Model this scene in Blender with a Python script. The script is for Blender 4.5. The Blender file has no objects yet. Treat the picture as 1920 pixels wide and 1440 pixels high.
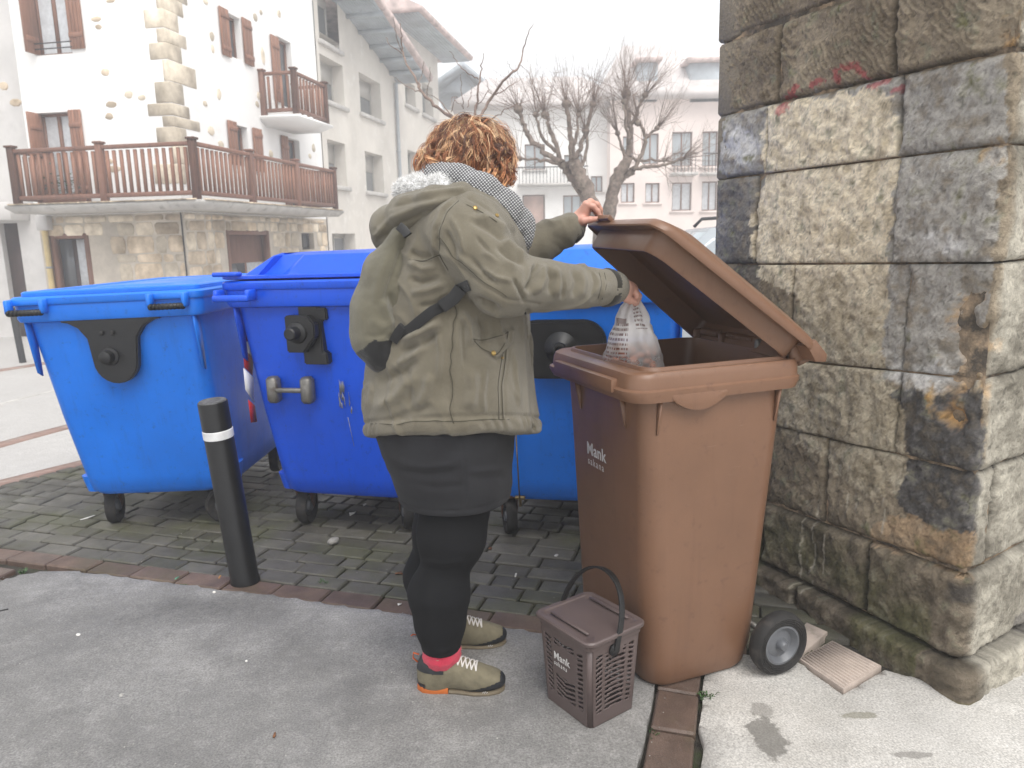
import bpy, bmesh, math, random
import numpy as np
from mathutils import Vector, Matrix, Quaternion
random.seed(7); np.random.seed(7)
SC = bpy.context.scene
COL = SC.collection
rad = math.radians

# ------------------------------------------------------------------ camera
CF, CP, CR, CH = 1420.0, 0.1902, -0.021, 1.42       # focal (px of 1920), pitch, roll, eye height
cam_d = bpy.data.cameras.new('camera'); cam = bpy.data.objects.new('camera', cam_d); COL.objects.link(cam)
cam_d.sensor_width = 36.0; cam_d.lens = CF/1920*36.0; cam_d.clip_start = 0.05; cam_d.clip_end = 1000
cam.matrix_world = Matrix.Translation((0, 0, CH)) @ Matrix.Rotation(math.pi/2-CP, 4, 'X') @ Matrix.Rotation(CR, 4, 'Z')
SC.camera = cam
cam_d.dof.use_dof = True; cam_d.dof.focus_distance = 2.45; cam_d.dof.aperture_fstop = 5.6

# ------------------------------------------------------------------ world: bright fog-bound overcast
W = bpy.data.worlds.new('World'); SC.world = W; W.use_nodes = True
wn = W.node_tree; wn.nodes.clear()
sky = wn.nodes.new('ShaderNodeTexSky'); sky.sky_type = 'NISHITA'; sky.sun_disc = False
sky.sun_elevation = rad(56); sky.sun_rotation = rad(156); sky.air_density = 1.0; sky.dust_density = 4.0; sky.ozone_density = 1.0
hsv = wn.nodes.new('ShaderNodeHueSaturation'); hsv.inputs['Saturation'].default_value = 0.12
veil = wn.nodes.new('ShaderNodeMix'); veil.data_type = 'RGBA'; veil.inputs[0].default_value = 0.72
veil.inputs[7].default_value = (10.2, 10.35, 10.6, 1)          # an even overcast layer over the clear sky
bg = wn.nodes.new('ShaderNodeBackground'); bg.inputs['Strength'].default_value = 0.078
wo = wn.nodes.new('ShaderNodeOutputWorld')
wn.links.new(sky.outputs[0], hsv.inputs['Color']); wn.links.new(hsv.outputs[0], veil.inputs[6])
wn.links.new(veil.outputs[2], bg.inputs['Color']); wn.links.new(bg.outputs[0], wo.inputs['Surface'])

sun_d = bpy.data.lights.new('sun', 'SUN'); sun = bpy.data.objects.new('sun', sun_d); COL.objects.link(sun)
sun_d.energy = 1.5; sun_d.angle = rad(42); sun_d.color = (1.0, 0.97, 0.93)
# the bright part of the fog stands high behind the camera
sdir = Vector((math.sin(rad(156))*math.cos(rad(56)), math.cos(rad(156))*math.cos(rad(56)), math.sin(rad(56))))
sun.rotation_euler = sdir.to_track_quat('Z', 'Y').to_euler()
SC.view_settings.view_transform = 'Standard'; SC.view_settings.look = 'None'
SC.view_settings.exposure = 0.90; SC.view_settings.gamma = 1.0
try: SC.view_settings.use_curve_mapping = False
except Exception: pass
SC.cycles.use_denoising = True
SC.cycles.max_bounces = 7; SC.cycles.diffuse_bounces = 3; SC.cycles.volume_bounces = 1; SC.cycles.transparent_max_bounces = 12
SC.cycles.sample_clamp_indirect = 6

# ------------------------------------------------------------------ picture geometry: turn a photo pixel into a point of the place
def ray(px, py):
    a = px-960; b = py-720
    u = (a*math.cos(CR)+b*math.sin(CR))/CF; v = -(-a*math.sin(CR)+b*math.cos(CR))/CF
    return np.array([u, math.cos(CP)+v*math.sin(CP), -math.sin(CP)+v*math.cos(CP)])
EYE = np.array([0, 0, CH])
def at(px, py, y):
    d = ray(px, py); return EYE+d*(y/d[1])
def onz(px, py, z=0.0):
    d = ray(px, py); return EYE+d*((z-CH)/d[2])
def onplane(px, py, P0, N):
    d = ray(px, py); return EYE+d*(np.dot(np.asarray(P0)-EYE, N)/np.dot(d, N))
def proj(P):
    P = np.asarray(P, float); x = P[..., 0]; y = P[..., 1]; z = P[..., 2]-CH
    f = y*math.cos(CP)-z*math.sin(CP); w = z*math.cos(CP)+y*math.sin(CP)
    u = CF*x/f; v = -CF*w/f
    return np.stack([960+u*math.cos(CR)-v*math.sin(CR), 720+u*math.sin(CR)+v*math.cos(CR)], -1)

# ------------------------------------------------------------------ objects
def tag(o, label=None, cat=None, group=None, kind=None):
    if label: o['label'] = label
    if cat: o['category'] = cat
    if group: o['group'] = group
    if kind: o['kind'] = kind
    return o
WM = {}
def wm(o): return WM.get(o.name, Matrix.Identity(4)) if o is not None else Matrix.Identity(4)
def thing(name, label, cat, loc=(0, 0, 0), rot=(0, 0, 0), group=None):
    o = bpy.data.objects.new(name, None); COL.objects.link(o); o.empty_display_size = 0.2
    o.location = loc; o.rotation_euler = rot
    WM[o.name] = Matrix.Translation(loc) @ Matrix.Rotation(rot[2], 4, 'Z') @ Matrix.Rotation(rot[1], 4, 'Y') @ Matrix.Rotation(rot[0], 4, 'X')
    return tag(o, label, cat, group)
def mesh_np(name, V, F, smooth=True):
    """V (n,3); F list of index tuples, or an (m,k) array"""
    me = bpy.data.meshes.new(name)
    V = np.asarray(V, np.float32)
    me.vertices.add(len(V)); me.vertices.foreach_set('co', V.ravel())
    if isinstance(F, np.ndarray):
        m, k = F.shape; li = F.ravel().astype(np.int32); ls = np.arange(m, dtype=np.int32)*k
    else:
        li = np.fromiter((i for f in F for i in f), np.int32); n = np.array([len(f) for f in F], np.int32)
        ls = np.concatenate([[0], np.cumsum(n)[:-1]]).astype(np.int32); m = len(F)
    me.loops.add(len(li)); me.loops.foreach_set('vertex_index', li)
    me.polygons.add(m); me.polygons.foreach_set('loop_start', ls)
    me.update(calc_edges=True); me.validate()
    if smooth: me.polygons.foreach_set('use_smooth', np.ones(len(me.polygons), bool))
    return me
def link(name, me, mat, parent=None, world=True):
    """link a mesh; with a parent, world coordinates are turned into the parent's"""
    o = bpy.data.objects.new(name, me); COL.objects.link(o)
    if mat is not None and not me.materials:
        for m in (mat if isinstance(mat, (list, tuple)) else [mat]): me.materials.append(m)
    if parent is not None:
        o.parent = parent
        if world: me.transform(wm(parent).inverted())
        WM[o.name] = wm(parent)
    return o
def obj(name, V, F, mat, parent=None, smooth=True, world=True, colors=None):
    me = mesh_np(name, V, F, smooth)
    if colors is not None: set_col(me, colors)
    return link(name, me, mat, parent, world)
def set_col(me, C, name='tint'):
    a = me.color_attributes.new(name, 'FLOAT_COLOR', 'POINT')
    C = np.asarray(C, np.float32)
    if C.shape[1] == 3: C = np.concatenate([C, np.ones((len(C), 1), np.float32)], 1)
    a.data.foreach_set('color', C.ravel())
def copy_thing(root, loc, rotz=None, label=None):
    r = root.copy(); COL.objects.link(r); r.location = loc
    if rotz is not None: r.rotation_euler[2] = rotz
    if label: r['label'] = label
    for ch in root.children:
        c = ch.copy(); COL.objects.link(c); c.parent = r
        for g in ch.children:
            d = g.copy(); COL.objects.link(d); d.parent = c
    return r

# ------------------------------------------------------------------ mesh builder (joined simple shapes -> one mesh)
class MB:
    def __init__(s): s.V = []; s.F = []; s.n = 0
    def add(s, V, F):
        V = np.asarray(V, float); s.V.append(V); s.F += [tuple(int(i)+s.n for i in f) for f in F]; s.n += len(V); return s
    def box(s, c, d, M=None, bev=0.0):
        """bevelled box: centre c, size d"""
        hx, hy, hz = [a/2 for a in d]
        if bev <= 0:
            V = [(x, y, z) for x in (-hx, hx) for y in (-hy, hy) for z in (-hz, hz)]
            F = [(0, 1, 3, 2), (4, 6, 7, 5), (0, 4, 5, 1), (2, 3, 7, 6), (0, 2, 6, 4), (1, 5, 7, 3)]
        else:
            b = min(bev, hx*.9, hy*.9, hz*.9); V = []; idx = {}
            for sx in (-1, 1):
                for sy in (-1, 1):
                    for sz in (-1, 1):
                        for ax in range(3):
                            p = [sx*(hx-b), sy*(hy-b), sz*(hz-b)]; p[ax] = (sx*hx, sy*hy, sz*hz)[ax]
                            idx[sx, sy, sz, ax] = len(V); V.append(p)
            F = []
            for ax in range(3):
                o1, o2 = [(1, 2), (2, 0), (0, 1)][ax]
                for sg in (-1, 1):
                    q = []
                    for a, e in ((-1, -1), (1, -1), (1, 1), (-1, 1)):
                        k = [0, 0, 0]; k[ax] = sg; k[o1] = a; k[o2] = e; q.append(idx[k[0], k[1], k[2], ax])
                    F.append(q if sg > 0 else q[::-1])
                # edges along ax
                for a in (-1, 1):
                    for e in (-1, 1):
                        k0 = [0, 0, 0]; k0[o1] = a; k0[o2] = e; k1 = list(k0); k0[ax] = -1; k1[ax] = 1
                        q = [idx[(*k0, o1)], idx[(*k1, o1)], idx[(*k1, o2)], idx[(*k0, o2)]]
                        F.append(q if a*e < 0 else q[::-1])
            for sx in (-1, 1):
                for sy in (-1, 1):
                    for sz in (-1, 1):
                        q = [idx[sx, sy, sz, k] for k in range(3)]; F.append(q if sx*sy*sz > 0 else q[::-1])
        V = np.array(V, float)
        if M is not None: V = V @ np.array(M.to_3x3()).T
        return s.add(V+np.asarray(c, float), F)
    def tube(s, pts, r, n=8, caps=True, flat=1.0):
        P = np.array(pts, float); m = len(P); r = np.broadcast_to(np.asarray(r, float), (m,))
        T = np.gradient(P, axis=0); T /= np.linalg.norm(T, axis=1)[:, None]+1e-12
        up = np.array([0, 0, 1.]) if abs(T[0][2]) < .9 else np.array([1., 0, 0])
        V = []
        for i in range(m):
            a = np.cross(up, T[i]); a /= np.linalg.norm(a)+1e-12; b = np.cross(T[i], a); up = b
            for k in range(n):
                t = 2*math.pi*k/n; V.append(P[i]+r[i]*(math.cos(t)*a+math.sin(t)*b*flat))
        F = [(i*n+k, i*n+(k+1) % n, (i+1)*n+(k+1) % n, (i+1)*n+k) for i in range(m-1) for k in range(n)]
        if caps: F += [tuple(range(n))[::-1], tuple((m-1)*n+k for k in range(n))]
        return s.add(V, F)
    def lathe(s, prof, c, axis='Z', n=24, M=None, caps=True):
        """prof: list of (r, h)"""
        V = []; m = len(prof)
        for r, h in prof:
            for k in range(n):
                t = 2*math.pi*k/n; V.append((r*math.cos(t), r*math.sin(t), h))
        V = np.array(V)
        if axis == 'X': V = V[:, [2, 0, 1]]
        if axis == 'Y': V = V[:, [1, 2, 0]]
        if M is not None: V = V @ np.array(M.to_3x3()).T
        F = [(i*n+k, i*n+(k+1) % n, (i+1)*n+(k+1) % n, (i+1)*n+k) for i in range(m-1) for k in range(n)]
        if caps: F += [tuple(range(n))[::-1], tuple((m-1)*n+k for k in range(n))]
        return s.add(V+np.asarray(c, float), F)
    def prism(s, poly, ext, P0, U, Vv, N):
        """polygon in plane (U,Vv) at P0 extruded ext along N"""
        P0, U, Vv, N = [np.asarray(a, float) for a in (P0, U, Vv, N)]
        n = len(poly); A = np.array([P0+a*U+b*Vv for a, b in poly]); B = A+ext*N
        F = [tuple(range(n)), tuple(range(2*n-1, n-1, -1))]+[(i, n+i, n+(i+1) % n, (i+1) % n) for i in range(n)]
        return s.add(np.concatenate([A, B]), [f[::-1] for f in F])
    def loft(s, rings, cap0=True, cap1=True):
        n = len(rings[0]); V = np.concatenate([np.asarray(r, float) for r in rings]); m = len(rings)
        F = [(i*n+k, i*n+(k+1) % n, (i+1)*n+(k+1) % n, (i+1)*n+k) for i in range(m-1) for k in range(n)]
        if cap0: F.append(tuple(range(n))[::-1])
        if cap1: F.append(tuple((m-1)*n+k for k in range(n)))
        return s.add(V, F)
    def arrays(s): return np.concatenate(s.V), s.F
    def build(s, name, mat, parent=None, smooth=False, world=True, bevel=0, fixn=True):
        V, F = s.arrays(); me = mesh_np(name, V, F, smooth)
        if fixn or bevel:
            bm = bmesh.new(); bm.from_mesh(me)
            if fixn: bmesh.ops.recalc_face_normals(bm, faces=bm.faces)
            if bevel: bmesh.ops.bevel(bm, geom=[e for e in bm.edges if len(e.link_faces) == 2 and e.calc_face_angle(0) > .5], offset=bevel, segments=2, affect='EDGES', profile=.6)
            bm.to_mesh(me); bm.free()
            if smooth: me.polygons.foreach_set('use_smooth', np.ones(len(me.polygons), bool))
        o = link(name, me, mat, parent, world)
        if smooth == 'auto' or bevel: auto_smooth(me)
        return o
def auto_smooth(me, ang=0.7):
    me.polygons.foreach_set('use_smooth', np.ones(len(me.polygons), bool))
    try: me.set_sharp_from_angle(angle=ang)
    except Exception: pass
def rrect(x0, x1, y0, y1, r, k=5):
    """rounded rectangle outline, counter-clockwise; r a radius or four"""
    R = [r]*4 if not isinstance(r, (list, tuple)) else r
    out = []
    for (cx, cy, a0), q in zip(((x1, y0, -90), (x1, y1, 0), (x0, y1, 90), (x0, y0, 180)), R):
        sx = -1 if cx == x1 else 1; sy = -1 if cy == y1 else 1
        for i in range(k+1):
            a = rad(a0+90*i/k); out.append((cx+sx*q+q*math.cos(a), cy+sy*q+q*math.sin(a)))
    return out

# ------------------------------------------------------------------ numpy value noise
_PT = np.random.RandomState(3).rand(64, 64, 64).astype(np.float32)
def vnoise(P, s=1.0, seed=0):
    P = np.asarray(P, np.float32)*s+seed*17.31
    i = np.floor(P).astype(int); f = P-i; f = f*f*(3-2*f); i &= 63; j = (i+1) & 63
    g = lambda a, b, c: _PT[a, b, c]
    x0, y0, z0 = i[..., 0], i[..., 1], i[..., 2]; x1, y1, z1 = j[..., 0], j[..., 1], j[..., 2]; fx, fy, fz = f[..., 0], f[..., 1], f[..., 2]
    a = g(x0, y0, z0)*(1-fx)+g(x1, y0, z0)*fx; b = g(x0, y1, z0)*(1-fx)+g(x1, y1, z0)*fx
    c = g(x0, y0, z1)*(1-fx)+g(x1, y0, z1)*fx; d = g(x0, y1, z1)*(1-fx)+g(x1, y1, z1)*fx
    return ((a*(1-fy)+b*fy)*(1-fz)+(c*(1-fy)+d*fy)*fz)*2-1
def fbm(P, s=1.0, o=4, seed=0, g=.5):
    r = 0; a = 1
    for k in range(o): r = r+a*vnoise(P, s*2**k, seed+k); a *= g
    return r
def in_poly(x, y, poly):
    c = np.zeros(x.shape, bool); n = len(poly)
    for i in range(n):
        x0, y0 = poly[i]; x1, y1 = poly[(i+1) % n]
        if y0 == y1: continue
        c ^= ((y0 > y) != (y1 > y)) & (x < (x1-x0)*(y-y0)/(y1-y0)+x0)
    return c
def dist_polyline(Q, L):
    """distance of 2D points to a polyline, and running parameter"""
    best = np.full(len(Q), 1e9); tt = np.zeros(len(Q)); n = len(L)-1
    for i in range(n):
        a = np.array(L[i], float); b = np.array(L[i+1], float); ab = b-a
        t = np.clip(((Q-a)@ab)/(ab@ab), 0, 1); d = np.linalg.norm(Q-(a+t[:, None]*ab), axis=1)
        m = d < best; best[m] = d[m]; tt[m] = (i+t[m])/n
    return best, tt

# ------------------------------------------------------------------ signed distance shapes and a sparse surface-net mesher
f32 = np.float32
def sd_cone(P, a, b, r1, r2):
    a = np.asarray(a, f32); ab = np.asarray(b, f32)-a
    t = np.clip(((P-a)@ab)/(ab@ab), 0, 1)
    return np.linalg.norm(P-(a+t[..., None]*ab), axis=-1)-(r1+(r2-r1)*t)
def sd_chain(P, pts, r, k=0.0):
    d = None
    for i in range(len(pts)-1):
        e = sd_cone(P, pts[i], pts[i+1], r[i], r[i+1]); d = e if d is None else (smin(d, e, k) if k else np.minimum(d, e))
    return d
def sd_ell(P, c, r, R=None):
    Q = P-np.asarray(c, f32)
    if R is not None: Q = Q@np.asarray(R, f32)
    r = np.asarray(r, f32); k0 = np.linalg.norm(Q/r, axis=-1); k1 = np.linalg.norm(Q/(r*r), axis=-1)
    return k0*(k0-1)/(k1+1e-9)
def sd_loft(P, z, cx, cy, ax, ay, p=2.0):
    """stack of superellipse sections over z (ascending)"""
    Z = P[..., 2]; I = lambda a: np.interp(Z, z, a).astype(f32)
    CX, CY, AX, AY = I(cx), I(cy), I(ax), I(ay)
    q = (np.abs((P[..., 0]-CX)/AX)**p+np.abs((P[..., 1]-CY)/AY)**p)**(1/p)
    d = (q-1)*np.minimum(AX, AY)
    dz = np.maximum(z[0]-Z, Z-z[-1])
    return np.where(dz > 0, np.sqrt(np.maximum(d, 0)**2+dz**2)*np.where(d > 0, 1, 1), np.maximum(d, dz))
def near_to(P, c, R): return float(np.min(np.sum((P-np.asarray(c, f32))**2, -1))) < R*R
def smin(a, b, k):
    h = np.clip(.5+.5*(b-a)/k, 0, 1); return b+(a-b)*h-k*h*(1-h)
def smax(a, b, k): return -smin(-a, -b, k)
def net(f, lo, hi, h, bs=22, slack=1.6):
    lo = np.array(lo, float); hi = np.array(hi, float); n = np.ceil((hi-lo)/h).astype(int)+1
    NX, NY, NZ = (n+4).tolist()
    ids = []; pos = []; edges = []
    nb = np.ceil(n/bs).astype(int)
    g = np.stack(np.meshgrid(*[np.arange(k) for k in nb], indexing='ij'), -1).reshape(-1, 3)
    cen = (lo+(g*bs+bs/2)*h).astype(f32); dc = f(cen); R = bs*h*math.sqrt(3)/2*slack+h
    cidx = lambda I, J, K: (I*NY+J)*NZ+K
    for b in g[np.abs(dc) < R]:
        o = b*bs
        ax = [np.arange(o[k]-1, o[k]+bs+2) for k in range(3)]
        G = np.stack(np.meshgrid(*ax, indexing='ij'), -1); P = (lo+G*h).astype(f32)
        D = f(P.reshape(-1, 3)).reshape(P.shape[:3]); S = D < 0
        if S.all() or not S.any(): continue
        # owned cells: local 1..bs
        c = np.stack([S[i:i+bs+1, j:j+bs+1, k:k+bs+1] for i in (0, 1) for j in (0, 1) for k in (0, 1)])
        # cells local 0..bs ; own only those >=1 (global o..o+bs-1), block 0 also owns -1
        m = c.any(0) & ~c.all(0)
        own = np.ones(m.shape, bool)
        for k in range(3):
            if o[k] > 0:
                sl = [slice(None)]*3; sl[k] = slice(0, 1); own[tuple(sl)] = False
        m &= own
        q = np.argwhere(m)
        if len(q):
            num = np.zeros((len(q), 3)); cnt = np.zeros(len(q))
            corner = lambda a: (q[:, 0]+a[0], q[:, 1]+a[1], q[:, 2]+a[2])
            for a in ((0, 0, 0), (1, 0, 0), (0, 1, 0), (0, 0, 1), (1, 1, 0), (1, 0, 1), (0, 1, 1), (1, 1, 1)):
                for k in range(3):
                    if a[k] == 0:
                        b2 = list(a); b2[k] = 1
                        d0 = D[corner(a)]; d1 = D[corner(b2)]; s = (d0 < 0) != (d1 < 0)
                        t = np.where(s, d0/(d0-d1+1e-20), 0)
                        p = np.zeros((len(q), 3)); p[:] = a; p[:, k] = t
                        num[s] += p[s]; cnt[s] += 1
            pos.append(lo+(q+o-1+num/cnt[:, None])*h); G2 = q+o
            ids.append(cidx(G2[:, 0], G2[:, 1], G2[:, 2]))
        for k in range(3):
            sl0 = [slice(1, bs+1)]*3; sl1 = list(sl0); sl1[k] = slice(2, bs+2)
            s0 = S[tuple(sl0)]; s1 = S[tuple(sl1)]; e = np.argwhere(s0 != s1)
            if not len(e): continue
            fl = s0[tuple(e.T)]; E = e+o+1                       # corner index +1 ; cell id of corner cell uses +1 shift
            u, v = [(1, 2), (2, 0), (0, 1)][k]
            quad = []
            for du, dv in ((-1, -1), (0, -1), (0, 0), (-1, 0)):
                X = E.copy(); X[:, u] += du; X[:, v] += dv; quad.append(cidx(X[:, 0], X[:, 1], X[:, 2]))
            qd = np.stack(quad, 1); qd[~fl] = qd[~fl][:, ::-1]; edges.append(qd)
    ids = np.concatenate(ids); pos = np.concatenate(pos); qd = np.concatenate(edges)
    od = np.argsort(ids); ids = ids[od]; pos = pos[od]
    ix = np.searchsorted(ids, qd); ix = np.clip(ix, 0, len(ids)-1)
    ok = (ids[ix] == qd).all(1)
    return pos, ix[ok].astype(np.int32)
def vnormals(V, F):
    d1 = V[F[:, 2]]-V[F[:, 0]]; d2 = V[F[:, 3]]-V[F[:, 1]]; n = np.cross(d1, d2)
    N = np.zeros_like(V)
    for k in range(4): np.add.at(N, F[:, k], n)
    return N/(np.linalg.norm(N, axis=1)[:, None]+1e-12)
def relax(V, F, it=1, a=.5):
    for _ in range(it):
        S = np.zeros_like(V); C = np.zeros(len(V))
        for k in range(4):
            i = F[:, k]; j = F[:, (k+1) % 4]
            np.add.at(S, i, V[j]); np.add.at(S, j, V[i]); np.add.at(C, i, 1); np.add.at(C, j, 1)
        V = V+a*(S/np.maximum(C, 1)[:, None]-V)
    return V
def folds(V, N, lines, side=None):
    """raise (h>0) or sink (h<0) folds along polylines given in picture coordinates; each (points, width_px, height_m[, skew])"""
    Q = proj(V); view = EYE-V; view /= np.linalg.norm(view, axis=1)[:, None]
    face = np.clip((N*view).sum(1)*2, 0, 1)
    if side is not None: face = face*side
    off = np.zeros(len(V))
    for L in lines:
        pts, w, hgt = L[0], L[1], L[2]
        lo = np.min(pts, 0)-3*w; hi = np.max(pts, 0)+3*w
        m = np.where(((Q > lo) & (Q < hi)).all(1) & (face > 0))[0]
        if not len(m): continue
        d, t = dist_polyline(Q[m], pts)
        env = np.clip(np.minimum(t, 1-t)*5, 0, 1) if len(L) < 4 else 1.0
        off[m] += hgt*np.exp(-(d/w)**2)*env*face[m]
    return V+N*off[:, None]
# ------------------------------------------------------------------ materials
NEAR_K = .80            # most close-by surfaces are a little darker than their first guess
KS = {'worn_pavement_concrete': 1.12, 'grey_green_paver': 1.15, 'red_brown_paver': 1.1, 'pillar_stone': 1.5, 'crumbling_mortar': 1.2, 'tile_concrete': 1.2, 'blue_plastic': 1.0, 'deep_blue_plastic': 1.0, 'brown_plastic': 1.0, 'olive_cotton': .98, 'olive_pack_fabric': .98, 'curly_hair': 1.5, 'crimson_sock': 1.1, 'black_leggings': .6, 'charcoal_corduroy': 1.0, 'black_plastic': .6, 'black_bollard_paint': .5, 'rubber': .6, 'grey_waffle_knit': 1.05, 'tree_bark': 2.3, 'twig_bark': 2.1, 'dark_brown_plastic': 1.15, 'grey_plastic': 1.2}  # the two bark gains also carry fog fade in the colour
FAR = {'fog_paled_tile_roof', 'grey_window_glass', 'pale_sandstone', 'yellow_sandstone', 'lime_mortar', 'white_render', 'aged_pale_render', 'grey_white_render', 'balcony_concrete', 'brown_joinery', 'shutter_wood', 'net_curtain', 'window_glass', 'roller_blind', 'weathered_grey_boards', 'fog_paled_red_tile', 'zinc_pipe', 'pink_brick', 'pinkish_render', 'cream_pipe', 'silver_car_paint', 'worn_road', 'pale_road_concrete', 'thin_bag_film', 'white_pile', 'white_band_film', 'white_lettering', 'pale_broomed_concrete', 'skin', 'nail', 'pale_lace', 'white_paper_scrap'}
class NB:
    def __init__(s, name):
        s.m = bpy.data.materials.new(name); s.m.use_nodes = True; s.t = s.m.node_tree; s.t.nodes.clear()
        s.out = s.t.nodes.new('ShaderNodeOutputMaterial'); s.b = s.t.nodes.new('ShaderNodeBsdfPrincipled')
        s.t.links.new(s.b.outputs[0], s.out.inputs[0]); s.pos = None
    def n(s, ty, **kw):
        x = s.t.nodes.new('ShaderNode'+ty)
        for k, v in kw.items(): setattr(x, k, v)
        return x
    def put(s, sock, v):
        if isinstance(v, bpy.types.NodeSocket): s.t.links.new(v, sock)
        elif v is not None:
            if hasattr(sock.default_value, '__len__') and not hasattr(v, '__len__'): v = [v]*len(sock.default_value)
            if hasattr(v, '__len__') and len(v) == 3 and len(sock.default_value) == 4: v = (*v, 1)
            sock.default_value = v
    def P(s):
        if s.pos is None: s.pos = s.n('NewGeometry').outputs['Position']
        return s.pos
    def obj(s): return s.n('TexCoord').outputs['Object']
    def attr(s, name='tint'): return s.n('Attribute', attribute_name=name).outputs['Color']
    def rnd(s): return s.n('ObjectInfo').outputs['Random']
    def noise(s, scale, detail=3, rough=.55, vec=None, dist=0.0, stretch=None):
        x = s.n('TexNoise'); v = vec if vec is not None else s.P()
        if stretch is not None:
            mp = s.n('Mapping'); s.put(mp.inputs['Vector'], v); mp.inputs['Scale'].default_value = stretch; v = mp.outputs[0]
        s.put(x.inputs['Vector'], v); x.inputs['Scale'].default_value = scale; x.inputs['Detail'].default_value = detail
        x.inputs['Roughness'].default_value = rough; x.inputs['Distortion'].default_value = dist
        return x.outputs['Fac']
    def voro(s, scale, feature='F1', vec=None, rnd=1.0):
        x = s.n('TexVoronoi', feature=feature); s.put(x.inputs['Vector'], vec if vec is not None else s.P())
        x.inputs['Scale'].default_value = scale; x.inputs['Randomness'].default_value = rnd
        return x.outputs['Distance']
    def wave(s, scale, vec=None, dist=0., axis='X', detail=2, dscale=1.):
        x = s.n('TexWave', bands_direction=axis); s.put(x.inputs['Vector'], vec if vec is not None else s.P())
        x.inputs['Scale'].default_value = scale; x.inputs['Distortion'].default_value = dist; x.inputs['Detail'].default_value = detail; x.inputs['Detail Scale'].default_value = dscale
        return x.outputs['Fac']
    def ramp(s, fac, stops, interp='LINEAR'):
        x = s.n('ValToRGB'); x.color_ramp.interpolation = interp; e = x.color_ramp.elements
        while len(e) < len(stops): e.new(.5)
        for i, (p, c) in enumerate(stops):
            e[i].position = p; c = (c, c, c) if not hasattr(c, '__len__') else c; e[i].color = (*c[:3], 1)
        s.put(x.inputs[0], fac); return x.outputs[0]
    def mix(s, fac, a, b, mode='MIX'):
        x = s.n('Mix', data_type='RGBA', blend_type=mode); s.put(x.inputs[0], fac); s.put(x.inputs[6], a); s.put(x.inputs[7], b); return x.outputs[2]
    def math(s, op, a, b=0.0, c=0.0, clamp=False):
        x = s.n('Math', operation=op, use_clamp=clamp); s.put(x.inputs[0], a); s.put(x.inputs[1], b); s.put(x.inputs[2], c); return x.outputs[0]
    def step(s, v, lo, hi):
        x = s.n('MapRange'); s.put(x.inputs[0], v); x.inputs[1].default_value = lo; x.inputs[2].default_value = hi; return x.outputs[0]
    def sep(s, v): return s.n2('SeparateXYZ', v)
    def n2(s, ty, v):
        x = s.n(ty); s.put(x.inputs[0], v); return x.outputs
    def bump(s, h, strength=.3, dist=.01, normal=None):
        x = s.n('Bump'); x.inputs['Strength'].default_value = strength; x.inputs['Distance'].default_value = dist; s.put(x.inputs['Height'], h)
        if normal is not None: s.put(x.inputs['Normal'], normal)
        return x.outputs[0]
    def set(s, **kw):
        nm = {'color': 'Base Color', 'rough': 'Roughness', 'normal': 'Normal', 'metal': 'Metallic', 'spec': 'Specular IOR Level', 'sss': 'Subsurface Weight',
              'trans': 'Transmission Weight', 'alpha': 'Alpha', 'sheen': 'Sheen Weight', 'coat': 'Coat Weight', 'ior': 'IOR'}
        if 'color' in kw and s.m.name not in FAR: kw['color'] = s.mix(1.0, kw['color'], (KS.get(s.m.name, NEAR_K),)*3, 'MULTIPLY')
        for k, v in kw.items(): s.put(s.b.inputs[nm[k]], v)
        return s.m
def plain(name, c, rough=.6, var=.12, scale=6., bump=.15, bscale=80., bdist=.004, metal=0., spots=None, spec=.5, rndv=0.0, c2=None, sheen=0):
    """colour that wanders between darker and lighter, grain bump, optional dirt spots (colour, scale, lo, hi)"""
    b = NB(name); c = np.array(c, float)
    f = b.noise(scale, 5, .6)
    lo = tuple(np.clip(c*(1-var*2), 0, 1)); hi = tuple(np.clip((c if c2 is None else np.array(c2))*(1+var*1.4), 0, 1))
    col = b.ramp(f, [(.25, lo), (.75, hi)])
    if rndv:
        g = b.ramp(b.rnd(), [(0, 1-rndv), (1, 1+rndv)]); col = b.mix(1.0, col, g, 'MULTIPLY')
    if spots:
        for sc, ss, l, h in spots: col = b.mix(b.step(b.noise(ss, 6, .65), l, h), col, sc)
    b.set(color=col, rough=rough, metal=metal, spec=spec)
    if sheen: b.set(sheen=sheen)
    if bump: b.set(normal=b.bump(b.noise(bscale, 4, .6), bump, bdist))
    return b.m

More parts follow.
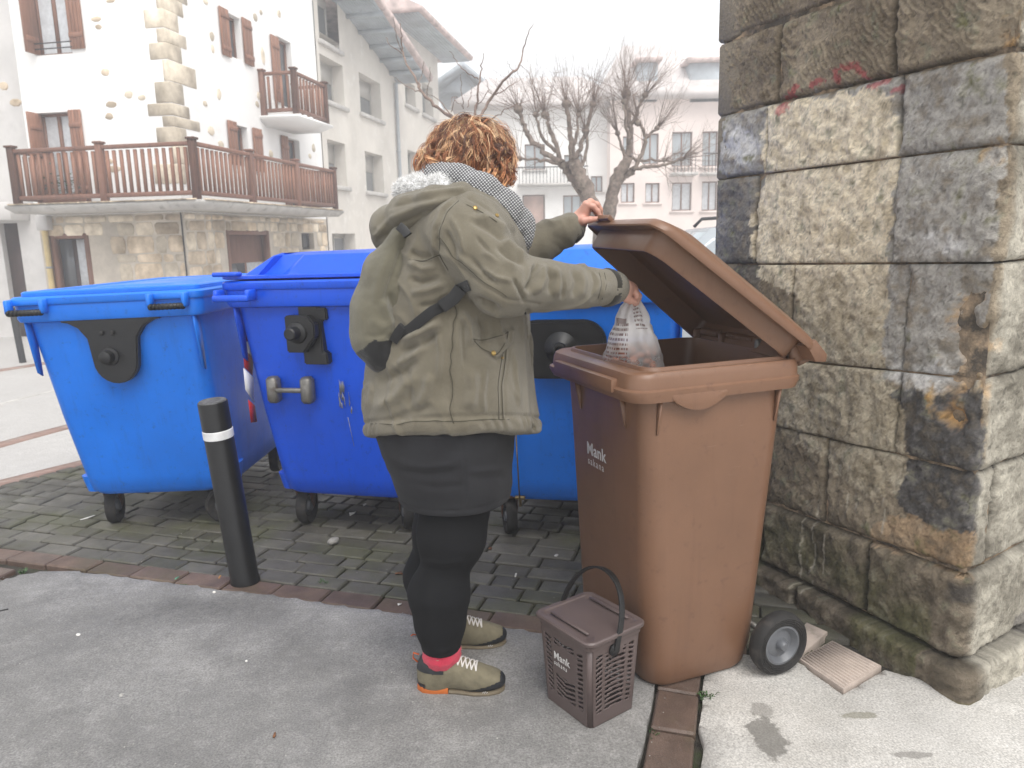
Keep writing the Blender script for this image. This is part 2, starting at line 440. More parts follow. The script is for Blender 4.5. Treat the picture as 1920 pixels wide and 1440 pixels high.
def wood_mat(name, c, rndv=.15):
    b = NB(name); c = np.array(c)
    f = b.noise(3, 5, .6, vec=b.obj(), stretch=(9, 9, .8), dist=1.0)
    col = b.ramp(f, [(.25, tuple(c*.62)), (.5, tuple(c)), (.8, tuple(c*1.35))])
    col = b.mix(1.0, col, b.ramp(b.rnd(), [(0, 1-rndv), (1, 1+rndv)]), 'MULTIPLY')
    return b.set(color=col, rough=.6, normal=b.bump(f, .25, .004))
def glass_mat(name, c=(.35, .39, .41)):
    b = NB(name); f = b.noise(.8, 3, .5)
    return b.set(color=b.ramp(f, [(.3, tuple(np.array(c)*.8)), (.7, tuple(np.array(c)*1.2))]), rough=.06, spec=.8)
def concrete_mat(name, dark, mid, light, broom=None, seed=0., stain=True, damp=()):
    b = NB(name); p = b.P(); off = b.n('VectorMath', operation='ADD'); b.put(off.inputs[0], p); off.inputs[1].default_value = (seed, seed*1.7, 0); v = off.outputs[0]
    big = b.noise(1.1, 6, .62, vec=v, dist=.4); m = b.noise(7, 6, .68, vec=v); fine = b.noise(160, 3, .7, vec=v)
    col = b.ramp(big, [(.25, tuple(np.array(dark)*.5+np.array(mid)*.5)), (.5, mid), (.78, tuple(np.array(light)*.45+np.array(mid)*.55))])
    m2 = b.noise(26, 6, .75, vec=v); col = b.mix(b.math('MULTIPLY', b.step(m2, .48, .75), .55), col, light); col = b.mix(b.math('MULTIPLY', b.step(m, .60, .28), .40), col, dark)
    grain = b.ramp(fine, [(.3, .5), (.5, 1.0), (.7, 1.5)]); col = b.mix(.8, col, grain, 'MULTIPLY')
    agg = b.voro(230, vec=v); col = b.mix(b.math('MULTIPLY', b.step(agg, .12, .04), .6), col, tuple(np.array(light)*1.35))
    pit = b.voro(90, vec=v); col = b.mix(b.math('MULTIPLY', b.step(pit, .09, .03), .55), col, tuple(np.array(dark)*.35))
    col = b.mix(1.0, col, b.attr(), 'MULTIPLY') if stain else col
    for cx, cy, rx, ry, k, dc in damp:                      # damp or oily stains with an edge of their own
        mp = b.n('Mapping', vector_type='POINT'); b.put(mp.inputs[0], p); mp.inputs['Location'].default_value = (-cx/rx, -cy/ry, 0); mp.inputs['Scale'].default_value = (1/rx, 1/ry, 0)
        ln = b.n('VectorMath', operation='LENGTH'); b.put(ln.inputs[0], mp.outputs[0]); e = b.math('ADD', ln.outputs['Value'], b.math('MULTIPLY', b.math('SUBTRACT', b.noise(26, 5, .65), .5), 1.7))
        col = b.mix(b.math('MULTIPLY', b.step(e, 1.05, .86), k), col, dc)
    h = b.math('ADD', b.math('MULTIPLY', fine, .5), b.math('MULTIPLY', m, 1.0))
    if broom is not None:
        mp = b.n('Mapping', vector_type='POINT'); b.put(mp.inputs[0], p); mp.inputs['Rotation'].default_value = (0, 0, broom)
        wv = b.wave(36, vec=mp.outputs[0], dist=1.2, dscale=1.5); msk = b.step(b.noise(2.6, 3), .42, .58)
        wv = b.math('MULTIPLY', wv, msk); h = b.math('ADD', h, b.math('MULTIPLY', wv, .30)); col = b.mix(b.math('MULTIPLY', wv, .10), col, tuple(np.array(dark)))
    return b.set(color=col, rough=b.ramp(big, [(.3, .62), (.7, .9)]), normal=b.bump(h, .55, .004))

M = {}
# blue container plastic: flat blue, scuffs, grime towards noise patches
def bin_plastic(name, c, scuff, grime, seedv=0.):
    b = NB(name); c = np.array(c)
    f = b.noise(2.2, 5, .6); col = b.ramp(f, [(.3, tuple(c*.86)), (.7, tuple(c*1.1))])
    st = b.noise(5, 5, .7, stretch=(6, 6, .35)); col = b.mix(b.math('MULTIPLY', b.step(st, .54, .80), .28), col, grime)
    d = b.noise(28, 6, .72); col = b.mix(b.math('MULTIPLY', b.step(d, .58, .74), .6), col, grime)
    sc = b.noise(60, 3, .6, stretch=(.25, .25, 3.0), dist=.6); col = b.mix(b.math('MULTIPLY', b.step(sc, .70, .80), .30), col, scuff)
    sp = b.voro(55); col = b.mix(b.math('MULTIPLY', b.step(sp, .05, .02), .55), col, scuff)
    return b.set(color=col, rough=b.ramp(b.noise(4, 4), [(.3, .30), (.7, .52)]), spec=.5, normal=b.bump(b.noise(180, 3), .06, .003))
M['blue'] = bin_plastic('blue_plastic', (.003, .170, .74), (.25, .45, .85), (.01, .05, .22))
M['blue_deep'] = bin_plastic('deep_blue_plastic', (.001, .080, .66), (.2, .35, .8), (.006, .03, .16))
M['brown'] = bin_plastic('brown_plastic', (.178, .092, .053), (.42, .32, .27), (.10, .047, .03))
M['caddy'] = plain('dark_brown_plastic', (.085, .062, .058), .42, .08, 5, .12, 220, .002)
M['black_plastic'] = plain('black_plastic', (.014, .014, .015), .45, .2, 10, .2, 90, .002, spots=[((.06, .055, .05), 30, .66, .8)])
M['black_paint'] = plain('black_bollard_paint', (.012, .012, .013), .38, .2, 8, .25, 60, .003, spots=[((.09, .085, .08), 24, .68, .76)])
M['rubber'] = plain('rubber', (.03, .028, .027), .8, .25, 14, .4, 120, .003, spots=[((.12, .10, .085), 16, .52, .8)])
M['grey_plastic'] = plain('grey_plastic', (.105, .11, .12), .4, .15, 10, .15, 80, .003, spots=[((.2, .19, .18), 26, .62, .8)])
M['steel'] = plain('weathered_steel', (.28, .27, .25), .45, .2, 20, .3, 90, .003, .6, spots=[((.10, .06, .04), 18, .52, .75)])
M['rusty'] = plain('rusty_bracket', (.16, .085, .06), .75, .3, 30, .5, 80, .004, spots=[((.06, .035, .025), 40, .5, .7)])
M['white_band'] = plain('white_band_film', (.72, .72, .72), .35, .08, 30, .1)
M['white_print'] = plain('white_lettering', (.62, .60, .58), .5, .08, 90, .05)
M['stone_far'] = plain('pale_sandstone', (.58, .48, .35), .85, .2, 3, .5, 20, .02, rndv=.25, c2=(.68, .60, .48))
M['rubble_stone'] = plain('yellow_sandstone', (.47, .35, .22), .9, .25, 2.6, .6, 18, .02, rndv=.3, c2=(.60, .50, .38))
M['mortar_wall'] = plain('lime_mortar', (.56, .50, .42), .95, .2, 1.4, .6, 24, .02)
M['render_white'] = plain('white_render', (.88, .87, .85), .9, .035, .8, .25, 12, .01, spots=[((.70, .68, .64), .9, .58, .85)])
M['render_grey'] = plain('aged_pale_render', (.66, .62, .56), .9, .09, .5, .3, 10, .01, spots=[((.47, .44, .39), .55, .52, .8), ((.76, .73, .68), 2.2, .55, .75)])
M['render_left'] = plain('grey_white_render', (.60, .58, .56), .9, .08, 1.0, .3, 10, .01, spots=[((.42, .40, .38), 1.2, .55, .85)])
M['slab_concrete'] = plain('balcony_concrete', (.52, .50, .47), .9, .12, 2.5, .3, 20, .01, spots=[((.20, .19, .18), 4, .56, .8)])
M['wood'] = wood_mat('brown_joinery', (.19, .088, .056))  # this and the shutters are lightened, fog fade put into the colour
M['wood_shutter'] = wood_mat('shutter_wood', (.25, .115, .070))
M['dark_wood'] = plain('dark_brown_door', (.05, .022, .018), .55, .2, 8, .2, 30)
M['curtain'] = plain('net_curtain', (.58, .60, .62), .8, .12, 9, .2, 40)
M['glass'] = glass_mat('window_glass')
M['glass_dark'] = glass_mat('dark_window_glass', (.10, .11, .12))
M['iron'] = plain('dark_iron', (.03, .028, .028), .5, .2, 12, .2)
M['roller'] = plain('roller_blind', (.48, .46, .42), .7, .06, 2, .1)
M['roof_grey'] = plain('weathered_grey_boards', (.40, .44, .47), .85, .18, 1.2, .3, 9, .02)
M['roof_tile'] = plain('fog_paled_red_tile', (.54, .43, .40), .85, .25, 3, .4, 9, .02)  # tile red paled: the fog's fade is put into the colour
M['zinc'] = plain('zinc_pipe', (.34, .36, .38), .5, .1, 4, .1, metal=.3)
M['pink_brick'] = plain('pink_brick', (.55, .38, .32), .9, .1, 2.5, .3, 30, .01)
M['pink_render'] = plain('pinkish_render', (.80, .69, .64), .9, .08, .6, .2, 14, .01)  # facade lightened so part of the fog veil sits in its colour
M['yellow_pipe'] = plain('cream_pipe', (.58, .45, .22), .5, .08, 5, .05)
M['bark'] = plain('tree_bark', (.095, .075, .062), .95, .3, 14, .8, 40, .02, spots=[((.17, .15, .12), 9, .55, .75)])  # bark and twigs lifted by KS to imitate fading in fog
M['bark_twig'] = plain('twig_bark', (.115, .085, .07), .9, .25, 20, .4, 60)
M['car_paint'] = plain('silver_car_paint', (.42, .45, .47), .22, .03, 2, 0, metal=.35)
M['car_trim'] = plain('black_car_trim', (.02, .02, .022), .4, .1, 8, .1)
M['chrome'] = plain('brushed_metal', (.55, .55, .55), .25, .05, 10, .05, metal=.9)
M['leaf'] = plain('green_leaf', (.06, .13, .035), .6, .35, 12, .2, rndv=.3)
M['clay'] = plain('terracotta', (.34, .15, .09), .8, .15, 6, .3)
M['litter_white'] = plain('white_paper_scrap', (.70, .68, .64), .8, .1, 40, .3)
M['pebble'] = plain('pale_pebble', (.42, .40, .37), .85, .3, 40, .5, 90, spots=[((.2, .19, .18), 60, .5, .7)])
M['filter_tip'] = plain('orange_filter_paper', (.55, .27, .08), .8, .1, 60, .2)
M['dry_leaf'] = plain('dry_brown_leaf', (.20, .085, .035), .8, .25, 40, .3)
M['moss'] = plain('moss_green', (.07, .10, .025), .95, .4, 30, .6, 120)
M['green_scrap'] = plain('green_plastic_scrap', (.10, .32, .20), .5, .1, 30, .1)
M['slab'] = concrete_mat('worn_pavement_concrete', (.115, .112, .110), (.185, .180, .174), (.33, .32, .31))
M['pave_pale'] = concrete_mat('pale_broomed_concrete', (.33, .315, .29), (.47, .46, .44), (.60, .59, .57), broom=-.35, seed=9., damp=[(*onz(1440, 1385)[:2], .050, .095, .72, (.115, .108, .095)), (*onz(1428, 1335)[:2], .035, .035, .5, (.14, .13, .115)), (*onz(1612, 1345)[:2], .055, .018, .6, (.16, .15, .10)), (*onz(1712, 1418)[:2], .050, .016, .6, (.15, .14, .125))])
M['road'] = concrete_mat('pale_road_concrete', (.34, .325, .31), (.42, .405, .39), (.52, .51, .49), seed=4., stain=False)
M['soil'] = plain('joint_soil', (.050, .044, .034), .95, .4, 30, .8, 90, .01, spots=[((.04, .055, .018), 7, .5, .65)])
M['red_kerb'] = plain('red_gutter_concrete', (.36, .24, .20), .9, .2, 6, .4, 60, .006, spots=[((.38, .33, .29), 5, .5, .7)])
def paver_mat(name, c, moss, pale, rv=.28):
    b = NB(name); c = np.array(c)
    f = b.noise(9, 6, .65); col = b.ramp(f, [(.3, tuple(c*.7)), (.7, tuple(c*1.35))])
    r = b.ramp(b.rnd(), [(0, 1-rv), (1, 1+rv)]); col = b.mix(1.0, col, r, 'MULTIPLY')
    col = b.mix(b.math('MULTIPLY', b.step(b.noise(1.7, 5, .65), .47, .68), .8), col, moss)
    col = b.mix(b.math('MULTIPLY', b.step(b.noise(2.3, 6, .7, vec=b.obj()), .6, .75), .35), col, pale)
    g = b.noise(300, 2, .7); col = b.mix(.8, col, b.ramp(g, [(.25, .55), (.5, 1), (.75, 1.45)]), 'MULTIPLY')
    w = b.voro(150); col = b.mix(b.math('MULTIPLY', b.step(w, .10, .03), .7), col, (.30, .29, .26))
    return b.set(color=col, rough=b.ramp(b.noise(3, 3), [(.35, .38), (.65, .8)]), normal=b.bump(b.math('ADD', g, b.math('MULTIPLY', f, 1.5)), .6, .003))
M['paver'] = paver_mat('grey_green_paver', (.075, .070, .058), (.062, .066, .022), (.2, .19, .17))
M['paver_red'] = paver_mat('red_brown_paver', (.105, .070, .054), (.075, .065, .03), (.30, .27, .24), .2)
# ------------------------------------------------------------------ ground
def gz(x, y):
    t = np.clip((np.asarray(y, float)-4.9)/8.0, 0, 1); return -.42*t*t*(3-2*t)-.03
def grid_sheet(name, xs, ys, zf, mat, kind='structure'):
    X, Y = np.meshgrid(xs, ys, indexing='ij'); V = np.stack([X, Y, zf(X, Y)], -1).reshape(-1, 3); n, m = len(xs), len(ys)
    I = np.arange(n*m).reshape(n, m); F = np.stack([I[:-1, :-1], I[1:, :-1], I[1:, 1:], I[:-1, 1:]], -1).reshape(-1, 4)
    o = obj(name, V, F, mat); return tag(o, kind=kind)
grid_sheet('ground', np.concatenate([[-160, -80, -40], np.linspace(-24, 24, 49), [40, 80, 160]]), np.concatenate([[-40, -10, 0], np.linspace(1, 16, 46), [20, 30, 50, 90, 200]]), gz, M['road'])

E0 = np.array([-1.664, 3.081]); EA = np.array([.956, -.293]); EB = np.array([.293, .956])
def ab(a, b): return E0+a*EA+b*EB
def to_ab(p): d = np.asarray(p)[..., :2]-E0; return d@EA, d@EB
def left_lim(b): return -1.815+.31*(b-.87)

def slab_mesh(name, poly, z1, z0, mat, tint=None, step=.035, kind='structure', bev=.008, jit=.0, zvar=.0):
    bm = bmesh.new(); vs = [bm.verts.new((x, y, z1)) for x, y in poly]; f = bm.faces.new(vs)
    if f.normal.z < 0: f.normal_flip()
    lo = np.min(poly, 0); hi = np.max(poly, 0)
    for ax in (0, 1):
        for c in np.arange(lo[ax]+step*.5, hi[ax], step):
            co = [0, 0, 0]; co[ax] = c; no = [0, 0, 0]; no[ax] = 1
            bmesh.ops.bisect_plane(bm, geom=bm.verts[:]+bm.edges[:]+bm.faces[:], plane_co=co, plane_no=no, dist=1e-5)
    edge = [e for e in bm.edges if e.is_boundary]
    r = bmesh.ops.extrude_edge_only(bm, edges=edge); ev = [g for g in r['geom'] if isinstance(g, bmesh.types.BMVert)]
    for v in ev: v.co.z = z0
    top = set(v for e in edge for v in e.verts)
    for v in top: v.co.z -= bev
    bmesh.ops.recalc_face_normals(bm, faces=bm.faces)
    me = bpy.data.meshes.new(name); bm.to_mesh(me); bm.free()
    V = np.zeros(len(me.vertices)*3, np.float32); me.vertices.foreach_get('co', V); V = V.reshape(-1, 3)
    if zvar:
        m = V[:, 2] > z0+.004; V[m, 2] += zvar*fbm(np.c_[V[m, :2], np.zeros(m.sum())], 2.2, 3); me.vertices.foreach_set('co', V.ravel())
    me.polygons.foreach_set('use_smooth', np.ones(len(me.polygons), bool))
    t = np.ones((len(V), 3)) if tint is None else tint(V); set_col(me, t)
    try: me.set_sharp_from_angle(angle=.9)
    except Exception: pass
    return tag(link(name, me, mat), kind=kind)

# the grey worn slab the person stands on: rounded far-left corner, slightly ragged edge along the pavers
def rag(a, s=.012): return s*float(fbm(np.array([[a*3.1, 0, .3]]), 1.0, 4)[0])
edge_pts = [tuple(ab(a, -.006+rag(a))) for a in np.linspace(-.12, 2.16, 60)]
corner = [tuple(ab(*q)) for q in [(-.56, -.34), (-.55, -.22), (-.52, -.12), (-.46, -.055), (-.36, -.018), (-.24, -.008)]]
strip_l = [tuple(np.array([.434, 2.161])+t*np.array([-.295, -.955])-np.array([.955, -.295])*(.004+abs(rag(t*4, .008)))) for t in np.linspace(-.36, 1.4, 36)]
corner = [tuple(ab(a, -.34)) if False else q for q in corner for a in (0,)]
slab_poly = [tuple(ab(-.62, -1.0)), tuple(ab(-.75, -3.0)), (-1.5, .2), (.1, .2)]
slab_poly = [(-2.9, .3)]+[tuple(ab(-.60, -.9))]+corner+edge_pts+strip_l+[(.02, .3)]
def slab_tint(V):
    a, b = to_ab(V); P = np.c_[V[:, :2], np.zeros(len(V))]
    n = fbm(P, 2.4, 5, 2); n2 = fbm(P, 7.0, 4, 5)
    pale = np.clip((b+.42)/.42, 0, 1)*np.clip(.45+1.3*n, 0, 1)                     # lime bloom along the far edge
    right = np.clip((V[:, 0]+.9)/1.3, 0, 1)*np.clip((2.5-V[:, 1])/.7, 0, 1)
    t = .84+.55*pale+.62*right*np.clip(.6+.6*n, .2, 1.2)+.16*n2
    damp = np.clip(1-np.hypot((V[:, 0]+.42)/.30, (V[:, 1]-2.52)/.10), 0, 1)+np.clip(1-np.hypot((V[:, 0]+1.3)/.55, (V[:, 1]-2.75)/.14), 0, 1)
    t *= 1-.24*np.clip(damp*1.6+.3*n2, 0, 1)*(damp > 0)
    t = np.clip(t, .5, 2.2); return np.stack([t, t*.995, t*.985], 1)
slab_mesh('sidewalk', slab_poly, .012, -.09, M['slab'], slab_tint, zvar=.004)

# pale broomed concrete on the right, up to the pillar
q0 = np.array([.609, 2.268]); qd = np.array([-.30, -.954])
pale_l = [tuple(q0+t*qd+np.array([.004+.022*abs(fbm(np.array([[t*5, .7, 0]]), 1, 4)[0]), 0])) for t in np.linspace(1.5, -.03, 44)]
pale_poly = pale_l+[(.70, 2.40), (.82, 2.36), (.937, 2.324), (1.012, 2.134), (1.206, 2.263), (1.30, 2.20), (1.5, 2.22), (2.6, 2.9), (3.4, 2.0), (3.0, .2), (.2, .2)]
def pale_tint(V):
    P = np.c_[V[:, :2], np.zeros(len(V))]; n = fbm(P, 6, 4, 3); n2 = fbm(P, 2.2, 4, 8); n3 = fbm(P, 24, 4, 9); t = 1+.10*n+.16*n2
    for px, py, rx, ry, k in ((1395, 1300, .10, .045, .18), (1590, 1330, .09, .03, .12), (1690, 1250, .2, .05, .35), (1360, 1400, .2, .05, .2)):
        c = onz(px, py); d = np.hypot((V[:, 0]-c[0])/rx, (V[:, 1]-c[1])/ry); t *= 1-k*np.clip((.95-d+1.0*n+.9*n3)*2.0, 0, 1)*.75
    d = np.abs((V[:, 0]-1.343)*.955+(V[:, 1]-2.06)*.3)                                # grime along the foot of the pillar
    edge = np.clip(1-((V[:, :2]-q0)@np.array([.954, -.30]))/.10, 0, 1); t *= 1-.35*edge*np.clip(.6+n, 0, 1)
    return np.stack([t, t*.985, t*.965], 1)
slab_mesh('pavement', pale_poly, .006, -.09, M['pave_pale'], pale_tint, zvar=.003)

# earth bed that shows in the joints
tag(obj('joint_bed', [(-2.6, 1.2, -.022), (2.6, 1.2, -.022), (2.6, 5.3, -.022), (-3.0, 5.3, -.022)], [(0, 1, 2, 3)], M['soil']), kind='structure')

# ------------------------------------------------------------------ pavers: every paver near enough is a piece of the paved area
pav = obj('paved_area', [(*ab(left_lim(0), -.0), -.03), (*ab(2.9, 0), -.03), (*ab(2.9, 2.3), -.03), (*ab(left_lim(2.3), 2.3), -.03)], [(0, 1, 2, 3)], M['soil']); tag(pav, kind='structure')
ang = math.atan2(EA[1], EA[0]); rs = random.Random(5)
def paver_me(l, w, nm, mat, k):
    b = MB().box((0, 0, -.03), (l, w, .06), bev=.006); V, F = b.arrays()
    V = V.copy(); V += np.random.RandomState(k).uniform(-.0014, .0014, V.shape)
    me = mesh_np(nm, V, F, False); bm = bmesh.new(); bm.from_mesh(me); bmesh.ops.recalc_face_normals(bm, faces=bm.faces)
    bmesh.ops.delete(bm, geom=[f for f in bm.faces if f.normal.z < -.5], context='FACES'); bm.to_mesh(me); bm.free(); auto_smooth(me, .5)
    me.materials.append(mat); return me
PV = {}
cells = []
x = left_lim(0)
rowb = .0
def add_row(b0, w, lens, mat, k):
    a = left_lim(b0)-(.1 if k % 2 else 0)
    if w > .108: a -= rs.random()*.1
    while a < 2.75:
        l = rs.choice(lens)
        if a >= left_lim(b0)-.12: cells.append((a+l/2, b0+w/2, l, w, mat))
        a += l
add_row(.002, .118, (.235,), 'paver_red', 0)
k = 1; b0 = .123
while b0 < 2.25:
    lens = (.205,) if rs.random() < .55 else (.205, .205, .103, .103, .155)
    add_row(b0, .104, lens, 'paver', k); b0 += .1055; k += 1
for j in range(1, 22):
    a = -2.75-.1*(j % 2)
    while a < -.66: cells.append((a+.1025, -.104*j-.05+.052, .205, .104, 'paver_red' if j % 6 == 1 else 'paver')); a += .205
def vis_rank(c):
    p = ab(c[0], c[1]); q = proj(np.array([p[0], p[1], 0.]))
    ok = -30 < q[0] < 1460 and q[1] < 1500
    if q[0] > 1060 and q[1] < 1115: ok = False                       # behind the brown container
    return (0 if ok else 1, np.hypot(p[0], p[1]))
cells.sort(key=vis_rank)
rest = MB()
for i, (a, b, l, w, mt) in enumerate(cells):
    p = ab(a, b); z = rs.uniform(-.004, .004)+.004*float(fbm(np.array([[p[0]*1.5, p[1]*1.5, 0]]))[0]); key = (round(l, 3), w, mt, i % 3)
    if b < .125: z += .002
    dz = rs.uniform(-.012, .012)
    if i < 298:
        if key not in PV: PV[key] = paver_me(l-.008, w-.008, 'paver' if mt == 'paver' else 'brick', M[mt], i)
        o = bpy.data.objects.new('paver' if mt == 'paver' else 'brick', PV[key]); COL.objects.link(o); o.parent = pav
        o.location = (p[0], p[1], z); o.rotation_euler = (rs.uniform(-.012, .012), rs.uniform(-.012, .012), ang+dz)
    else:
        R = Matrix.Rotation(ang+dz, 4, 'Z'); rest.box((p[0], p[1], z-.03), (l-.009, w-.009, .06), R, .006)
o = rest.build('paver_field', M['paver'], pav); tag(o, kind='stuff')

# the single course of bricks between the slab and the pale concrete
strip = obj('kerb_strip', [(.30, 1.0, -.028), (.62, 1.0, -.028), (.80, 2.55, -.028), (.45, 2.55, -.028)], [(0, 1, 2, 3)], M['soil']); tag(strip, kind='structure')
sd = np.array([-.295, -.955]); sn = np.array([.955, -.295]); s0 = np.array([.378, 1.975])
for i, t in enumerate((-.60, -.405, -.205, 0.0, .198, .40, .605)):
    l = .19; c = s0+sd*(t+l/2)+sn*(.066+rs.uniform(-.004, .004))
    me = paver_me(.128, l-.002, 'brick', M['paver_red'], 40+i)
    o = bpy.data.objects.new('brick', me); COL.objects.link(o); o.parent = strip; o.location = (c[0], c[1], .010+rs.uniform(-.004, .003))
    o.rotation_euler = (rs.uniform(-.02, .02), rs.uniform(-.02, .02), math.atan2(sn[1], sn[0])+rs.uniform(-.015, .015))

# ridged paving tile and broken slab pieces beside the pillar
tc = np.array([(.945, 2.322), (1.103, 2.432), (1.198, 2.268), (1.018, 2.142)])
tt = thing('paving_tile', 'square ridged paving tile lying loose between the brown container wheel and the stone pillar', 'paving tile', (*tc.mean(0), 0), (rad(-.8), 0, 0))
MT = plain('tile_concrete', (.36, .30, .26), .9, .16, 6, .6, 150, .003, spots=[((.20, .17, .15), 10, .52, .75), ((.10, .12, .04), 5, .64, .78)])
uv = lambda u, v, z: (*((1-u)*(1-v)*tc[0]+u*(1-v)*tc[1]+u*v*tc[2]+(1-u)*v*tc[3]), z)
b = MB(); b.loft([[uv(a, c, z) for a, c in ((0, 0), (1, 0), (1, 1), (0, 1))] for z in (-.04, .014)]); b.build('tile_base', MT, tt, bevel=.004)
for i in range(13):
    u0 = .03+i*.0735; b = MB()
    b.loft([[uv(u0, .03, .012), uv(u0+.05, .03, .012), uv(u0+.05, .97, .012), uv(u0, .97, .012)], [uv(u0+.012, .04, .019), uv(u0+.038, .04, .019), uv(u0+.038, .96, .019), uv(u0+.012, .96, .019)]])
    b.build('ridge', MT, tt)
pp = [onz(*q)[:2] for q in ((1468, 1222), (1512, 1172), (1552, 1190), (1500, 1236))]
o = MB().loft([[(*q, z) for q in pp] for z in (-.05, .012)]).build('broken_slab', MT, None, bevel=.004)
tag(o, 'small broken grey slab piece tucked behind the brown container wheel', 'slab piece')

# gutter and kerb lines of the street beyond the pavers
def ribbon(name, pts, w, dz, mat):
    P = np.array(pts, float); T = np.gradient(P, axis=0); T /= np.linalg.norm(T, axis=1)[:, None]; Nn = np.c_[-T[:, 1], T[:, 0]]
    L = P+Nn*w/2; R = P-Nn*w/2; V = [(*a, gz(*a)+dz) for q in zip(L, R) for a in q]; n = len(P)
    V += [(x, y, z-.1) for x, y, z in V]; m = 2*n
    F = [(2*i, 2*i+1, 2*i+3, 2*i+2) for i in range(n-1)]+[(2*i, 2*i+2, m+2*i+2, m+2*i) for i in range(n-1)]+[(2*i+3, 2*i+1, m+2*i+1, m+2*i+3) for i in range(n-1)]
    b = MB().add(V, F); return tag(b.build(name, mat), kind='structure')
def gp(px, py):
    # pixel to street surface
    p = onz(px, py, -.03)
    for _ in range(12): p = onz(px, py, float(gz(p[0], p[1])))
    return p[:2]
lk = [ab(left_lim(b)-.06, b) for b in np.linspace(-.3, 3.2, 16)]
ribbon('kerb', lk, .11, .034, M['red_kerb'])
a0, a1 = gp(-40, 846), gp(118, 803); d = (a1-a0); ribbon('gutter', [a0-d*1.2+d*t for t in np.linspace(0, 9, 20)], .16, .006, M['red_kerb'])
a0, a1 = gp(-40, 768), gp(100, 733); d = (a1-a0); ribbon('street_joint', [a0-d*1.2+d*t for t in np.linspace(0, 6, 20)], .05, .005, M['slab_concrete'])
a0, a1 = gp(-10, 697), gp(85, 682); d = (a1-a0); ribbon('far_kerb', [a0-d*2+d*t for t in np.linspace(0, 9, 24)], .18, .02, M['red_kerb'])
# raised far pavement in front of the houses
fp = [gp(-60, 694), gp(84, 677), gp(84, 640), gp(-60, 640)]
# ------------------------------------------------------------------ the old stone pillar
PL = np.array([-.372, .928, 0]); PR = np.array([.854, .521, 0]); PIN = (PL+PR)/np.linalg.norm(PL+PR)
PC = np.array([1.343, 2.06, 0])+.08*PIN
NL = -np.array([PL[1], -PL[0], 0]); NL = NL if NL[0] < 0 else -NL                # outward of the left face
NR = np.array([PR[1], -PR[0], 0])                                                # outward of the right face
RC = .035
def pil_pt(u, z, out):
    """u<0 along the left face, u>0 along the right one; out = depth outwards"""
    u = np.asarray(u, float); t = np.clip((u/RC+1)/2, 0, 1)[..., None]
    l = PC+np.maximum(-u, 0)[..., None]*PL; r = PC+np.maximum(u, 0)[..., None]*PR
    base = np.where(u[..., None] < 0, l, r)
    n = NL*(1-t)+NR*t; n = n/np.linalg.norm(n, axis=-1, keepdims=True); mt = np.maximum((n@NL), (n@NR)); n = n*np.where(np.asarray(out) > .045, .15+.85/np.maximum(mt, .5), 1.0)[..., None]
    k = np.maximum(0, 1-np.abs(u)/RC)[..., None]*RC*.45
    k = k*np.where(np.asarray(out) > .045, 0., 1.)[..., None]
    p = base+k*PIN+n*np.asarray(out, float)[..., None]; p[..., 2] = z
    return p
def lerp3(t, a, b): return np.asarray(a)+(np.asarray(b)-np.asarray(a))*np.asarray(t)[..., None]
CREAM = [(1437, 200), (1500, 186), (1560, 176), (1640, 168), (1676, 176), (1686, 240), (1684, 300), (1680, 380), (1664, 470), (1660, 560), (1652, 640), (1652, 700), (1672, 738), (1690, 770), (1692, 840), (1694, 888), (1664, 926), (1630, 934), (1590, 915), (1545, 850), (1470, 820), (1440, 760), (1480, 660), (1500, 560), (1425, 520), (1405, 470), (1416, 400), (1432, 330), (1428, 260)]
BLACK = [(1662, 742), (1700, 726), (1760, 735), (1846, 735), (1848, 1006), (1800, 1000), (1740, 985), (1690, 960), (1664, 930), (1696, 885), (1694, 800), (1684, 760)]
TAN = [(1630, 985), (1700, 965), (1760, 995), (1850, 1000), (1850, 1085), (1790, 1075), (1700, 1040), (1620, 1015)]
GREYP = [(1340, 215), (1470, 190), (1680, 140), (1890, 105), (1890, 300), (1850, 560), (1820, 700), (1660, 720), (1640, 500), (1670, 300), (1660, 180), (1440, 230), (1420, 330), (1340, 335)]
REDS = [[(1476, 188), (1486, 176), (1494, 163)], [(1462, 212), (1474, 200)], [(1572, 150), (1567, 136), (1580, 127), (1606, 124), (1616, 136), (1624, 146)], [(1520, 160), (1540, 152)], [(1630, 162), (1645, 160), (1662, 150)], [(1676, 170), (1690, 166)]]
DRIPS = [[(1509, 940), (1508, 1010), (1502, 1130)], [(1531, 938), (1530, 1010), (1524, 1105)], [(1553, 1000), (1550, 1072)], [(1655, 930), (1655, 1000)], [(1590, 930), (1586, 965)], [(1612, 930), (1604, 955)]]
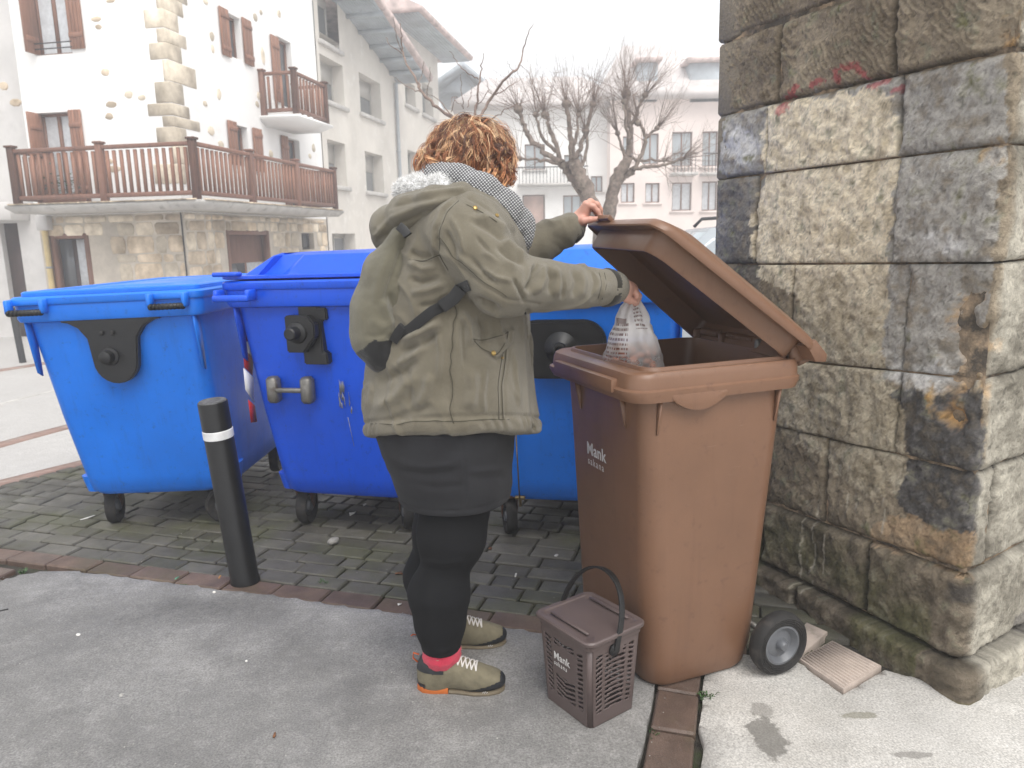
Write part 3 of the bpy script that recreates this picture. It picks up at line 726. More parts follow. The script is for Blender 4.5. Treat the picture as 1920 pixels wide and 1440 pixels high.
def pil_color(u, z, P):
    q = proj(P); q = q+np.stack([fbm(P, 22, 4, 1), fbm(P, 22, 4, 2)], -1)*11
    n = fbm(P, 5, 5, 3); n2 = fbm(P, 22, 5, 4, .65); n3 = fbm(P, 75, 3, 6, .7)
    A = lambda poly: in_poly(q[:, 0], q[:, 1], poly)
    c = lerp3(np.clip(.5+.6*n, 0, 1), (.150, .120, .085), (.27, .225, .165))
    low = np.clip((.42-z)/.12+.4*n, 0, 1); c = lerp3(low, c, lerp3(np.clip(.5+.7*n2, 0, 1), (.085, .070, .050), (.17, .14, .105)))
    moss = np.clip((.40-z)/.3, 0, 1)*np.clip(n*1.6+.1, 0, 1)*(u < -.1); c = lerp3(moss*.7, c, (.075, .080, .028))
    g = A(GREYP)*np.clip(1.1+.7*n2, .25, 1); c = lerp3(g, c, lerp3(np.clip(.5+.6*n2, 0, 1), (.215, .203, .185), (.315, .298, .272)))
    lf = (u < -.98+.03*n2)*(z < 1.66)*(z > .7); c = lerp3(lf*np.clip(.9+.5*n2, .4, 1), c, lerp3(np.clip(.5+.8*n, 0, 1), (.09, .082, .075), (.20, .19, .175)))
    cr = A(CREAM); up = np.clip((z-1.08)/.28, 0, 1)
    crc = lerp3(up, lerp3(np.clip(.5+.5*n2, 0, 1), (.235, .195, .135), (.42, .37, .285)), lerp3(np.clip(.58+.5*n2, 0, 1), (.42, .355, .25), (.62, .55, .43)))
    c = lerp3(cr*np.clip(1.2+.6*n3, .55, 1), c, crc)
    bl = A(BLACK); c = lerp3(bl*np.clip(1.05+.5*n2, .45, 1), c, lerp3(np.clip(.45+.8*n2, 0, 1), (.035, .034, .035), (.115, .108, .103)))
    wb = np.clip(1-np.hypot((q[:, 0]-1745)/110, (q[:, 1]-705)/36), 0, 1)+np.clip(1-np.hypot((q[:, 0]-1770)/60, (q[:, 1]-455)/40), 0, 1)+np.clip(1-np.hypot((q[:, 0]-1385)/40, (q[:, 1]-275)/50), 0, 1)
    c = lerp3(np.clip(wb*2.2+n2*.6-.35, 0, .8), c, (.50, .49, .475))
    c = lerp3(A(TAN)*np.clip(.9+.6*n2, .3, 1)*.85, c, lerp3(np.clip(.5+.7*n, 0, 1), (.25, .17, .10), (.40, .29, .19)))
    dk = np.clip(1-np.hypot((q[:, 0]-1815)/46, (q[:, 1]-1108)/34), 0, 1); c = lerp3(np.clip(dk*2.5+n2*.5-.2, 0, .9), c, (.045, .04, .036))
    dk = np.clip(1-np.hypot((q[:, 0]-1800)/40, (q[:, 1]-1300)/30), 0, 1); c = lerp3(np.clip(dk*2+n2*.7-.3, 0, .85), c, (.10, .095, .03))
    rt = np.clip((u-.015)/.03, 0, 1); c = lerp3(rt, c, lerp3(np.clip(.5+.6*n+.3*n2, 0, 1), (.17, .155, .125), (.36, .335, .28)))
    gc = np.clip(1-np.hypot((q[:, 0]-1925)/28, (q[:, 1]-1175)/32), 0, 1); c = lerp3(np.clip(gc*6, 0, .8)*rt, c, (.13, .12, .11))
    er = ero(u, z, P); c = lerp3(np.clip(er*1.3-.3+.5*n2, 0, 1)*(er > .06), c, lerp3(np.clip(.5+n2, 0, 1), (.16, .10, .05), (.40, .23, .09)))
    ppx = proj(P)+np.stack([fbm(P, 30, 3, 12), fbm(P, 30, 3, 13)], -1)*3
    for L in REDS:
        d, t = dist_polyline(ppx, L); c = lerp3(np.clip(1.6-d/4.5+.9*n3, 0, .6)*(d < 12), c, (.30, .035, .05))
    for L in DRIPS:
        d, t = dist_polyline(ppx, L); c = lerp3(np.clip(1.3-d/1.5, 0, .6)*(d < 4), c, (.42, .38, .31))
    pit = np.clip((n3-.55)*3, 0, 1); c = c*(1-.5*pit[:, None])
    return np.clip(c*(1+.15*n3[:, None]+.10*n2[:, None]), .012, .9)
def ero(u, z, P=None):
    e = np.exp(-((u+.06)/.085)**2)*(np.clip((z-.78)/.1, 0, 1)*np.clip((1.30-z)/.15, 0, 1))
    e = e*.85+.8*np.exp(-((u+.02)/.07)**2)*(np.exp(-((z-1.93)/.045)**2)+np.exp(-((z-1.63)/.03)**2)*.5+np.exp(-((z-.955)/.03)**2)*.6)
    if P is not None: e = e*np.clip(.65+.9*fbm(P, 11, 3, 9), 0, 1.6)
    return e
def stone(quad, name='stone', step=.0085, plaster=.5, tool=0., out0=0.0, mat=None, parent=None, amp=1.0):
    """quad: (u,z) corners bl, br, tr, tl"""
    q = np.array(quad, float); w = max(q[1, 0]-q[0, 0], .05); h = max(q[3, 1]-q[0, 1], .05)
    n = max(4, int(w/step)); m = max(4, int(h/step))
    s = np.linspace(0, 1, n+1); t = np.linspace(0, 1, m+1); S, T = np.meshgrid(s, t, indexing='ij')
    UZ = ((1-S)*(1-T))[..., None]*q[0]+(S*(1-T))[..., None]*q[1]+(S*T)[..., None]*q[2]+((1-S)*T)[..., None]*q[3]
    u = UZ[..., 0].ravel(); z = UZ[..., 1].ravel()
    P0 = pil_pt(u, z, np.zeros(len(u)))
    e = np.minimum(np.minimum(S, 1-S)*w, np.minimum(T, 1-T)*h).ravel()
    wob = fbm(P0, 9, 3, 21)
    n1 = fbm(P0, 3.5, 3, 22); n2 = fbm(P0, 14, 4, 23); n3 = fbm(P0, 48, 3, 24)
    pxs = proj(P0); pnt = in_poly(pxs[:, 0], pxs[:, 1], CREAM) | (in_poly(pxs[:, 0], pxs[:, 1], GREYP) & (z < 1.62)); pl_ = np.where(pnt, np.maximum(plaster, .88), plaster*.8)
    jw = .0065*(1+.9*wob); drop = np.exp(-(np.maximum(e-.002, 0)/np.maximum(jw, .004))**1.4)
    out = out0+amp*(.008*n1+.0075*n2+.0050*n3)-drop*(.024-.022*pl_)-.013*np.clip(n2-.42, 0, 1)*1.6
    if tool: out += tool*.0050*np.sin((u*.80+z*.6)*330+9*n1+4.5*n2)*np.clip(.6+n2, 0, 1)
    out -= .055*ero(u, z, P0)
    edge = e < 1e-6; 
    P = pil_pt(u, z, out)
    I = np.arange((n+1)*(m+1)).reshape(n+1, m+1); F = np.stack([I[:-1, :-1], I[1:, :-1], I[1:, 1:], I[:-1, 1:]], -1).reshape(-1, 4)
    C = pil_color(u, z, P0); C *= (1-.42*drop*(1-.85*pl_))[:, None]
    # sides: rim pulled back into the wall
    rim = np.concatenate([I[:, 0], I[-1, 1:], I[-2::-1, -1], I[0, -2:0:-1]]); k = len(rim); nv = len(P)
    B = pil_pt(u[rim], z[rim], np.full(k, out0-.12)); V = np.concatenate([P, B])
    j = np.arange(k); F2 = np.stack([rim[j], nv+j, nv+(j+1) % k, rim[(j+1) % k]], 1)
    V = np.concatenate([P, B]); C = np.concatenate([C, C[rim]*.7])
    return obj(name, V, np.concatenate([F, F2]), mat, parent, True, True, C)
_b = NB('pillar_stone'); _t = _b.attr(); _g = _b.noise(95, 5, .72); _h = _b.noise(24, 5, .65); _v = _b.voro(60)
_c = _b.mix(.8, _t, _b.ramp(_g, [(.25, .66), (.5, 1.0), (.78, 1.36)]), 'MULTIPLY')
_c = _b.mix(_b.math('MULTIPLY', _b.step(_v, .09, .03), .55), _c, (.03, .028, .025))
M['pillar_stone'] = _b.set(color=_c, rough=.9, spec=.25, normal=_b.bump(_b.math('ADD', _b.math('MULTIPLY', _g, 1.0), _h), 1.0, .011))
M['pillar_mortar'] = plain('crumbling_mortar', (.30, .22, .145), .95, .35, 14, .9, 70, .01, spots=[((.06, .05, .04), 8, .42, .58)])
pillar = thing('stone_pillar', 'tall weathered stone pillar with cream and grey paint patches over old red scrawl', 'stone pillar', tuple(PC+.4*PIN))
rows = [
 ((2.74, 2.99), [-1.30, -.80, -.2, .45, .85], 0, 1), ((2.46, 2.74), [-1.30, -1.0, -.38, .3, .85], 0, 1),
 ((2.19, 2.46), [-1.30, -.62, .35, .85], 0, 1), ((1.90, 2.19), [-1.29, -.935, -.41, .02, .5, .85], 0, 1.),
 ((1.64, 1.90), [-1.285, -.98, -.37, .18, .85], .6, 0), ((1.305, 1.64), [-1.28, -1.03, -.36, .3, .85], .75, 0),
 ((.955, 1.305), [-1.28, -.80, -.30, .25, .85], .85, 0), ((.68, .955), [-1.28, -.86, -.30, .3, .85], .85, 0),
 ((.345, .68), [-1.28, -.9, -.585, .12, .85], .3, 0), ((.075, .345), [-1.28, -.9, -.37, .40, .9], .15, 0)]
tilt = {2.19: (.012, -.02), 1.90: (.006, -.01), 1.64: (.006, .006), 1.305: (-.016, .02), .955: (-.05, .035), .68: (-.04, .03), .345: (-.045, .045), .075: (-.02, .03)}
def zc(z, u):
    a, b = tilt.get(z, (0, 0)); t = np.clip((u+1.28)/1.3, 0, 1.2); return z+a*(1-t)+b*t
for (z0, z1), us, pl, tl in rows:
    for u0, u1 in zip(us[:-1], us[1:]):
        g = .0035
        quad = [(u0+g, zc(z0, u0)+g), (u1-g, zc(z0, u1)+g), (u1-g, zc(z1, u1)-g), (u0+g, zc(z1, u0)-g)]
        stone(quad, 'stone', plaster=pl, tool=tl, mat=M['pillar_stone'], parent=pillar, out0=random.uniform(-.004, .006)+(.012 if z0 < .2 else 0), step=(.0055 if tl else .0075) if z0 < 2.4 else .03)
for u0, u1, h in ((-1.32, -.66, .055), (-.655, .34, .10), (.345, .92, .10)):
    stone([(u0+.003, -.06), (u1-.003, -.06), (u1-.003, zc(.075, u1)-.004), (u0+.003, zc(.075, u0)-.004)], 'plinth_stone', plaster=.2, mat=M['pillar_stone'], parent=pillar, out0=.062)
o = obj('mortar', np.concatenate([pil_pt(np.array([-1.27, 0, .85]), np.full(3, z), np.full(3, -.020)) for z in (-.06, 2.98)]), [(0, 1, 4, 3), (1, 2, 5, 4)], M['pillar_mortar'], pillar, False)
far = pil_pt(np.array([-1.27]), np.array([0.]), np.array([-.02]))[0]; rgt = pil_pt(np.array([.85]), np.array([0.]), np.array([-.02]))[0]
bk = far+PR*.85; b = MB(); b.loft([[(*p[:2], z) for p in (far, pil_pt(np.array([0.]), np.array([0.]), np.array([-.12]))[0], rgt, bk)] for z in (-.05, 2.99)]); b.build('core', M['pillar_mortar'], pillar)
# far-left return of the pillar: plain stones turn the corner
for i, ((z0, z1), us, pl, tl) in enumerate(rows):
    p0 = pil_pt(np.array([us[0]+.004]), np.array([0.]), np.array([-.005]))[0]; w = .40 if i % 2 else .62
    b = MB().box(tuple(p0+PR*w/2+np.array([0, 0, (z0+z1)/2])+PL*(-.06)), (w, .14, z1-z0-.008), Matrix.Rotation(math.atan2(PR[1], PR[0]), 4, 'Z'), .012)
    V, F = b.arrays(); obj('stone', V, F, M['pillar_stone'], pillar, False, True, np.tile([[.17, .145, .11]], (len(V), 1)))
# ------------------------------------------------------------------ blue wheeled containers
def ring(x0, x1, y0, y1, r, z, k=5): return [(x, y, z) for x, y in rrect(x0, x1, y0, y1, r, k)]
def caster(root, x, y, turn, z=.0, r=.095):
    R = Matrix.Rotation(turn, 4, 'Z')
    w = MB().lathe([(r*.55, -.012), (r*.93, -.026), (r, -.014), (r, .014), (r*.93, .026), (r*.55, .012)], (0, 0, 0), 'X', 28, R, False); off = R @ Vector((0, .035, 0))
    c = (x+off.x, y+off.y, r+.001)
    def mv(b): b.V = [v+np.array(c) for v in b.V]; return b
    o = mv(w).build('tyre', M['rubber'], None, smooth='auto')
    hub = mv(MB().lathe([(.012, -.03), (.03, -.026), (.034, -.012), (r*.58, -.008), (r*.58, .008), (.034, .012), (.03, .026), (.012, .03)], (0, 0, 0), 'X', 20, R)).build('hub', M['grey_plastic'], None, smooth='auto')
    b = MB()
    for s in (-1, 1):
        q = [(.0, -.01), (.02, .02), (.045, .10), (.0, .125), (-.05, .10), (-.02, .0)]
        b.prism(q, .004, R @ Vector((s*.036-.002, 0, 0)), R @ Vector((0, -1, 0)), (0, 0, 1), R @ Vector((1, 0, 0)))
    b.box((R @ Vector((0, -.035, .112)))[:], (.085, .085, .012), R)
    b.lathe([(.03, 0), (.03, .03)], (R @ Vector((0, -.035, .115)))[:], 'Z', 14)
    mv(b); br = b.build('caster_bracket', M['rusty'], root, smooth=False, world=False)
    for k in (o, hub): k.parent = br
    for k in (o, hub, br): WM[k.name] = wm(root)
    return br
def grip(root, x0, x1, y, z, mat_grip):
    b = MB(); w = x1-x0
    b.box(((x0+x1)/2, y-.004, z-.010), (w+.02, .012, .03), None, .003); g = b.build('handle', M['blue'], root, world=False)
    for xx in (x0, x1): q_ = MB().box((xx, y-.022, z-.028), (.022, .045, .065), None, .006).build('handle_arm', M['blue'], g, world=False)
    b = MB().tube([(x0, y-.036, z-.055), (x1, y-.036, z-.055)], .014, 10)
    for i in range(9): b.lathe([(.0155, -.003), (.0155, .003)], (x0+w*(i+.5)/9, y-.036, z-.055), 'X', 10)
    h = b.build('grip', mat_grip, g, world=False); WM[h.name] = wm(root); return g

def blue_bin(label, loc, yaw, roll, mat, sx=1.0, dome=True, sz=1.0, casters=((-.29, .14, .3), (.27, .12, -1.0), (-.27, .95, .4), (.27, .95, .2))):
    root = thing('waste_container', label, 'waste container', loc, (0, roll, yaw), 'blue wheeled waste containers on the pavers')
    D = 1.12; X = lambda a: a*sx
    body = MB(); K = 6
    prof = [(.235, .318, .03, .10), (.205, .30, .06, .08), (.20, .335, .03, .09), (.225, .352, .004, .09), (.30, .360, -.012, .085), (.62, .382, -.075, .07), (.95, .398, -.135, .06), (1.085, .404, -.155, .055)]
    rings = []
    prof2 = [(z if z < .3 else .3+(z-.3)*sz, a, y, r) for z, a, y, r in prof[2:]]; T = .3+(1.075-.3)*sz-1.075
    rings = [ring(-X(a), X(a), y, D-y*.55, r, z, K) for z, a, y, r in prof2]
    body.loft(rings, True, False)
    body.build('body', mat, root, smooth='auto', world=False)
    fy = lambda z: float(np.interp(z, [p[0] for p in prof2], [p[2] for p in prof2]))
    # rim: stout band with inner lip
    rm = MB(); o = .045
    outer = lambda e, z: ring(-X(.404)-e, X(.404)+e, -.155-e, D+.085+e, .05, z+T, K)
    rm.loft([outer(-.012, 1.075), outer(.012, 1.07), outer(.028, 1.075), outer(.034, 1.09), outer(.034, 1.150), outer(.040, 1.152), outer(.044, 1.160), outer(.044, 1.182), outer(.036, 1.190), outer(-.01, 1.190), outer(-.03, 1.186), outer(-.036, 1.17), outer(-.036, 1.0)], False, False)
    rm.build('rim', mat, root, smooth='auto', world=False)
    # stiffening fins below the rim and pockets for the wheels
    for s in (-1, 1):
        f = MB().prism([(0, 0), (.035, 0), (.03, -.06), (.0, -.24), (-.03, -.26), (-.03, 0)], .008, (s*X(.392)-.004, -.140, 1.075+T), (0, -1, 0), (0, 0, 1), (1, 0, 0)); f.build('fin', mat, root, world=False)
        for yy in (.13, .95):
            p = MB().loft([ring(s*X(.285)-.085, s*X(.285)+.085, yy-.10, yy+.10, .04, .215), ring(s*X(.285)-.095, s*X(.285)+.095, yy-.12, yy+.12, .04, .30)])
            p.build('wheel_pocket', mat, root, smooth='auto', world=False)
    for x, y, t in casters: caster(root, X(x), y, t)
    # lid
    if dome:
        A = lambda z, e, f=0.: ring(-X(.44)+e, X(.44)-e, -.165+f, D+.10, .04, z+T, K)
        l = MB().loft([A(1.196, 0), A(1.200, -.012, -.015), A(1.212, -.012, -.015), A(1.214, .03, .03)], True, True); l.build('lid', mat, root, smooth='auto', world=False)
        d = MB()
        # faceted dome with a notch in its front
        def rg(z, xl, xr, yf, yb, nx, nd):
            z = z+T-max(0, z-1.21)*.30
            return [(xl, yf+.06, z), (xl+.03, yf, z), (nx, yf, z), (nx+.012, yf+nd, z), (nx+.11, yf+nd, z), (nx+.15, yf, z), (xr-.03, yf, z), (xr, yf+.06, z), (xr, yb, z), (xl, yb, z)]
        d.loft([rg(1.206, -X(.40), X(.40), -.12, D+.05, -.30, .03), rg(1.225, -X(.385), X(.385), -.105, D+.03, -.29, .04), rg(1.335, -X(.275), X(.275), -.05, D-.15, -.235, .055), rg(1.350, -X(.255), X(.255), .01, D-.2, -.23, .06), rg(1.352, -X(.2), X(.2), .1, D-.25, -.19, .0)], False, True)
        d.build('lid_dome', mat, root, bevel=.006, world=False)
        MB().box((-X(.40), -.19, 1.222+T), (.13, .05, .02), None, .006).build('lid_tab', mat, root, world=False)
        MB().box((X(.40), -.19, 1.222+T), (.13, .05, .02), None, .006).build('lid_tab', mat, root, world=False)
    else:
        A = lambda z, e: ring(-X(.42)+e, X(.42)-e, -.155+e, D+.07-e, .04, z+T, K)
        l = MB().loft([A(1.191, 0), A(1.206, .0), A(1.212, .006), A(1.212, .05), A(1.200, .06), A(1.200, .20), A(1.214, .23), A(1.214, .30)], True, True)
        l.build('lid', mat, root, smooth='auto', world=False)
    return root, fy

G_b1 = onz(266, 925, .2); G_b2 = onz(650, 930, .2); G_b3 = onz(1090, 941, .2)
b1, fy1 = blue_bin('flat lidded blue waste container on the far left behind the black bollard', (G_b1[0]+.075, G_b1[1]-.015, 0), rad(-2), rad(-1.6), M['blue'], 1.0, False, 1.03, ((-.30, .13, .25), (.27, .10, -1.05), (-.27, .95, .4), (.27, .95, .2)))
# T-shaped trunnion plate
def plate(root, pts, y, z0, dep, mat, x0=0., name='lifting_plate', parent=None, bev=.006):
    b = MB().prism(pts, dep, (x0, y, z0), (1, 0, 0), (0, 0, 1), (0, -1, 0)); V, F = b.arrays(); me = mesh_np(name, V, F, False)
    bm = bmesh.new(); bm.from_mesh(me); bmesh.ops.recalc_face_normals(bm, faces=bm.faces)
    bmesh.ops.bevel(bm, geom=[e for e in bm.edges if e.calc_face_angle(0) > .6], offset=bev, segments=2, affect='EDGES'); bm.to_mesh(me); bm.free(); auto_smooth(me)
    o = link(name, me, mat, root if parent is None else parent, False); WM[o.name] = wm(root); return o
arc = [(.092*math.cos(a)+.0, -.195+.092*math.sin(a)) for a in np.linspace(0, -math.pi, 13)]
arc = [(x*1.15, z*1.14) for x, z in arc]
tp = [(.235, 0), (.235, -.035), (.20, -.04), (.155, -.065), (.118, -.115)]+arc+[(-.118, -.115), (-.155, -.065), (-.20, -.04), (-.235, -.035), (-.235, 0)]
pl = plate(b1, tp[::-1], fy1(.95)-.012, 1.125, .035, M['black_plastic'], .005)
bt = MB().lathe([(.045, 0), (.042, .018), (.030, .022), (.028, .06), (.022, .064)], (0, 0, 0), 'Z', 20); bt.V = [np.stack([v[:, 0]-.015, fy1(.9)-.045-v[:, 2], v[:, 1]+.925], 1) for v in bt.V]
o = bt.build('trunnion', M['black_plastic'], pl, smooth='auto', world=False)
bt = MB()
for xx in (-.035, .015): MB().box((xx, fy1(1.0)-.048, 1.035), (.016, .006, .02), None, .003).build('slot', M['rubber'], pl, world=False)
for x0, x1 in ((-.425, -.265), (.225, .385)): grip(b1, x0, x1, -.195, 1.20, M['black_plastic'])

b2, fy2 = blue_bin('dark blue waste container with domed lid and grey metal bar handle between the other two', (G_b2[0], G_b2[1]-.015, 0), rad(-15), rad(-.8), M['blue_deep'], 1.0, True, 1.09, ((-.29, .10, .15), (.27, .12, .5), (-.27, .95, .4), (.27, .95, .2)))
y = fy2(.98)
pl = plate(b2, [(-.055, .15), (.045, .15), (.045, .10), (.085, .10), (.085, .045), (.055, .045), (.055, -.10), (.075, -.10), (.075, -.155), (-.045, -.155), (-.045, -.09), (-.055, -.09)], y+.01, 1.035, .045, M['black_plastic'], -.02)
p2 = plate(b2, [(-.085, .075), (.03, .075), (.06, .04), (.06, -.02), (0, -.09), (-.085, -.09)], y-.034, 1.03, .045, M['black_plastic'], -.035, 'trunnion_block', pl)
bt = MB().lathe([(.05, 0), (.046, .012), (.030, .02), (.028, .065), (.022, .07)], (0, 0, 0), 'Z', 20); bt.V = [np.stack([v[:, 0]-.06, y-.078-v[:, 2], v[:, 1]+1.03], 1) for v in bt.V]
bt.build('trunnion', M['black_plastic'], pl, smooth='auto', world=False)
hb = MB()
for xx in (-.255, -.08): MB().box((xx, fy2(.76)-.035, .755), (.058, .06, .125), None, .014).build('handle_mount', M['steel'], b2, world=False)
MB().box((-.17, fy2(.76)-.05, .755), (.14, .022, .022), None, .005).build('bar', M['steel'], b2, world=False)
z = 1.20
hd = MB().box((-.345, -.26, z-.012), (.182, .022, .03), None, .006).build('handle', M['blue_deep'], b2, world=False)
for xx in (-.425, -.265): MB().box((xx, -.225, z), (.022, .07, .05), None, .006).build('handle_arm', M['blue_deep'], b2, world=False)
# worn reflective sticker on the left flank and a smear of grey paint on the front
def flat_marks(name, root, polys, P0, U, Vv, N, mat):
    b = MB()
    for p in polys: b.prism(p, .0012, P0, U, Vv, N)
    o = b.build(name, mat, root, world=False); WM[o.name] = wm(root); return o
M['red_film'] = plain('red_reflective_film', (.42, .02, .02), .4, .2, 14, .1, spots=[((.5, .45, .42), 16, .64, .7)])
sk = [[(-.02, .30), (.012, .32), (.02, .22), (-.012, .20)], [(-.005, .13), (.035, .19), (.04, .10), (.01, .05)], [(.02, -.09), (.045, -.05), (.048, -.16), (.02, -.17)]]
skw = [[(-.018, .20), (.02, .215), (.03, .14), (-.01, .13)], [(.008, .04), (.045, .10), (.05, .0), (.02, -.08)]]
[flat_marks('warning_sticker', b2, [q_], (-.392, -.06, .76), (.22, -2.1, 0), (-.055, 0, 1), (-1, -.12, -.04), M['red_film']) for q_ in sk]; [flat_marks('warning_sticker', b2, [q_], (-.392, -.06, .76), (.22, -2.1, 0), (-.055, 0, 1), (-1, -.12, -.04), M['white_band']) for q_ in skw]
M['grey_smear'] = plain('dried_grey_paint', (.28, .29, .34), .7, .25, 40, .3)
rr = random.Random(4); pol = []
for i in range(15):
    x = rr.gauss(0, .022); z = rr.uniform(.0, .10)-abs(x); l = rr.uniform(.02, .06); w = rr.uniform(.002, .006); s = rr.uniform(-.25, .25)-x*3
    pol.append([(x-w, z), (x+w*.6, z+l*.9), (x+w+s*.01, z+l), (x+w*1.2+s*.01, z+l*.3), (x+s*.02, z-l*.35)])
pol.append([(.004, -.05), (.007, -.05), (.012, -.20), (.0105, -.20)])
flat_marks('paint_smear', b2, pol, (.085, fy2(.67)-.016, .67), (1, 0, 0), (0, -.19, .98), (0, -.98, -.19), M['grey_smear'])

b3, fy3 = blue_bin('light blue waste container with broad black rounded plate behind the brown container', (G_b3[0], G_b3[1]-.015, 0), rad(-11), rad(-.6), M['blue'], 1.13, True, 1.09, ((-.31, .06, .35), (.29, .12, .5), (-.29, .95, .4), (.29, .95, .2)))
pl = plate(b3, rrect(-.21, .19, -.13, .125, .10, 7), fy3(.96), .95, .05, M['black_plastic'], -.055, bev=.012)
bt = MB().lathe([(.075, 0), (.06, .02), (.035, .035), (.030, .04), (.028, .065), (.018, .068), (.016, .058)], (0, 0, 0), 'Z', 24); bt.V = [np.stack([v[:, 0]-.06, fy3(.96)-.045-v[:, 2], v[:, 1]+.955], 1) for v in bt.V]
bt.build('trunnion', M['black_plastic'], pl, smooth='auto', world=False)
M['brass'] = plain('dull_brass', (.36, .26, .12), .4, .2, 20, .2, metal=.7)
px0 = onplane(983, 925, (G_b3[0], G_b3[1]-.09, 0), np.array([.19, -.98, 0])); lx = -.285
rd = MB().tube([(lx, fy3(.6)-.02, .62), (lx, fy3(.3)-.02, .19)], .0035, 6); ro = rd.build('lock_rod', M['brass'], b3, world=False)
MB().box((lx, fy3(.25)-.022, .225), (.05, .02, .016), None, .004).box((lx, fy3(.25)-.022, .205), (.014, .014, .05), None, .003).build('rod_clamp', M['brass'], b3, world=False)

# ------------------------------------------------------------------ brown two-wheeled container
BO = np.array([.335, 2.066]); BY = .373
bb = thing('wheelie_bin', 'open brown two wheeled organic waste container beside the pillar, lid lifted by the person', 'wheelie bin', (BO[0], BO[1], 0), (0, 0, BY), None)
BL, BWd, BZ = .621, .599, 1.038
# local frame: x front->back, y near->far
def bring(z, ix0, ix1, iy, r, k=7): return [(x, y, z) for x, y in rrect(ix0, BL-ix1, iy, BWd-iy, r, k)]
bd = MB()
bd.loft([bring(.018, .135, .155, .075, .06), bring(.012, .118, .14, .062, .07), bring(.03, .105, .125, .052, .075), bring(.09, .098, .105, .048, .075), bring(.5, .080, .075, .040, .068), bring(.80, .068, .055, .032, .062), bring(.955, .060, .045, .028, .058)], True, False)
bd.build('body', M['brown'], bb, smooth='auto', world=False)
rim = MB()
rim.loft([bring(.955, .058, .044, .027, .058), bring(.950, .030, .030, .010, .062), bring(.952, .010, .012, .0, .065), bring(.975, -.004, .0, -.004, .068), bring(.985, -.004, .0, -.004, .068), bring(.990, .006, .004, .002, .066), bring(1.018, .010, .004, .003, .066), bring(1.032, .016, .008, .008, .062), bring(1.038, .030, .014, .014, .058), bring(1.036, .058, .026, .030, .05), bring(1.036, .064, .030, .036, .05), bring(1.046, .068, .033, .040, .048), bring(1.046, .076, .040, .047, .044), bring(1.030, .079, .042, .050, .044), bring(.5, .10, .10, .065, .05), bring(.06, .13, .14, .075, .05)], False, True)
rim.build('rim', M['brown'], bb, smooth='auto', world=False)
# scalloped grip moulding on the near side band
sc = MB(); n = 15; top = [(.13+.19*i/(n-1), .972) for i in range(n)]; bot = [(.13+.19*i/(n-1), .958-.040*math.sin(math.pi*i/(n-1))**.8) for i in range(n)]
sc.prism(top+bot[::-1], .03, (0, .026, 0), (1, 0, 0), (0, 0, 1), (0, -1, 0)); sc.build('grip_moulding', M['brown'], bb, bevel=.004, world=False)
# gussets, edge rib and back spine
for xx, yy, dx, dy in ((.064, .45, -1, 0), (.064, .15, -1, 0), (.10, .034, 0, -1), (.52, .030, 0, -1)):
    b = MB(); u = (dx, dy, 0); nn = (-dy*1., dx*1., 0)
    b.prism([(0, 0), (.026, 0), (.004, -.10), (0, -.105)], .006, (xx, yy, .952), u, (0, 0, 1), nn); b.build('gusset', M['brown'], bb, world=False)
MB().loft([[(BL-.06+q, .10, z), (BL-.046+q, .10, z), (BL-.046+q, .14, z), (BL-.06+q, .14, z)] for z, q in ((.17, -.045), (.5, -.022), (.90, -.002))]).build('back_rib', M['grey_plastic'], bb, world=False)
# front lip handle between two corner lugs
lp = MB().loft([[(-.012, y, 1.012), (-.012, y, .972), (.03, y, .972), (.03, y, 1.012)] for y in (.10, BWd-.10)]); lp.build('front_lip', M['brown'], bb, bevel=.006, world=False)
# back handles, hinge knuckles and springs
for y0, y1 in ((.05, .22), (.36, .54)):
    b = MB().tube([(BL+.0, y0, 1.02), (BL+.055, y0+.005, 1.035), (BL+.065, y0+.02, 1.035), (BL+.065, y1-.02, 1.035), (BL+.055, y1-.005, 1.035), (BL, y1, 1.02)], .013, 9); b.build('handle', M['brown'], bb, smooth=True, world=False)
for y0, y1 in ((.06, .17), (.24, .38), (.43, .53)):
    b = MB(); n = 14
    for i in range(n): b.lathe([(.011, -.004), (.0145, -.0015), (.0145, .0015), (.011, .004)], (BL-.012, y0+(y1-y0)*(i+.5)/n, 1.068), 'Y', 12)
    b.build('hinge_spring', M['brown'], bb, smooth='auto', world=False)
for yy in (.045, .205, .40, .55): MB().box((BL-.012, yy, 1.05), (.05, .022, .055), None, .006).build('hinge_knuckle', M['brown'] if yy != .205 else M['steel'], bb, world=False)
# wheels
def bin_wheel(y, s):
    c = (BL-.075, y, .112); o = MB().lathe([(.066, s*.022), (.092, s*.027), (.102, s*.018), (.106, 0), (.102, -s*.018), (.092, -s*.027), (.066, -s*.022)], c, 'Y', 40, None, False)
    t = o.build('wheel', M['rubber'], bb, smooth='auto', world=False)
    for k in range(4):
        r = .074+.0062*k; rg = MB().lathe([(r-.0018, s*.0262), (r, s*.0282), (r+.0018, s*.0262)], c, 'Y', 40, None, False)
        e = rg.build('tread_ring', M['rubber'], t, smooth='auto', world=False)
    h = MB().lathe([(.012, s*.036), (.014, s*.034), (.018, s*.026), (.02, s*.012), (.046, s*.006), (.054, s*.016), (.060, s*.023), (.068, s*.022), (.068, -s*.02), (.01, -s*.02)], c, 'Y', 36); h.build('hub', M['grey_plastic'], t, smooth='auto', world=False)
bin_wheel(-.010, -1); bin_wheel(BWd+.010, 1)
MB().tube([(BL-.075, -.01, .112), (BL-.075, BWd+.01, .112)], .011, 10).build('axle', M['steel'], bb, world=False)
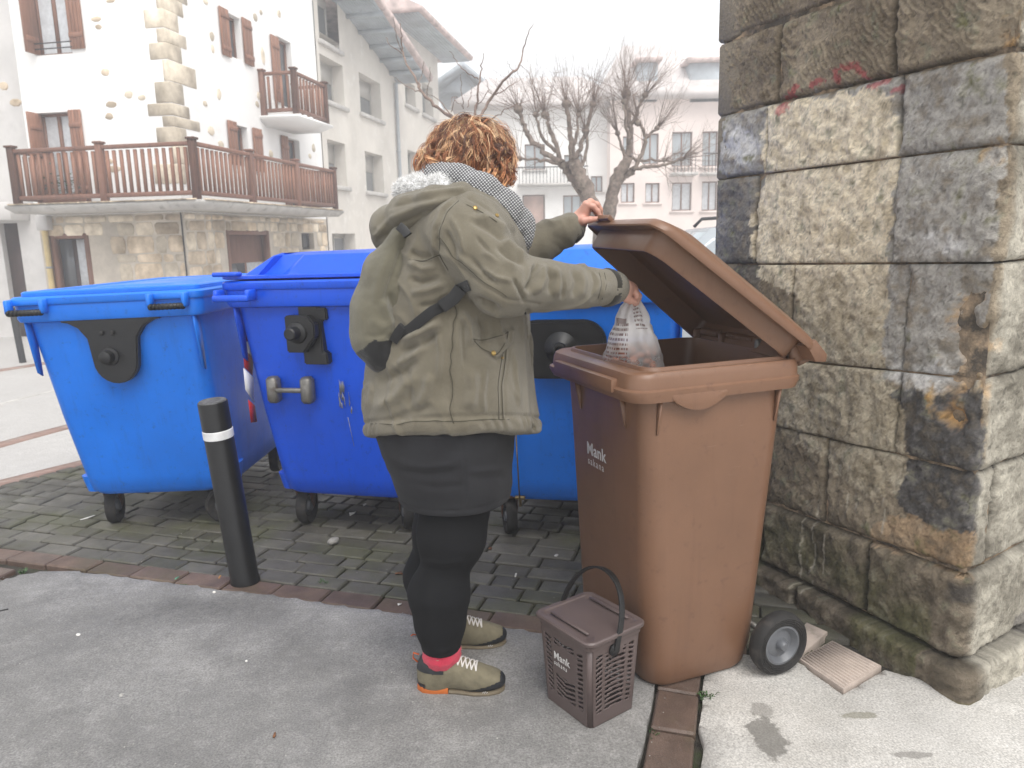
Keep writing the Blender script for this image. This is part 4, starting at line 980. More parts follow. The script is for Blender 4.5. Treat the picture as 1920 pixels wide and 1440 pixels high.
# lettering
def lettering(name, txt, size, P0, U, Vv, parent, mat, bold=0.0, space=1.0, lift=.0012, squeeze=1.0):
    c = bpy.data.curves.new(name, 'FONT'); c.body = txt; c.size = size; c.offset = bold; c.space_character = space; c.extrude = .0004; c.align_x = 'LEFT'; c.resolution_u = 3
    t = bpy.data.objects.new(name, c); COL.objects.link(t); dg = bpy.context.evaluated_depsgraph_get(); dg.update(); me = bpy.data.meshes.new_from_object(t.evaluated_get(dg)); bpy.data.objects.remove(t)
    U = np.array(U, float); Vv = np.array(Vv, float); U /= np.linalg.norm(U); Vv /= np.linalg.norm(Vv); N = np.cross(U, Vv)
    V = np.zeros(len(me.vertices)*3, np.float32); me.vertices.foreach_get('co', V); V = V.reshape(-1, 3)
    V = np.asarray(P0)+V[:, :1]*U*squeeze+V[:, 1:2]*Vv+(V[:, 2:]+lift)*N; me.vertices.foreach_set('co', V.astype(np.float32).ravel()); me.update()
    o = link(name, me, mat, parent, False); WM[o.name] = wm(parent); return o
lettering('lettering', 'Mank', .060, (.072, .415, .700), (-.0, -1, -.0), (-.04, 0, 1), bb, M['white_print'], .0008, 1.04, squeeze=.98)
lettering('lettering', 'sakana', .036, (.075, .412, .664), (-.0, -1, -.0), (-.04, 0, 1), bb, M['white_print'], .0003, 1.35, squeeze=.88)
# lid: lifted on its hinge, twisted a little because one corner is held
NF, FF, NH, FH = (np.array(a) for a in ((.062, -.018, 1.452), (.178, .600, 1.462), (.632, -.022, 1.062), (.672, .615, 1.066)))
_xu = (NH-NF+FH-FF)/2; _yu = (FF-NF+FH-NH)/2; LN = np.cross(_xu, _yu); LN /= np.linalg.norm(LN)            # upward normal of the lid
def lidp(u, v, h):
    """u 0 front..1 hinge, v 0 near..1 far, h above the seam"""
    p = NF*(1-u)*(1-v)+NH*u*(1-v)+FF*(1-u)*v+FH*u*v; bow = .018*math.sin(math.pi*min(max(u, 0), 1)); return p+LN*(h+bow*(1 if h > -.01 else .3))
def lring(e, h, r=.09, k=6, back=0.):
    return [lidp(x, y, h) for x, y in rrect(e, 1-e*.8+back, e*1.05, 1-e*1.05, [r, r*.45, r*.45, r], k)]
ld = MB().loft([lring(.06, -.002), lring(-.002, -.008), lring(-.010, -.012), lring(-.014, -.008), lring(-.012, .0), lring(-.008, .010), lring(.006, .018), lring(.03, .024), lring(.10, .040, .1), lring(.16, .046, .1)], False, True)
ld.build('lid', M['brown'], bb, smooth='auto', world=False)
ld = MB().loft([lring(.06, -.003), lring(.09, .004), lring(.13, .012, .1)], False, True); un = ld.build('lid_underside', M['brown'], bb, smooth='auto', world=False)
# inner collar frame hanging below the lid near its edge
cl = MB().loft([lring(.048, .002), lring(.056, -.060), lring(.062, -.066), lring(.074, -.064), lring(.085, .008)], False, False); cl.build('lid_collar', M['brown'], bb, smooth='auto', world=False)
hl = MB().loft([[lidp(-.035, v, .004), lidp(.0, v, .004), lidp(.0, v, .016), lidp(-.035, v, .020)] for v in (.62, .86)]); hl.build('lid_handle', M['brown'], bb, bevel=.003, world=False)
hl = MB().loft([[lidp(.94, v, -.01), lidp(1.02, v, -.03), lidp(1.07, v, -.01), lidp(1.05, v, .012), lidp(.95, v, .022)] for v in (-.005, 1.005)]); hl.build('lid_hinge_bar', M['brown'], bb, bevel=.006, world=False)
def lidw(u, v, h): return np.array(wm(bb) @ Vector(lidp(u, v, h)))

# ------------------------------------------------------------------ small vented caddy in front of it
CB = [onz(1030, 1268)[:2], onz(1108, 1358)[:2], onz(1186, 1318)[:2]]
cy_ang = math.atan2(*(CB[2]-CB[1])[::-1])
_cx = np.array([math.cos(cy_ang), math.sin(cy_ang)]); _cyv = np.array([-math.sin(cy_ang), math.cos(cy_ang)])
cc = onz(1107, 1366, .012)[:2]+_cx*.085+_cyv*.100
cd = thing('kitchen_caddy', 'small dark brown vented kitchen caddy with arched black handle standing before the brown container', 'caddy', (cc[0], cc[1], .012), (0, 0, cy_ang))
CWX, CWY, CHT = .160, .188, .270       # bottom size (x: right-hand face, y: logo face), height
def cring(z, r=.022, g=0.0, k=4):
    t = z/CHT; ex = .010+.014*t+g; return [(x, y, z) for x, y in rrect(-CWX/2-ex, CWX/2+ex, -CWY/2-ex, CWY/2+ex, r, k)]
def caddy_wall(face):
    """a wall with real slots, as ribs between the openings; face 0: right-hand face (normal -y), 1: logo face (-x), 2: +y, 3: +x"""
    nx, nz = 44, 84; W_ = CWX if face in (0, 2) else CWY; b = MB(); keep = np.ones((nx, nz), bool)
    xs = np.linspace(-1, 1, nx+1); zs = np.linspace(0, 1, nz+1)
    for i in range(nx):
        for j in range(nz):
            x = (xs[i]+xs[i+1])/2; z = (zs[j]+zs[j+1])/2
            curve = z-.06*(1-(x*1.0)**2) if face in (0, 2) else z-.10*abs(x)
            band = (curve*17.5) % 1 < .52
            cols = (-.86 < x < -.60) or (-.44 < x < .44) or (.60 < x < .84)
            ok = .15 < z < .86 and cols and band
            if face == 1 and -.48 < x < .50 and .42 < z < .78: ok = False
            if face in (0, 2) and z > .80 and abs(x) < .3: ok = False
            if ok: keep[i, j] = False
    def pt(x, z, d):
        zz = z*CHT; ex = .010+.014*z; hx = CWX/2+ex-d; hy = CWY/2+ex-d; r = .02
        if face == 0: return (x*(hx-r*.6), -hy, zz)
        if face == 2: return (-x*(hx-r*.6), hy, zz)
        if face == 1: return (-hx, -x*(hy-r*.6), zz)
        return (hx, x*(hy-r*.6), zz)
    V = [pt(x, z, d) for d in (0, .003) for x in xs for z in zs]; N1 = (nx+1)*(nz+1); I = lambda i, j, d: d*N1+i*(nz+1)+j; F = []
    for i in range(nx):
        for j in range(nz):
            if not keep[i, j]: continue
            F += [(I(i, j, 0), I(i+1, j, 0), I(i+1, j+1, 0), I(i, j+1, 0)), (I(i, j, 1), I(i, j+1, 1), I(i+1, j+1, 1), I(i+1, j, 1))]
            for (di, dj, a, c) in ((-1, 0, (0, 0), (0, 1)), (1, 0, (1, 1), (1, 0)), (0, -1, (1, 0), (0, 0)), (0, 1, (0, 1), (1, 1))):
                ii, jj = i+di, j+dj
                if 0 <= ii < nx and 0 <= jj < nz and keep[ii, jj]: continue
                F.append((I(i+a[0], j+a[1], 0), I(i+c[0], j+c[1], 0), I(i+c[0], j+c[1], 1), I(i+a[0], j+a[1], 1)))
    return V, F
bd = MB()
for fc in range(4): bd.add(*caddy_wall(fc))
for sx in (-1, 1):
    for sy in (-1, 1):
        rg = []
        for z in (0, CHT):
            t = z/CHT; ex = .010+.014*t; X0, Y0 = sx*(CWX/2+ex), sy*(CWY/2+ex); r = .0215
            out = [(X0-sx*r*(1-math.cos(a)), Y0-sy*r*(1-math.sin(a)), z) for a in np.linspace(0, math.pi/2, 6)]
            inn = [(X0-sx*(r-(r-.003)*math.cos(a)), Y0-sy*(r-(r-.003)*math.sin(a)), z) for a in np.linspace(math.pi/2, 0, 6)]
            rg.append(out+inn)
        bd.loft(rg)
bd.loft([cring(0, .022, -.004), cring(.006, .022, -.001), cring(.012, .022, -.004)])
bd.build('body', M['caddy'], cd, world=False)
rb = MB().loft([cring(CHT-.018, .024, -.001), cring(CHT-.016, .024, .004), cring(CHT-.003, .024, .005), cring(CHT, .024, .001), cring(CHT-.002, .02, -.006), cring(CHT-.02, .02, -.006)], False, False); rb.build('rim', M['caddy'], cd, smooth='auto', world=False)
ldc = MB().loft([cring(CHT+.001, .026, .009), cring(CHT+.004, .028, .012), cring(CHT+.012, .028, .012), cring(CHT+.016, .026, .008), cring(CHT+.016, .022, -.006), cring(CHT+.012, .02, -.010), cring(CHT+.012, .02, -.030)], True, True); lo = ldc.build('lid', M['caddy'], cd, smooth='auto', world=False)
bt = MB()
for sx in (-1, 1): bt.box((sx*.078, 0, CHT+.019), (.010, .17, .008), None, .003)
bt.build('lid_ridge', M['caddy'], lo, world=False)
hy = CWY/2+.032
for xx in (-1, 1):
    b = MB().lathe([(.020, 0), (.020, .006), (.012, .010)], (0, 0, 0), 'X', 18); b.V = [np.stack([v[:, 1]-.01, xx*(v[:, 0]+CWY/2+.024), v[:, 2]+CHT-.035], 1) for v in b.V]; b.build('pivot', M['black_plastic'], cd, smooth='auto', world=False)
# handle arch: pivots on the two x faces, leaning back
ha = []
for t in np.linspace(0, math.pi, 25):
    s = math.sin(t); ha.append((-.01+.070*s, -math.cos(t)*(CWY/2+.034)*(1+.06*s), CHT-.035+.185*s**.82))
hb = MB(); rgs = []
for i, p in enumerate(ha):
    t = np.array(ha[min(i+1, 24)])-np.array(ha[max(i-1, 0)]); t /= np.linalg.norm(t); w = np.array([1, 0, -.3]); w -= t*(w@t); w /= np.linalg.norm(w); nn = np.cross(t, w)
    hw = .0095 if not 9 <= i <= 15 else .012; rgs.append([np.array(p)+a*hw*w+c*.003*nn for a, c in ((-1, -1), (1, -1), (1, 1), (-1, 1))])
hb.loft(rgs); hb.build('handle', M['black_plastic'], cd, bevel=.0012, world=False)
lettering('lettering', 'Mank', .034, (-CWX/2-.0205, .045, .165), (0, -1, 0), (-.052, 0, 1), cd, M['white_print'], .0005, 1.04, squeeze=.95)
lettering('lettering', 'sakana', .022, (-CWX/2-.0195, .045, .144), (0, -1, 0), (-.052, 0, 1), cd, M['white_print'], 0., 1.4, squeeze=.74)

# ------------------------------------------------------------------ bollards
def bollard(base, lean, h, r, label, band, mat):
    bo = thing('bollard', label, 'bollard', (*base, 0) if len(base) == 2 else tuple(base), lean)
    b = MB().lathe([(r*1.06, .0), (r*1.05, .012), (r, .018), (r, h-.004), (r*.97, h)], (0, 0, 0), 'Z', 32); b.build('post', mat, bo, smooth='auto', world=False)
    if band: MB().lathe([(r, h-.152), (r+.0018, h-.150), (r+.0018, h-.118), (r, h-.116)], (0, 0, 0), 'Z', 32).build('reflective_band', M['white_band'], bo, smooth='auto', world=False)
    MB().lathe([(r*.97, h-.002), (r*.9, h+.004), (.004, h+.004)], (0, 0, 0), 'Z', 28).build('cap', M['cap_grit'], bo, smooth='auto', world=False)
    return bo
M['cap_grit'] = plain('worn_grey_cap', (.13, .13, .135), .85, .4, 60, .8, 150, .004)
gb = onz(461, 1090)
tb = at(399, 752, gb[1]-.05); v = tb-np.array([gb[0], gb[1], 0]); hgt = np.linalg.norm(v)
bollard((gb[0], gb[1]-.005), (-math.asin(v[1]/hgt)*1., math.asin(v[0]/hgt), 0), hgt, .058, 'near black bollard with white band leaning in front of the blue containers', True, M['black_paint'])
# ------------------------------------------------------------------ fabrics, skin, hair
def cloth_mat(name, c, c2, weave=700, rough=.8, bump=.25, wr=.35, sheen=.25):
    b = NB(name); f = b.noise(9, 5, .6); w = b.noise(26, 4, .6, dist=1.2)
    col = b.ramp(f, [(.3, c), (.7, c2)])
    fine = b.math('ADD', b.wave(weave, axis='X', detail=1), b.wave(weave, axis='Z', detail=1))
    w2 = b.noise(11, 3, .5, dist=2.0); h = b.math('ADD', b.math('MULTIPLY', fine, .10), b.math('MULTIPLY', b.math('ADD', w, w2), wr*1.6))
    col = b.mix(.5, col, b.ramp(b.noise(420, 2, .6), [(.3, .8), (.7, 1.18)]), 'MULTIPLY')
    return b.set(color=col, rough=rough, sheen=sheen, spec=.3, normal=b.bump(h, bump, .012))
M['olive'] = cloth_mat('olive_cotton', (.148, .128, .088), (.215, .190, .138), bump=.55)
M['olive_pack'] = cloth_mat('olive_pack_fabric', (.120, .110, .074), (.170, .155, .108), 600, bump=.5)
M['rib_knit'] = cloth_mat('dark_rib_knit', (.030, .027, .020), (.045, .040, .030), 260)
M['legging'] = cloth_mat('black_leggings', (.0065, .0068, .0085), (.0095, .0098, .012), 900, .95, .1, .05, .0)
b = NB('charcoal_corduroy'); cw = b.wave(170, axis='Z', detail=1, dist=.6); f = b.noise(12, 4)
M['cord'] = b.set(color=b.mix(.5, b.ramp(f, [(.3, (.016, .016, .018)), (.7, (.026, .026, .029))]), b.ramp(cw, [(.2, .7), (.8, 1.3)]), 'MULTIPLY'), rough=.95, sheen=.05, spec=.2, normal=b.bump(cw, .35, .002))
M['sock'] = cloth_mat('crimson_sock', (.52, .018, .055), (.68, .03, .08), 300, .9, .6, .5)
b = NB('grey_waffle_knit'); m = b.n('Mapping'); b.put(m.inputs[0], b.obj()); m.inputs['Rotation'].default_value = (0, rad(38), 0)
wx = b.wave(46, vec=m.outputs[0], axis='X', dist=.8, detail=1); wz = b.wave(46, vec=m.outputs[0], axis='Z', dist=.8, detail=1); pr = b.math('MULTIPLY', wx, wz)
M['knit'] = b.set(color=b.ramp(pr, [(.05, (.06, .06, .065)), (.22, (.34, .34, .35)), (.6, (.60, .60, .60))]), rough=.95, sheen=.3, normal=b.bump(pr, .8, .006))
b = NB('skin'); f = b.noise(14, 4, .6)
col = b.ramp(f, [(.3, (.52, .27, .20)), (.7, (.64, .37, .29))]); rd = b.noise(6, 3); col = b.mix(b.math('MULTIPLY', b.step(rd, .5, .75), .45), col, (.56, .21, .17))
M['skin'] = b.set(color=col, rough=.48, sss=.0, normal=b.bump(b.noise(240, 4, .6), .12, .002))
b = NB('curly_hair'); t = b.attr(); M['hair'] = b.set(color=t, rough=.42, spec=.45, sheen=.15)
b = NB('white_pile'); M['pile'] = b.set(color=b.attr(), rough=.95, sheen=.5)
M['gold'] = plain('brass_snap', (.55, .38, .14), .3, .1, 30, .1, metal=.85)
M['strap'] = cloth_mat('black_webbing', (.010, .010, .011), (.017, .017, .018), 500, .6)
M['shoe_suede'] = plain('khaki_suede', (.20, .175, .115), .9, .14, 30, .4, 200, .002)
M['shoe_rubber'] = plain('dark_toe_rubber', (.022, .024, .028), .55, .15, 30, .3, 160, .002)
M['sole_orange'] = plain('orange_midsole', (.62, .16, .03), .6, .08, 20, .1)
M['sole_tan'] = plain('tan_midsole', (.20, .16, .105), .7, .1, 30, .2)
M['lace'] = plain('pale_lace', (.60, .57, .54), .9, .06, 60, .2)
M['orange_fabric'] = plain('orange_tab', (.70, .13, .025), .7, .1, 30, .1)

PY = 2.32
person = thing('person', 'person in olive parka, black skirt and leggings lifting the brown lid, holding a bag', 'person', (-.10, PY, 0))
zr = lambda py, y=PY: at(850, py, y)[2]
def A3(L): return [at(*p) for p in L]

# ---------------- body (head, neck, trunk, arms, hands and legs in one skin)
HC = at(886, 306, 2.36); HF = np.array([.80, .46, -.38]); HF /= np.linalg.norm(HF); HL = np.cross([0, 0, 1], HF); HL /= np.linalg.norm(HL); HU = np.cross(HF, HL)
HR = np.stack([HF, HL, HU], 1)
hp = lambda f, l, u: HC+f*HF+l*HL+u*HU
def sd_head(P):
    d = sd_ell(P, hp(-.012, 0, .022), (.096, .074, .092), HR)
    d = smin(d, sd_ell(P, hp(.034, 0, -.045), (.056, .056, .072), HR), .03)
    d = smin(d, sd_ell(P, hp(.062, 0, -.098), (.024, .026, .022), HR), .03)
    d = smin(d, sd_cone(P, hp(.088, 0, .004), hp(.112, 0, -.036), .008, .0125), .014)
    for s in (-1, 1):
        d = smin(d, sd_ell(P, hp(.066, s*.036, -.034), (.022, .022, .02), HR), .02)
        d = smin(d, sd_ell(P, hp(.084, s*.030, .018), (.012, .024, .008), HR), .014)
        d = smax(d, -sd_ell(P, hp(.098, s*.031, .0), (.020, .018, .012), HR), .012)
        d = smin(d, sd_ell(P, hp(.080, s*.030, -.001), (.011, .012, .010), HR), .004)
        d = smin(d, sd_ell(P, hp(-.012, s*.076, -.015), (.016, .008, .03), HR), .006)
    d = smin(d, sd_ell(P, hp(.086, 0, -.066), (.012, .022, .006), HR), .008)
    d = smin(d, sd_ell(P, hp(.083, 0, -.080), (.011, .019, .007), HR), .008)
    return smin(d, sd_cone(P, hp(-.03, 0, -.05), at(868, 372, 2.33), .058, .066), .04)
def sd_hand(P, wrist, palm, knuckles, fingers, thumb, rp=.018):
    d = sd_cone(P, wrist[0], wrist[1], .034, .029)
    for kn in knuckles: d = smin(d, sd_cone(P, wrist[1], kn, .0215, .0135), .016)
    for kn, ch in zip(knuckles, fingers):
        r = ch[-1]; pts = [kn]+list(ch[:-1]); rr_ = [r*1.08, r, r*.92, r*.78][:len(pts)]
        d = smin(d, sd_chain(P, pts, rr_, .004), .005)
    pts, r = thumb; d = smin(d, sd_chain(P, pts, r, .006), .010)
    return d
# left hand pinching the lid's corner
lw = A3([(1066, 428, 2.60), (1084, 416, 2.60)])
lk = A3([(1099, 383, 2.575), (1107, 379, 2.598), (1107, 382, 2.622), (1101, 388, 2.642)])
lf = [A3([(1113, 387, 2.575), (1121, 396, 2.578), (1125.5, 406, 2.58)])+[.0092], A3([(1120, 383, 2.60), (1126, 393, 2.605), (1127, 403, 2.61)])+[.0092],
      A3([(1120, 387, 2.625), (1126, 396, 2.632), (1126, 405, 2.636)])+[.0088], A3([(1112, 393, 2.646), (1118, 401, 2.655), (1119, 408, 2.66)])+[.0078]]
lt = (A3([(1081, 420, 2.585), (1094, 414, 2.562), (1107, 412, 2.560), (1119, 410.5, 2.566)]), [.017, .0135, .0105, .0088])
# right hand closed round the neck of the bag
rw = A3([(1150, 536, 2.275), (1166, 541, 2.295)])
rk = A3([(1186, 535, 2.325), (1190, 540, 2.345), (1189, 548, 2.362), (1185, 556, 2.372)])
rk = A3([(1183, 538, 2.318), (1187, 540, 2.340), (1187, 545, 2.360), (1183, 552, 2.374)])
rf = [A3([(1194, 553, 2.316), (1190, 565, 2.322), (1180, 566, 2.330)])+[.0096], A3([(1198, 555, 2.340), (1193, 568, 2.342), (1183, 569, 2.345)])+[.0096],
      A3([(1197, 560, 2.362), (1191, 571, 2.360), (1182, 571, 2.358)])+[.0090], A3([(1191, 566, 2.376), (1186, 575, 2.372), (1178, 574, 2.368)])+[.0080]]
rt_ = (A3([(1166, 548, 2.285), (1173, 558, 2.288), (1181, 563, 2.296), (1190, 566, 2.304)]), [.0165, .0135, .0108, .0088])
SH_R, EL_R = at(872, 434, 2.13), at(942, 533, 2.06); SH_L, EL_L = at(905, 430, 2.52), at(972, 478, 2.62)
LEG_N = A3([(862, 880, 2.245), (846, 1010, 2.225), (835, 1062, 2.215), (823, 1112, 2.21), (826, 1165, 2.205), (828, 1226, 2.20), (828, 1255, 2.20)]); LEG_NR = [.118, .103, .071, .0925, .077, .055, .038]
LEG_F = A3([(850, 870, 2.40), (830, 1000, 2.43), (820, 1035, 2.45), (811, 1080, 2.455), (820, 1130, 2.45), (838, 1180, 2.44), (840, 1200, 2.44)]); LEG_FR = [.115, .096, .072, .092, .077, .055, .038]
def sd_body(P):
    d = sd_head(P) if near_to(P, HC, .34) else sd_ell(P, HC, (.16, .16, .16))
    tr = sd_chain(P, A3([(870, 385, 2.33), (862, 470, 2.33), (850, 600, 2.33), (850, 760, 2.33), (852, 850, 2.32)]), [.09, .13, .15, .17, .16], .06)
    d = smin(d, tr, .05)
    for s, e, w, r in ((SH_R, EL_R, rw[0], None), (SH_L, EL_L, lw[0], None)): d = smin(d, sd_chain(P, [s, e, w], [.055, .045, .030], .02), .03)
    for L, R in ((LEG_N, LEG_NR), (LEG_F, LEG_FR)): d = smin(d, sd_chain(P, L, [r*.86 for r in R], .03), .04)
    for c, s in ((LEG_N[-1], 1), (LEG_F[-1], 1)): d = smin(d, sd_cone(P, c+[0, 0, -.035], c+[.11, -.008, -.050], .022, .016), .02)
    if near_to(P, lw[1], .22): d = smin(d, sd_hand(P, lw, None, lk, lf, lt), .012)
    if near_to(P, rw[1], .22): d = smin(d, sd_hand(P, rw, None, rk, rf, rt_), .012)
    return d
V, F = net(sd_body, (-.50, 1.95, .0), (.48, 2.78, 1.80), .0034)
V = relax(V, F, 1, .4); obj('body', V, F, M['skin'], person)
# nails
nb_ = []
for ch in (lf[0], lf[1], rf[0]):
    pass
b = MB()
tip = lt[0][-1]; b.add([], []) if False else None
nl = MB(); dn = lt[0][-1]-lt[0][-2]; dn /= np.linalg.norm(dn); up = EYE-tip; up /= np.linalg.norm(up); up -= dn*(up@dn); up /= np.linalg.norm(up); sd_ = np.cross(dn, up)
nl.add([tip+dn*(.006*math.cos(a)-.001)+sd_*.0048*math.sin(a)+up*(.0089-.0012*abs(math.sin(a))) for a in np.linspace(0, 2*math.pi, 12, endpoint=False)], [tuple(range(12))])
nl.build('thumb_nail', plain('nail', (.66, .42, .36), .25, .03, 20, 0), person)

# ---------------- jacket
rowsJ = [(346, 806, 905, .085), (362, 782, 928, .14), (385, 756, 948, .185), (415, 738, 962, .212), (455, 727, 976, .226), (505, 716, 985, .238), (560, 703, 992, .248), (620, 694, 997, .248), (690, 687, 1001, .25), (760, 682, 1009, .252), (800, 684, 1014, .252), (822, 692, 1012, .245)]
rowsJ = rowsJ[::-1]
jz = np.array([zr(r[0]) for r in rowsJ], f32); jb = np.array([at(r[1], r[0], PY)[0] for r in rowsJ]); jf = np.array([at(r[2], r[0], PY)[0] for r in rowsJ])
jcx = ((jb+jf)/2).astype(f32); jax = ((jf-jb)/2).astype(f32); jay = np.array([r[3] for r in rowsJ], f32); jcy = np.full(len(jz), PY, f32)
W_R = at(1148, 539, 2.272); W_L = at(1070, 428, 2.60)
hemA = at(688, 824, PY); hemB = at(1016, 812, PY); hemS = (hemB[2]-hemA[2])/(hemB[0]-hemA[0])
def sd_armR(P):
    return smin(sd_cone(P, SH_R, EL_R, .112, .090), sd_cone(P, EL_R, W_R, .090, .0585), .03)
def sd_armL(P): return smin(sd_cone(P, SH_L, EL_L, .105, .070), sd_cone(P, EL_L, W_L, .070, .055), .03)
def sd_jacket(P):
    d = sd_loft(P, jz, jcx, jcy, jax, jay, 2.25)
    d = smin(d, sd_ell(P, at(868, 408, 2.20), (.13, .10, .10)), .05)
    d = smin(d, sd_ell(P, at(930, 470, 2.30), (.09, .16, .12)), .05)
    d = smin(d, sd_armL(P), .03); d = smin(d, sd_armR(P), .022)
    # collar stand
    col = sd_chain(P, A3([(848, 362, 2.12), (884, 372, 2.10), (920, 392, 2.12), (952, 425, 2.17)]), [.016, .026, .026, .02]); d = smin(d, col, .012)
    cut = (hemA[2]+hemS*(P[..., 0]-hemA[0])+.30*np.maximum(PY-P[..., 1], -.1))-P[..., 2]
    return smax(d, cut, .012)
V, F = net(sd_jacket, (-.56, 1.90, .62), (.36, 2.80, 1.66), .0056)
N = vnormals(V, F)
# long soft wrinkles: sleeves
def arm_wr(V, a, b_, r, seed, amp, lim=.16):
    ab_ = b_-a; L = np.linalg.norm(ab_); T = ab_/L; q = V-a; t = q@T; d = np.linalg.norm(q-np.outer(t, T), axis=1); near = np.clip((lim-d)/.03, 0, 1)*np.clip((t+.02)/.04, 0, 1)*np.clip((L-t+.03)/.04, 0, 1)
    n = fbm(np.c_[V[:, 0]*0, V[:, 1], V[:, 2]], 5, 2, seed); ph = t*62+n*7+fbm(V, 9, 2, seed+3)*4
    return near*amp*(np.sin(ph)*.55+.45*np.sin(ph*1.9+2))*np.clip(.35+.9*fbm(V, 7, 2, seed+7), 0, 1)
off = arm_wr(V, EL_R, W_R, .06, 31, .0034)+arm_wr(V, SH_R, EL_R, .1, 32, .0022, .2)+arm_wr(V, EL_L, W_L, .06, 33, .005)
body_m = np.clip((V[:, 2]-.7)/.1, 0, 1)
S_ = V*np.array([1.0, 1.0, .45])+np.c_[V[:, 2]*.5, V[:, 2]*0, V[:, 2]*0]
rid = 1-np.abs(fbm(S_+.03*np.stack([fbm(V, 6, 2, 47), fbm(V, 6, 2, 48), fbm(V, 6, 2, 49)], -1), 7.5, 3, 44)); off += .007*fbm(S_, 5.5, 3, 41)+.013*np.clip(rid-.72, 0, 1)*3.2*np.clip(.5+fbm(V, 4, 2, 45), 0, 1)-.003
# gathered hem
hz = V[:, 2]-(hemA[2]+hemS*(V[:, 0]-hemA[0])+.30*np.maximum(PY-V[:, 1], -.1)); th = np.arctan2(V[:, 1]-PY, V[:, 0]-jcx[1])
hem = np.exp(-((hz-.026)/.018)**2)*np.clip((.12-hz)/.03, 0, 1)
off += hem*(.003+.0030*np.sin(th*64+6*fbm(V, 8, 2, 43))*np.clip(.6+fbm(V, 12, 2, 46), 0, 1))-.006*np.exp(-((hz-.048)/.005)**2)
V = V+N*off[:, None]
J = [(a[0], a[1]*(.78 if len(a) < 4 else 1), a[2]*(2.3 if len(a) < 4 else 1.25), *a[3:]) for a in [
 ([(857, 372), (834, 392), (819, 430), (819, 484), (836, 512)], 3.2, -.0050, 1), ([(851, 372), (828, 392), (812, 430), (812, 486)], 4, .0035, 1),
 ([(820, 449), (864, 500), (907, 536), (950, 561), (1010, 570)], 2.2, -.0028, 1), ([(850, 470), (880, 498), (915, 522)], 6, .003),
 ([(1006, 492), (1003, 520), (986, 548)], 6, -.009), ([(1016, 494), (1016, 524), (1002, 552)], 7, .007), ([(1028, 497), (1036, 522), (1030, 552)], 5, -.006), ([(1040, 498), (1048, 528), (1040, 560)], 8, .005),
 ([(1072, 500), (1082, 528), (1074, 560)], 6, -.004), ([(1086, 500), (1094, 528), (1088, 562)], 8, .004), ([(1110, 505), (1116, 530), (1108, 566)], 5, -.0035), ([(1125, 504), (1131, 535), (1122, 572)], 2.4, -.0032, 1),
 ([(940, 449), (962, 466), (990, 486)], 8, .007), ([(930, 462), (955, 482), (985, 497)], 6, -.005), ([(893, 402), (925, 415), (956, 436)], 9, .006), ([(880, 412), (918, 432), (950, 455)], 7, -.004), ([(900, 470), (940, 490), (975, 505)], 9, .005),
 ([(880, 560), (905, 570), (940, 585)], 10, -.010), ([(857, 575), (850, 640), (843, 720), (848, 790)], 2.4, -.0030, 1), ([(862, 580), (880, 610), (884, 650)], 9, .007), ([(895, 590), (905, 620), (903, 655)], 7, -.006), ([(930, 585), (936, 620), (948, 650)], 8, .006),
 ([(893, 641), (925, 632), (960, 619)], 3, .0050, 1), ([(960, 619), (957, 644), (932, 669), (893, 647)], 3, .0045, 1), ([(896, 646), (932, 676), (960, 646)], 3, -.004, 1),
 ([(948, 660), (938, 720), (940, 780)], 2, -.0028, 1), ([(955, 660), (945, 720), (947, 780)], 2, -.0022, 1),
 ([(990, 585), (996, 680), (1004, 806)], 4, -.016, 1), ([(979, 590), (985, 690), (992, 800)], 4, .004, 1),
 ([(752, 640), (790, 622), (830, 604)], 8, .007), ([(745, 660), (790, 648), (826, 622)], 8, -.007), ([(740, 690), (775, 668), (800, 640)], 10, .007), ([(705, 720), (750, 700), (782, 668)], 12, -.006), ([(700, 770), (745, 742), (780, 700)], 14, .007), ([(780, 770), (800, 735), (806, 700)], 12, .006), ([(880, 770), (888, 730), (884, 690)], 14, .006), ([(720, 790), (770, 775), (810, 760)], 10, -.004),
 ([(842, 400), (862, 440), (872, 480)], 5, .004), ([(835, 430), (850, 460), (856, 490)], 5, -.004), ([(890, 440), (915, 470), (950, 500)], 5, -.004), ([(900, 500), (930, 520), (965, 528)], 5, .004), ([(880, 480), (905, 510), (935, 535)], 6, -.004), ([(960, 520), (975, 545), (985, 570)], 5, -.005), ([(1050, 512), (1058, 535), (1052, 562)], 4, -.003), ([(870, 600), (868, 640), (872, 690)], 5, -.004), ([(912, 690), (905, 740), (908, 775)], 5, .004), ([(820, 620), (826, 660), (822, 720)], 6, .004), ([(760, 690), (770, 720), (766, 770)], 7, -.004), ([(965, 660), (968, 710), (975, 770)], 5, .004), ([(765, 470), (790, 482), (815, 480)], 8, -.006), ([(765, 490), (792, 505), (820, 500)], 7, .006), ([(765, 520), (790, 530), (830, 520)], 8, -.006), ([(770, 550), (800, 545), (840, 530)], 8, .006), ([(780, 575), (815, 570), (850, 552)], 7, -.006),
 ([(880, 372), (905, 386), (930, 402), (952, 428)], 2.5, -.004, 1)]]
V = folds(V, vnormals(V, F), J)
jk = obj('jacket', V, F, M['olive'], person)
VJ, FJ, NJ = V, F, vnormals(V, F)
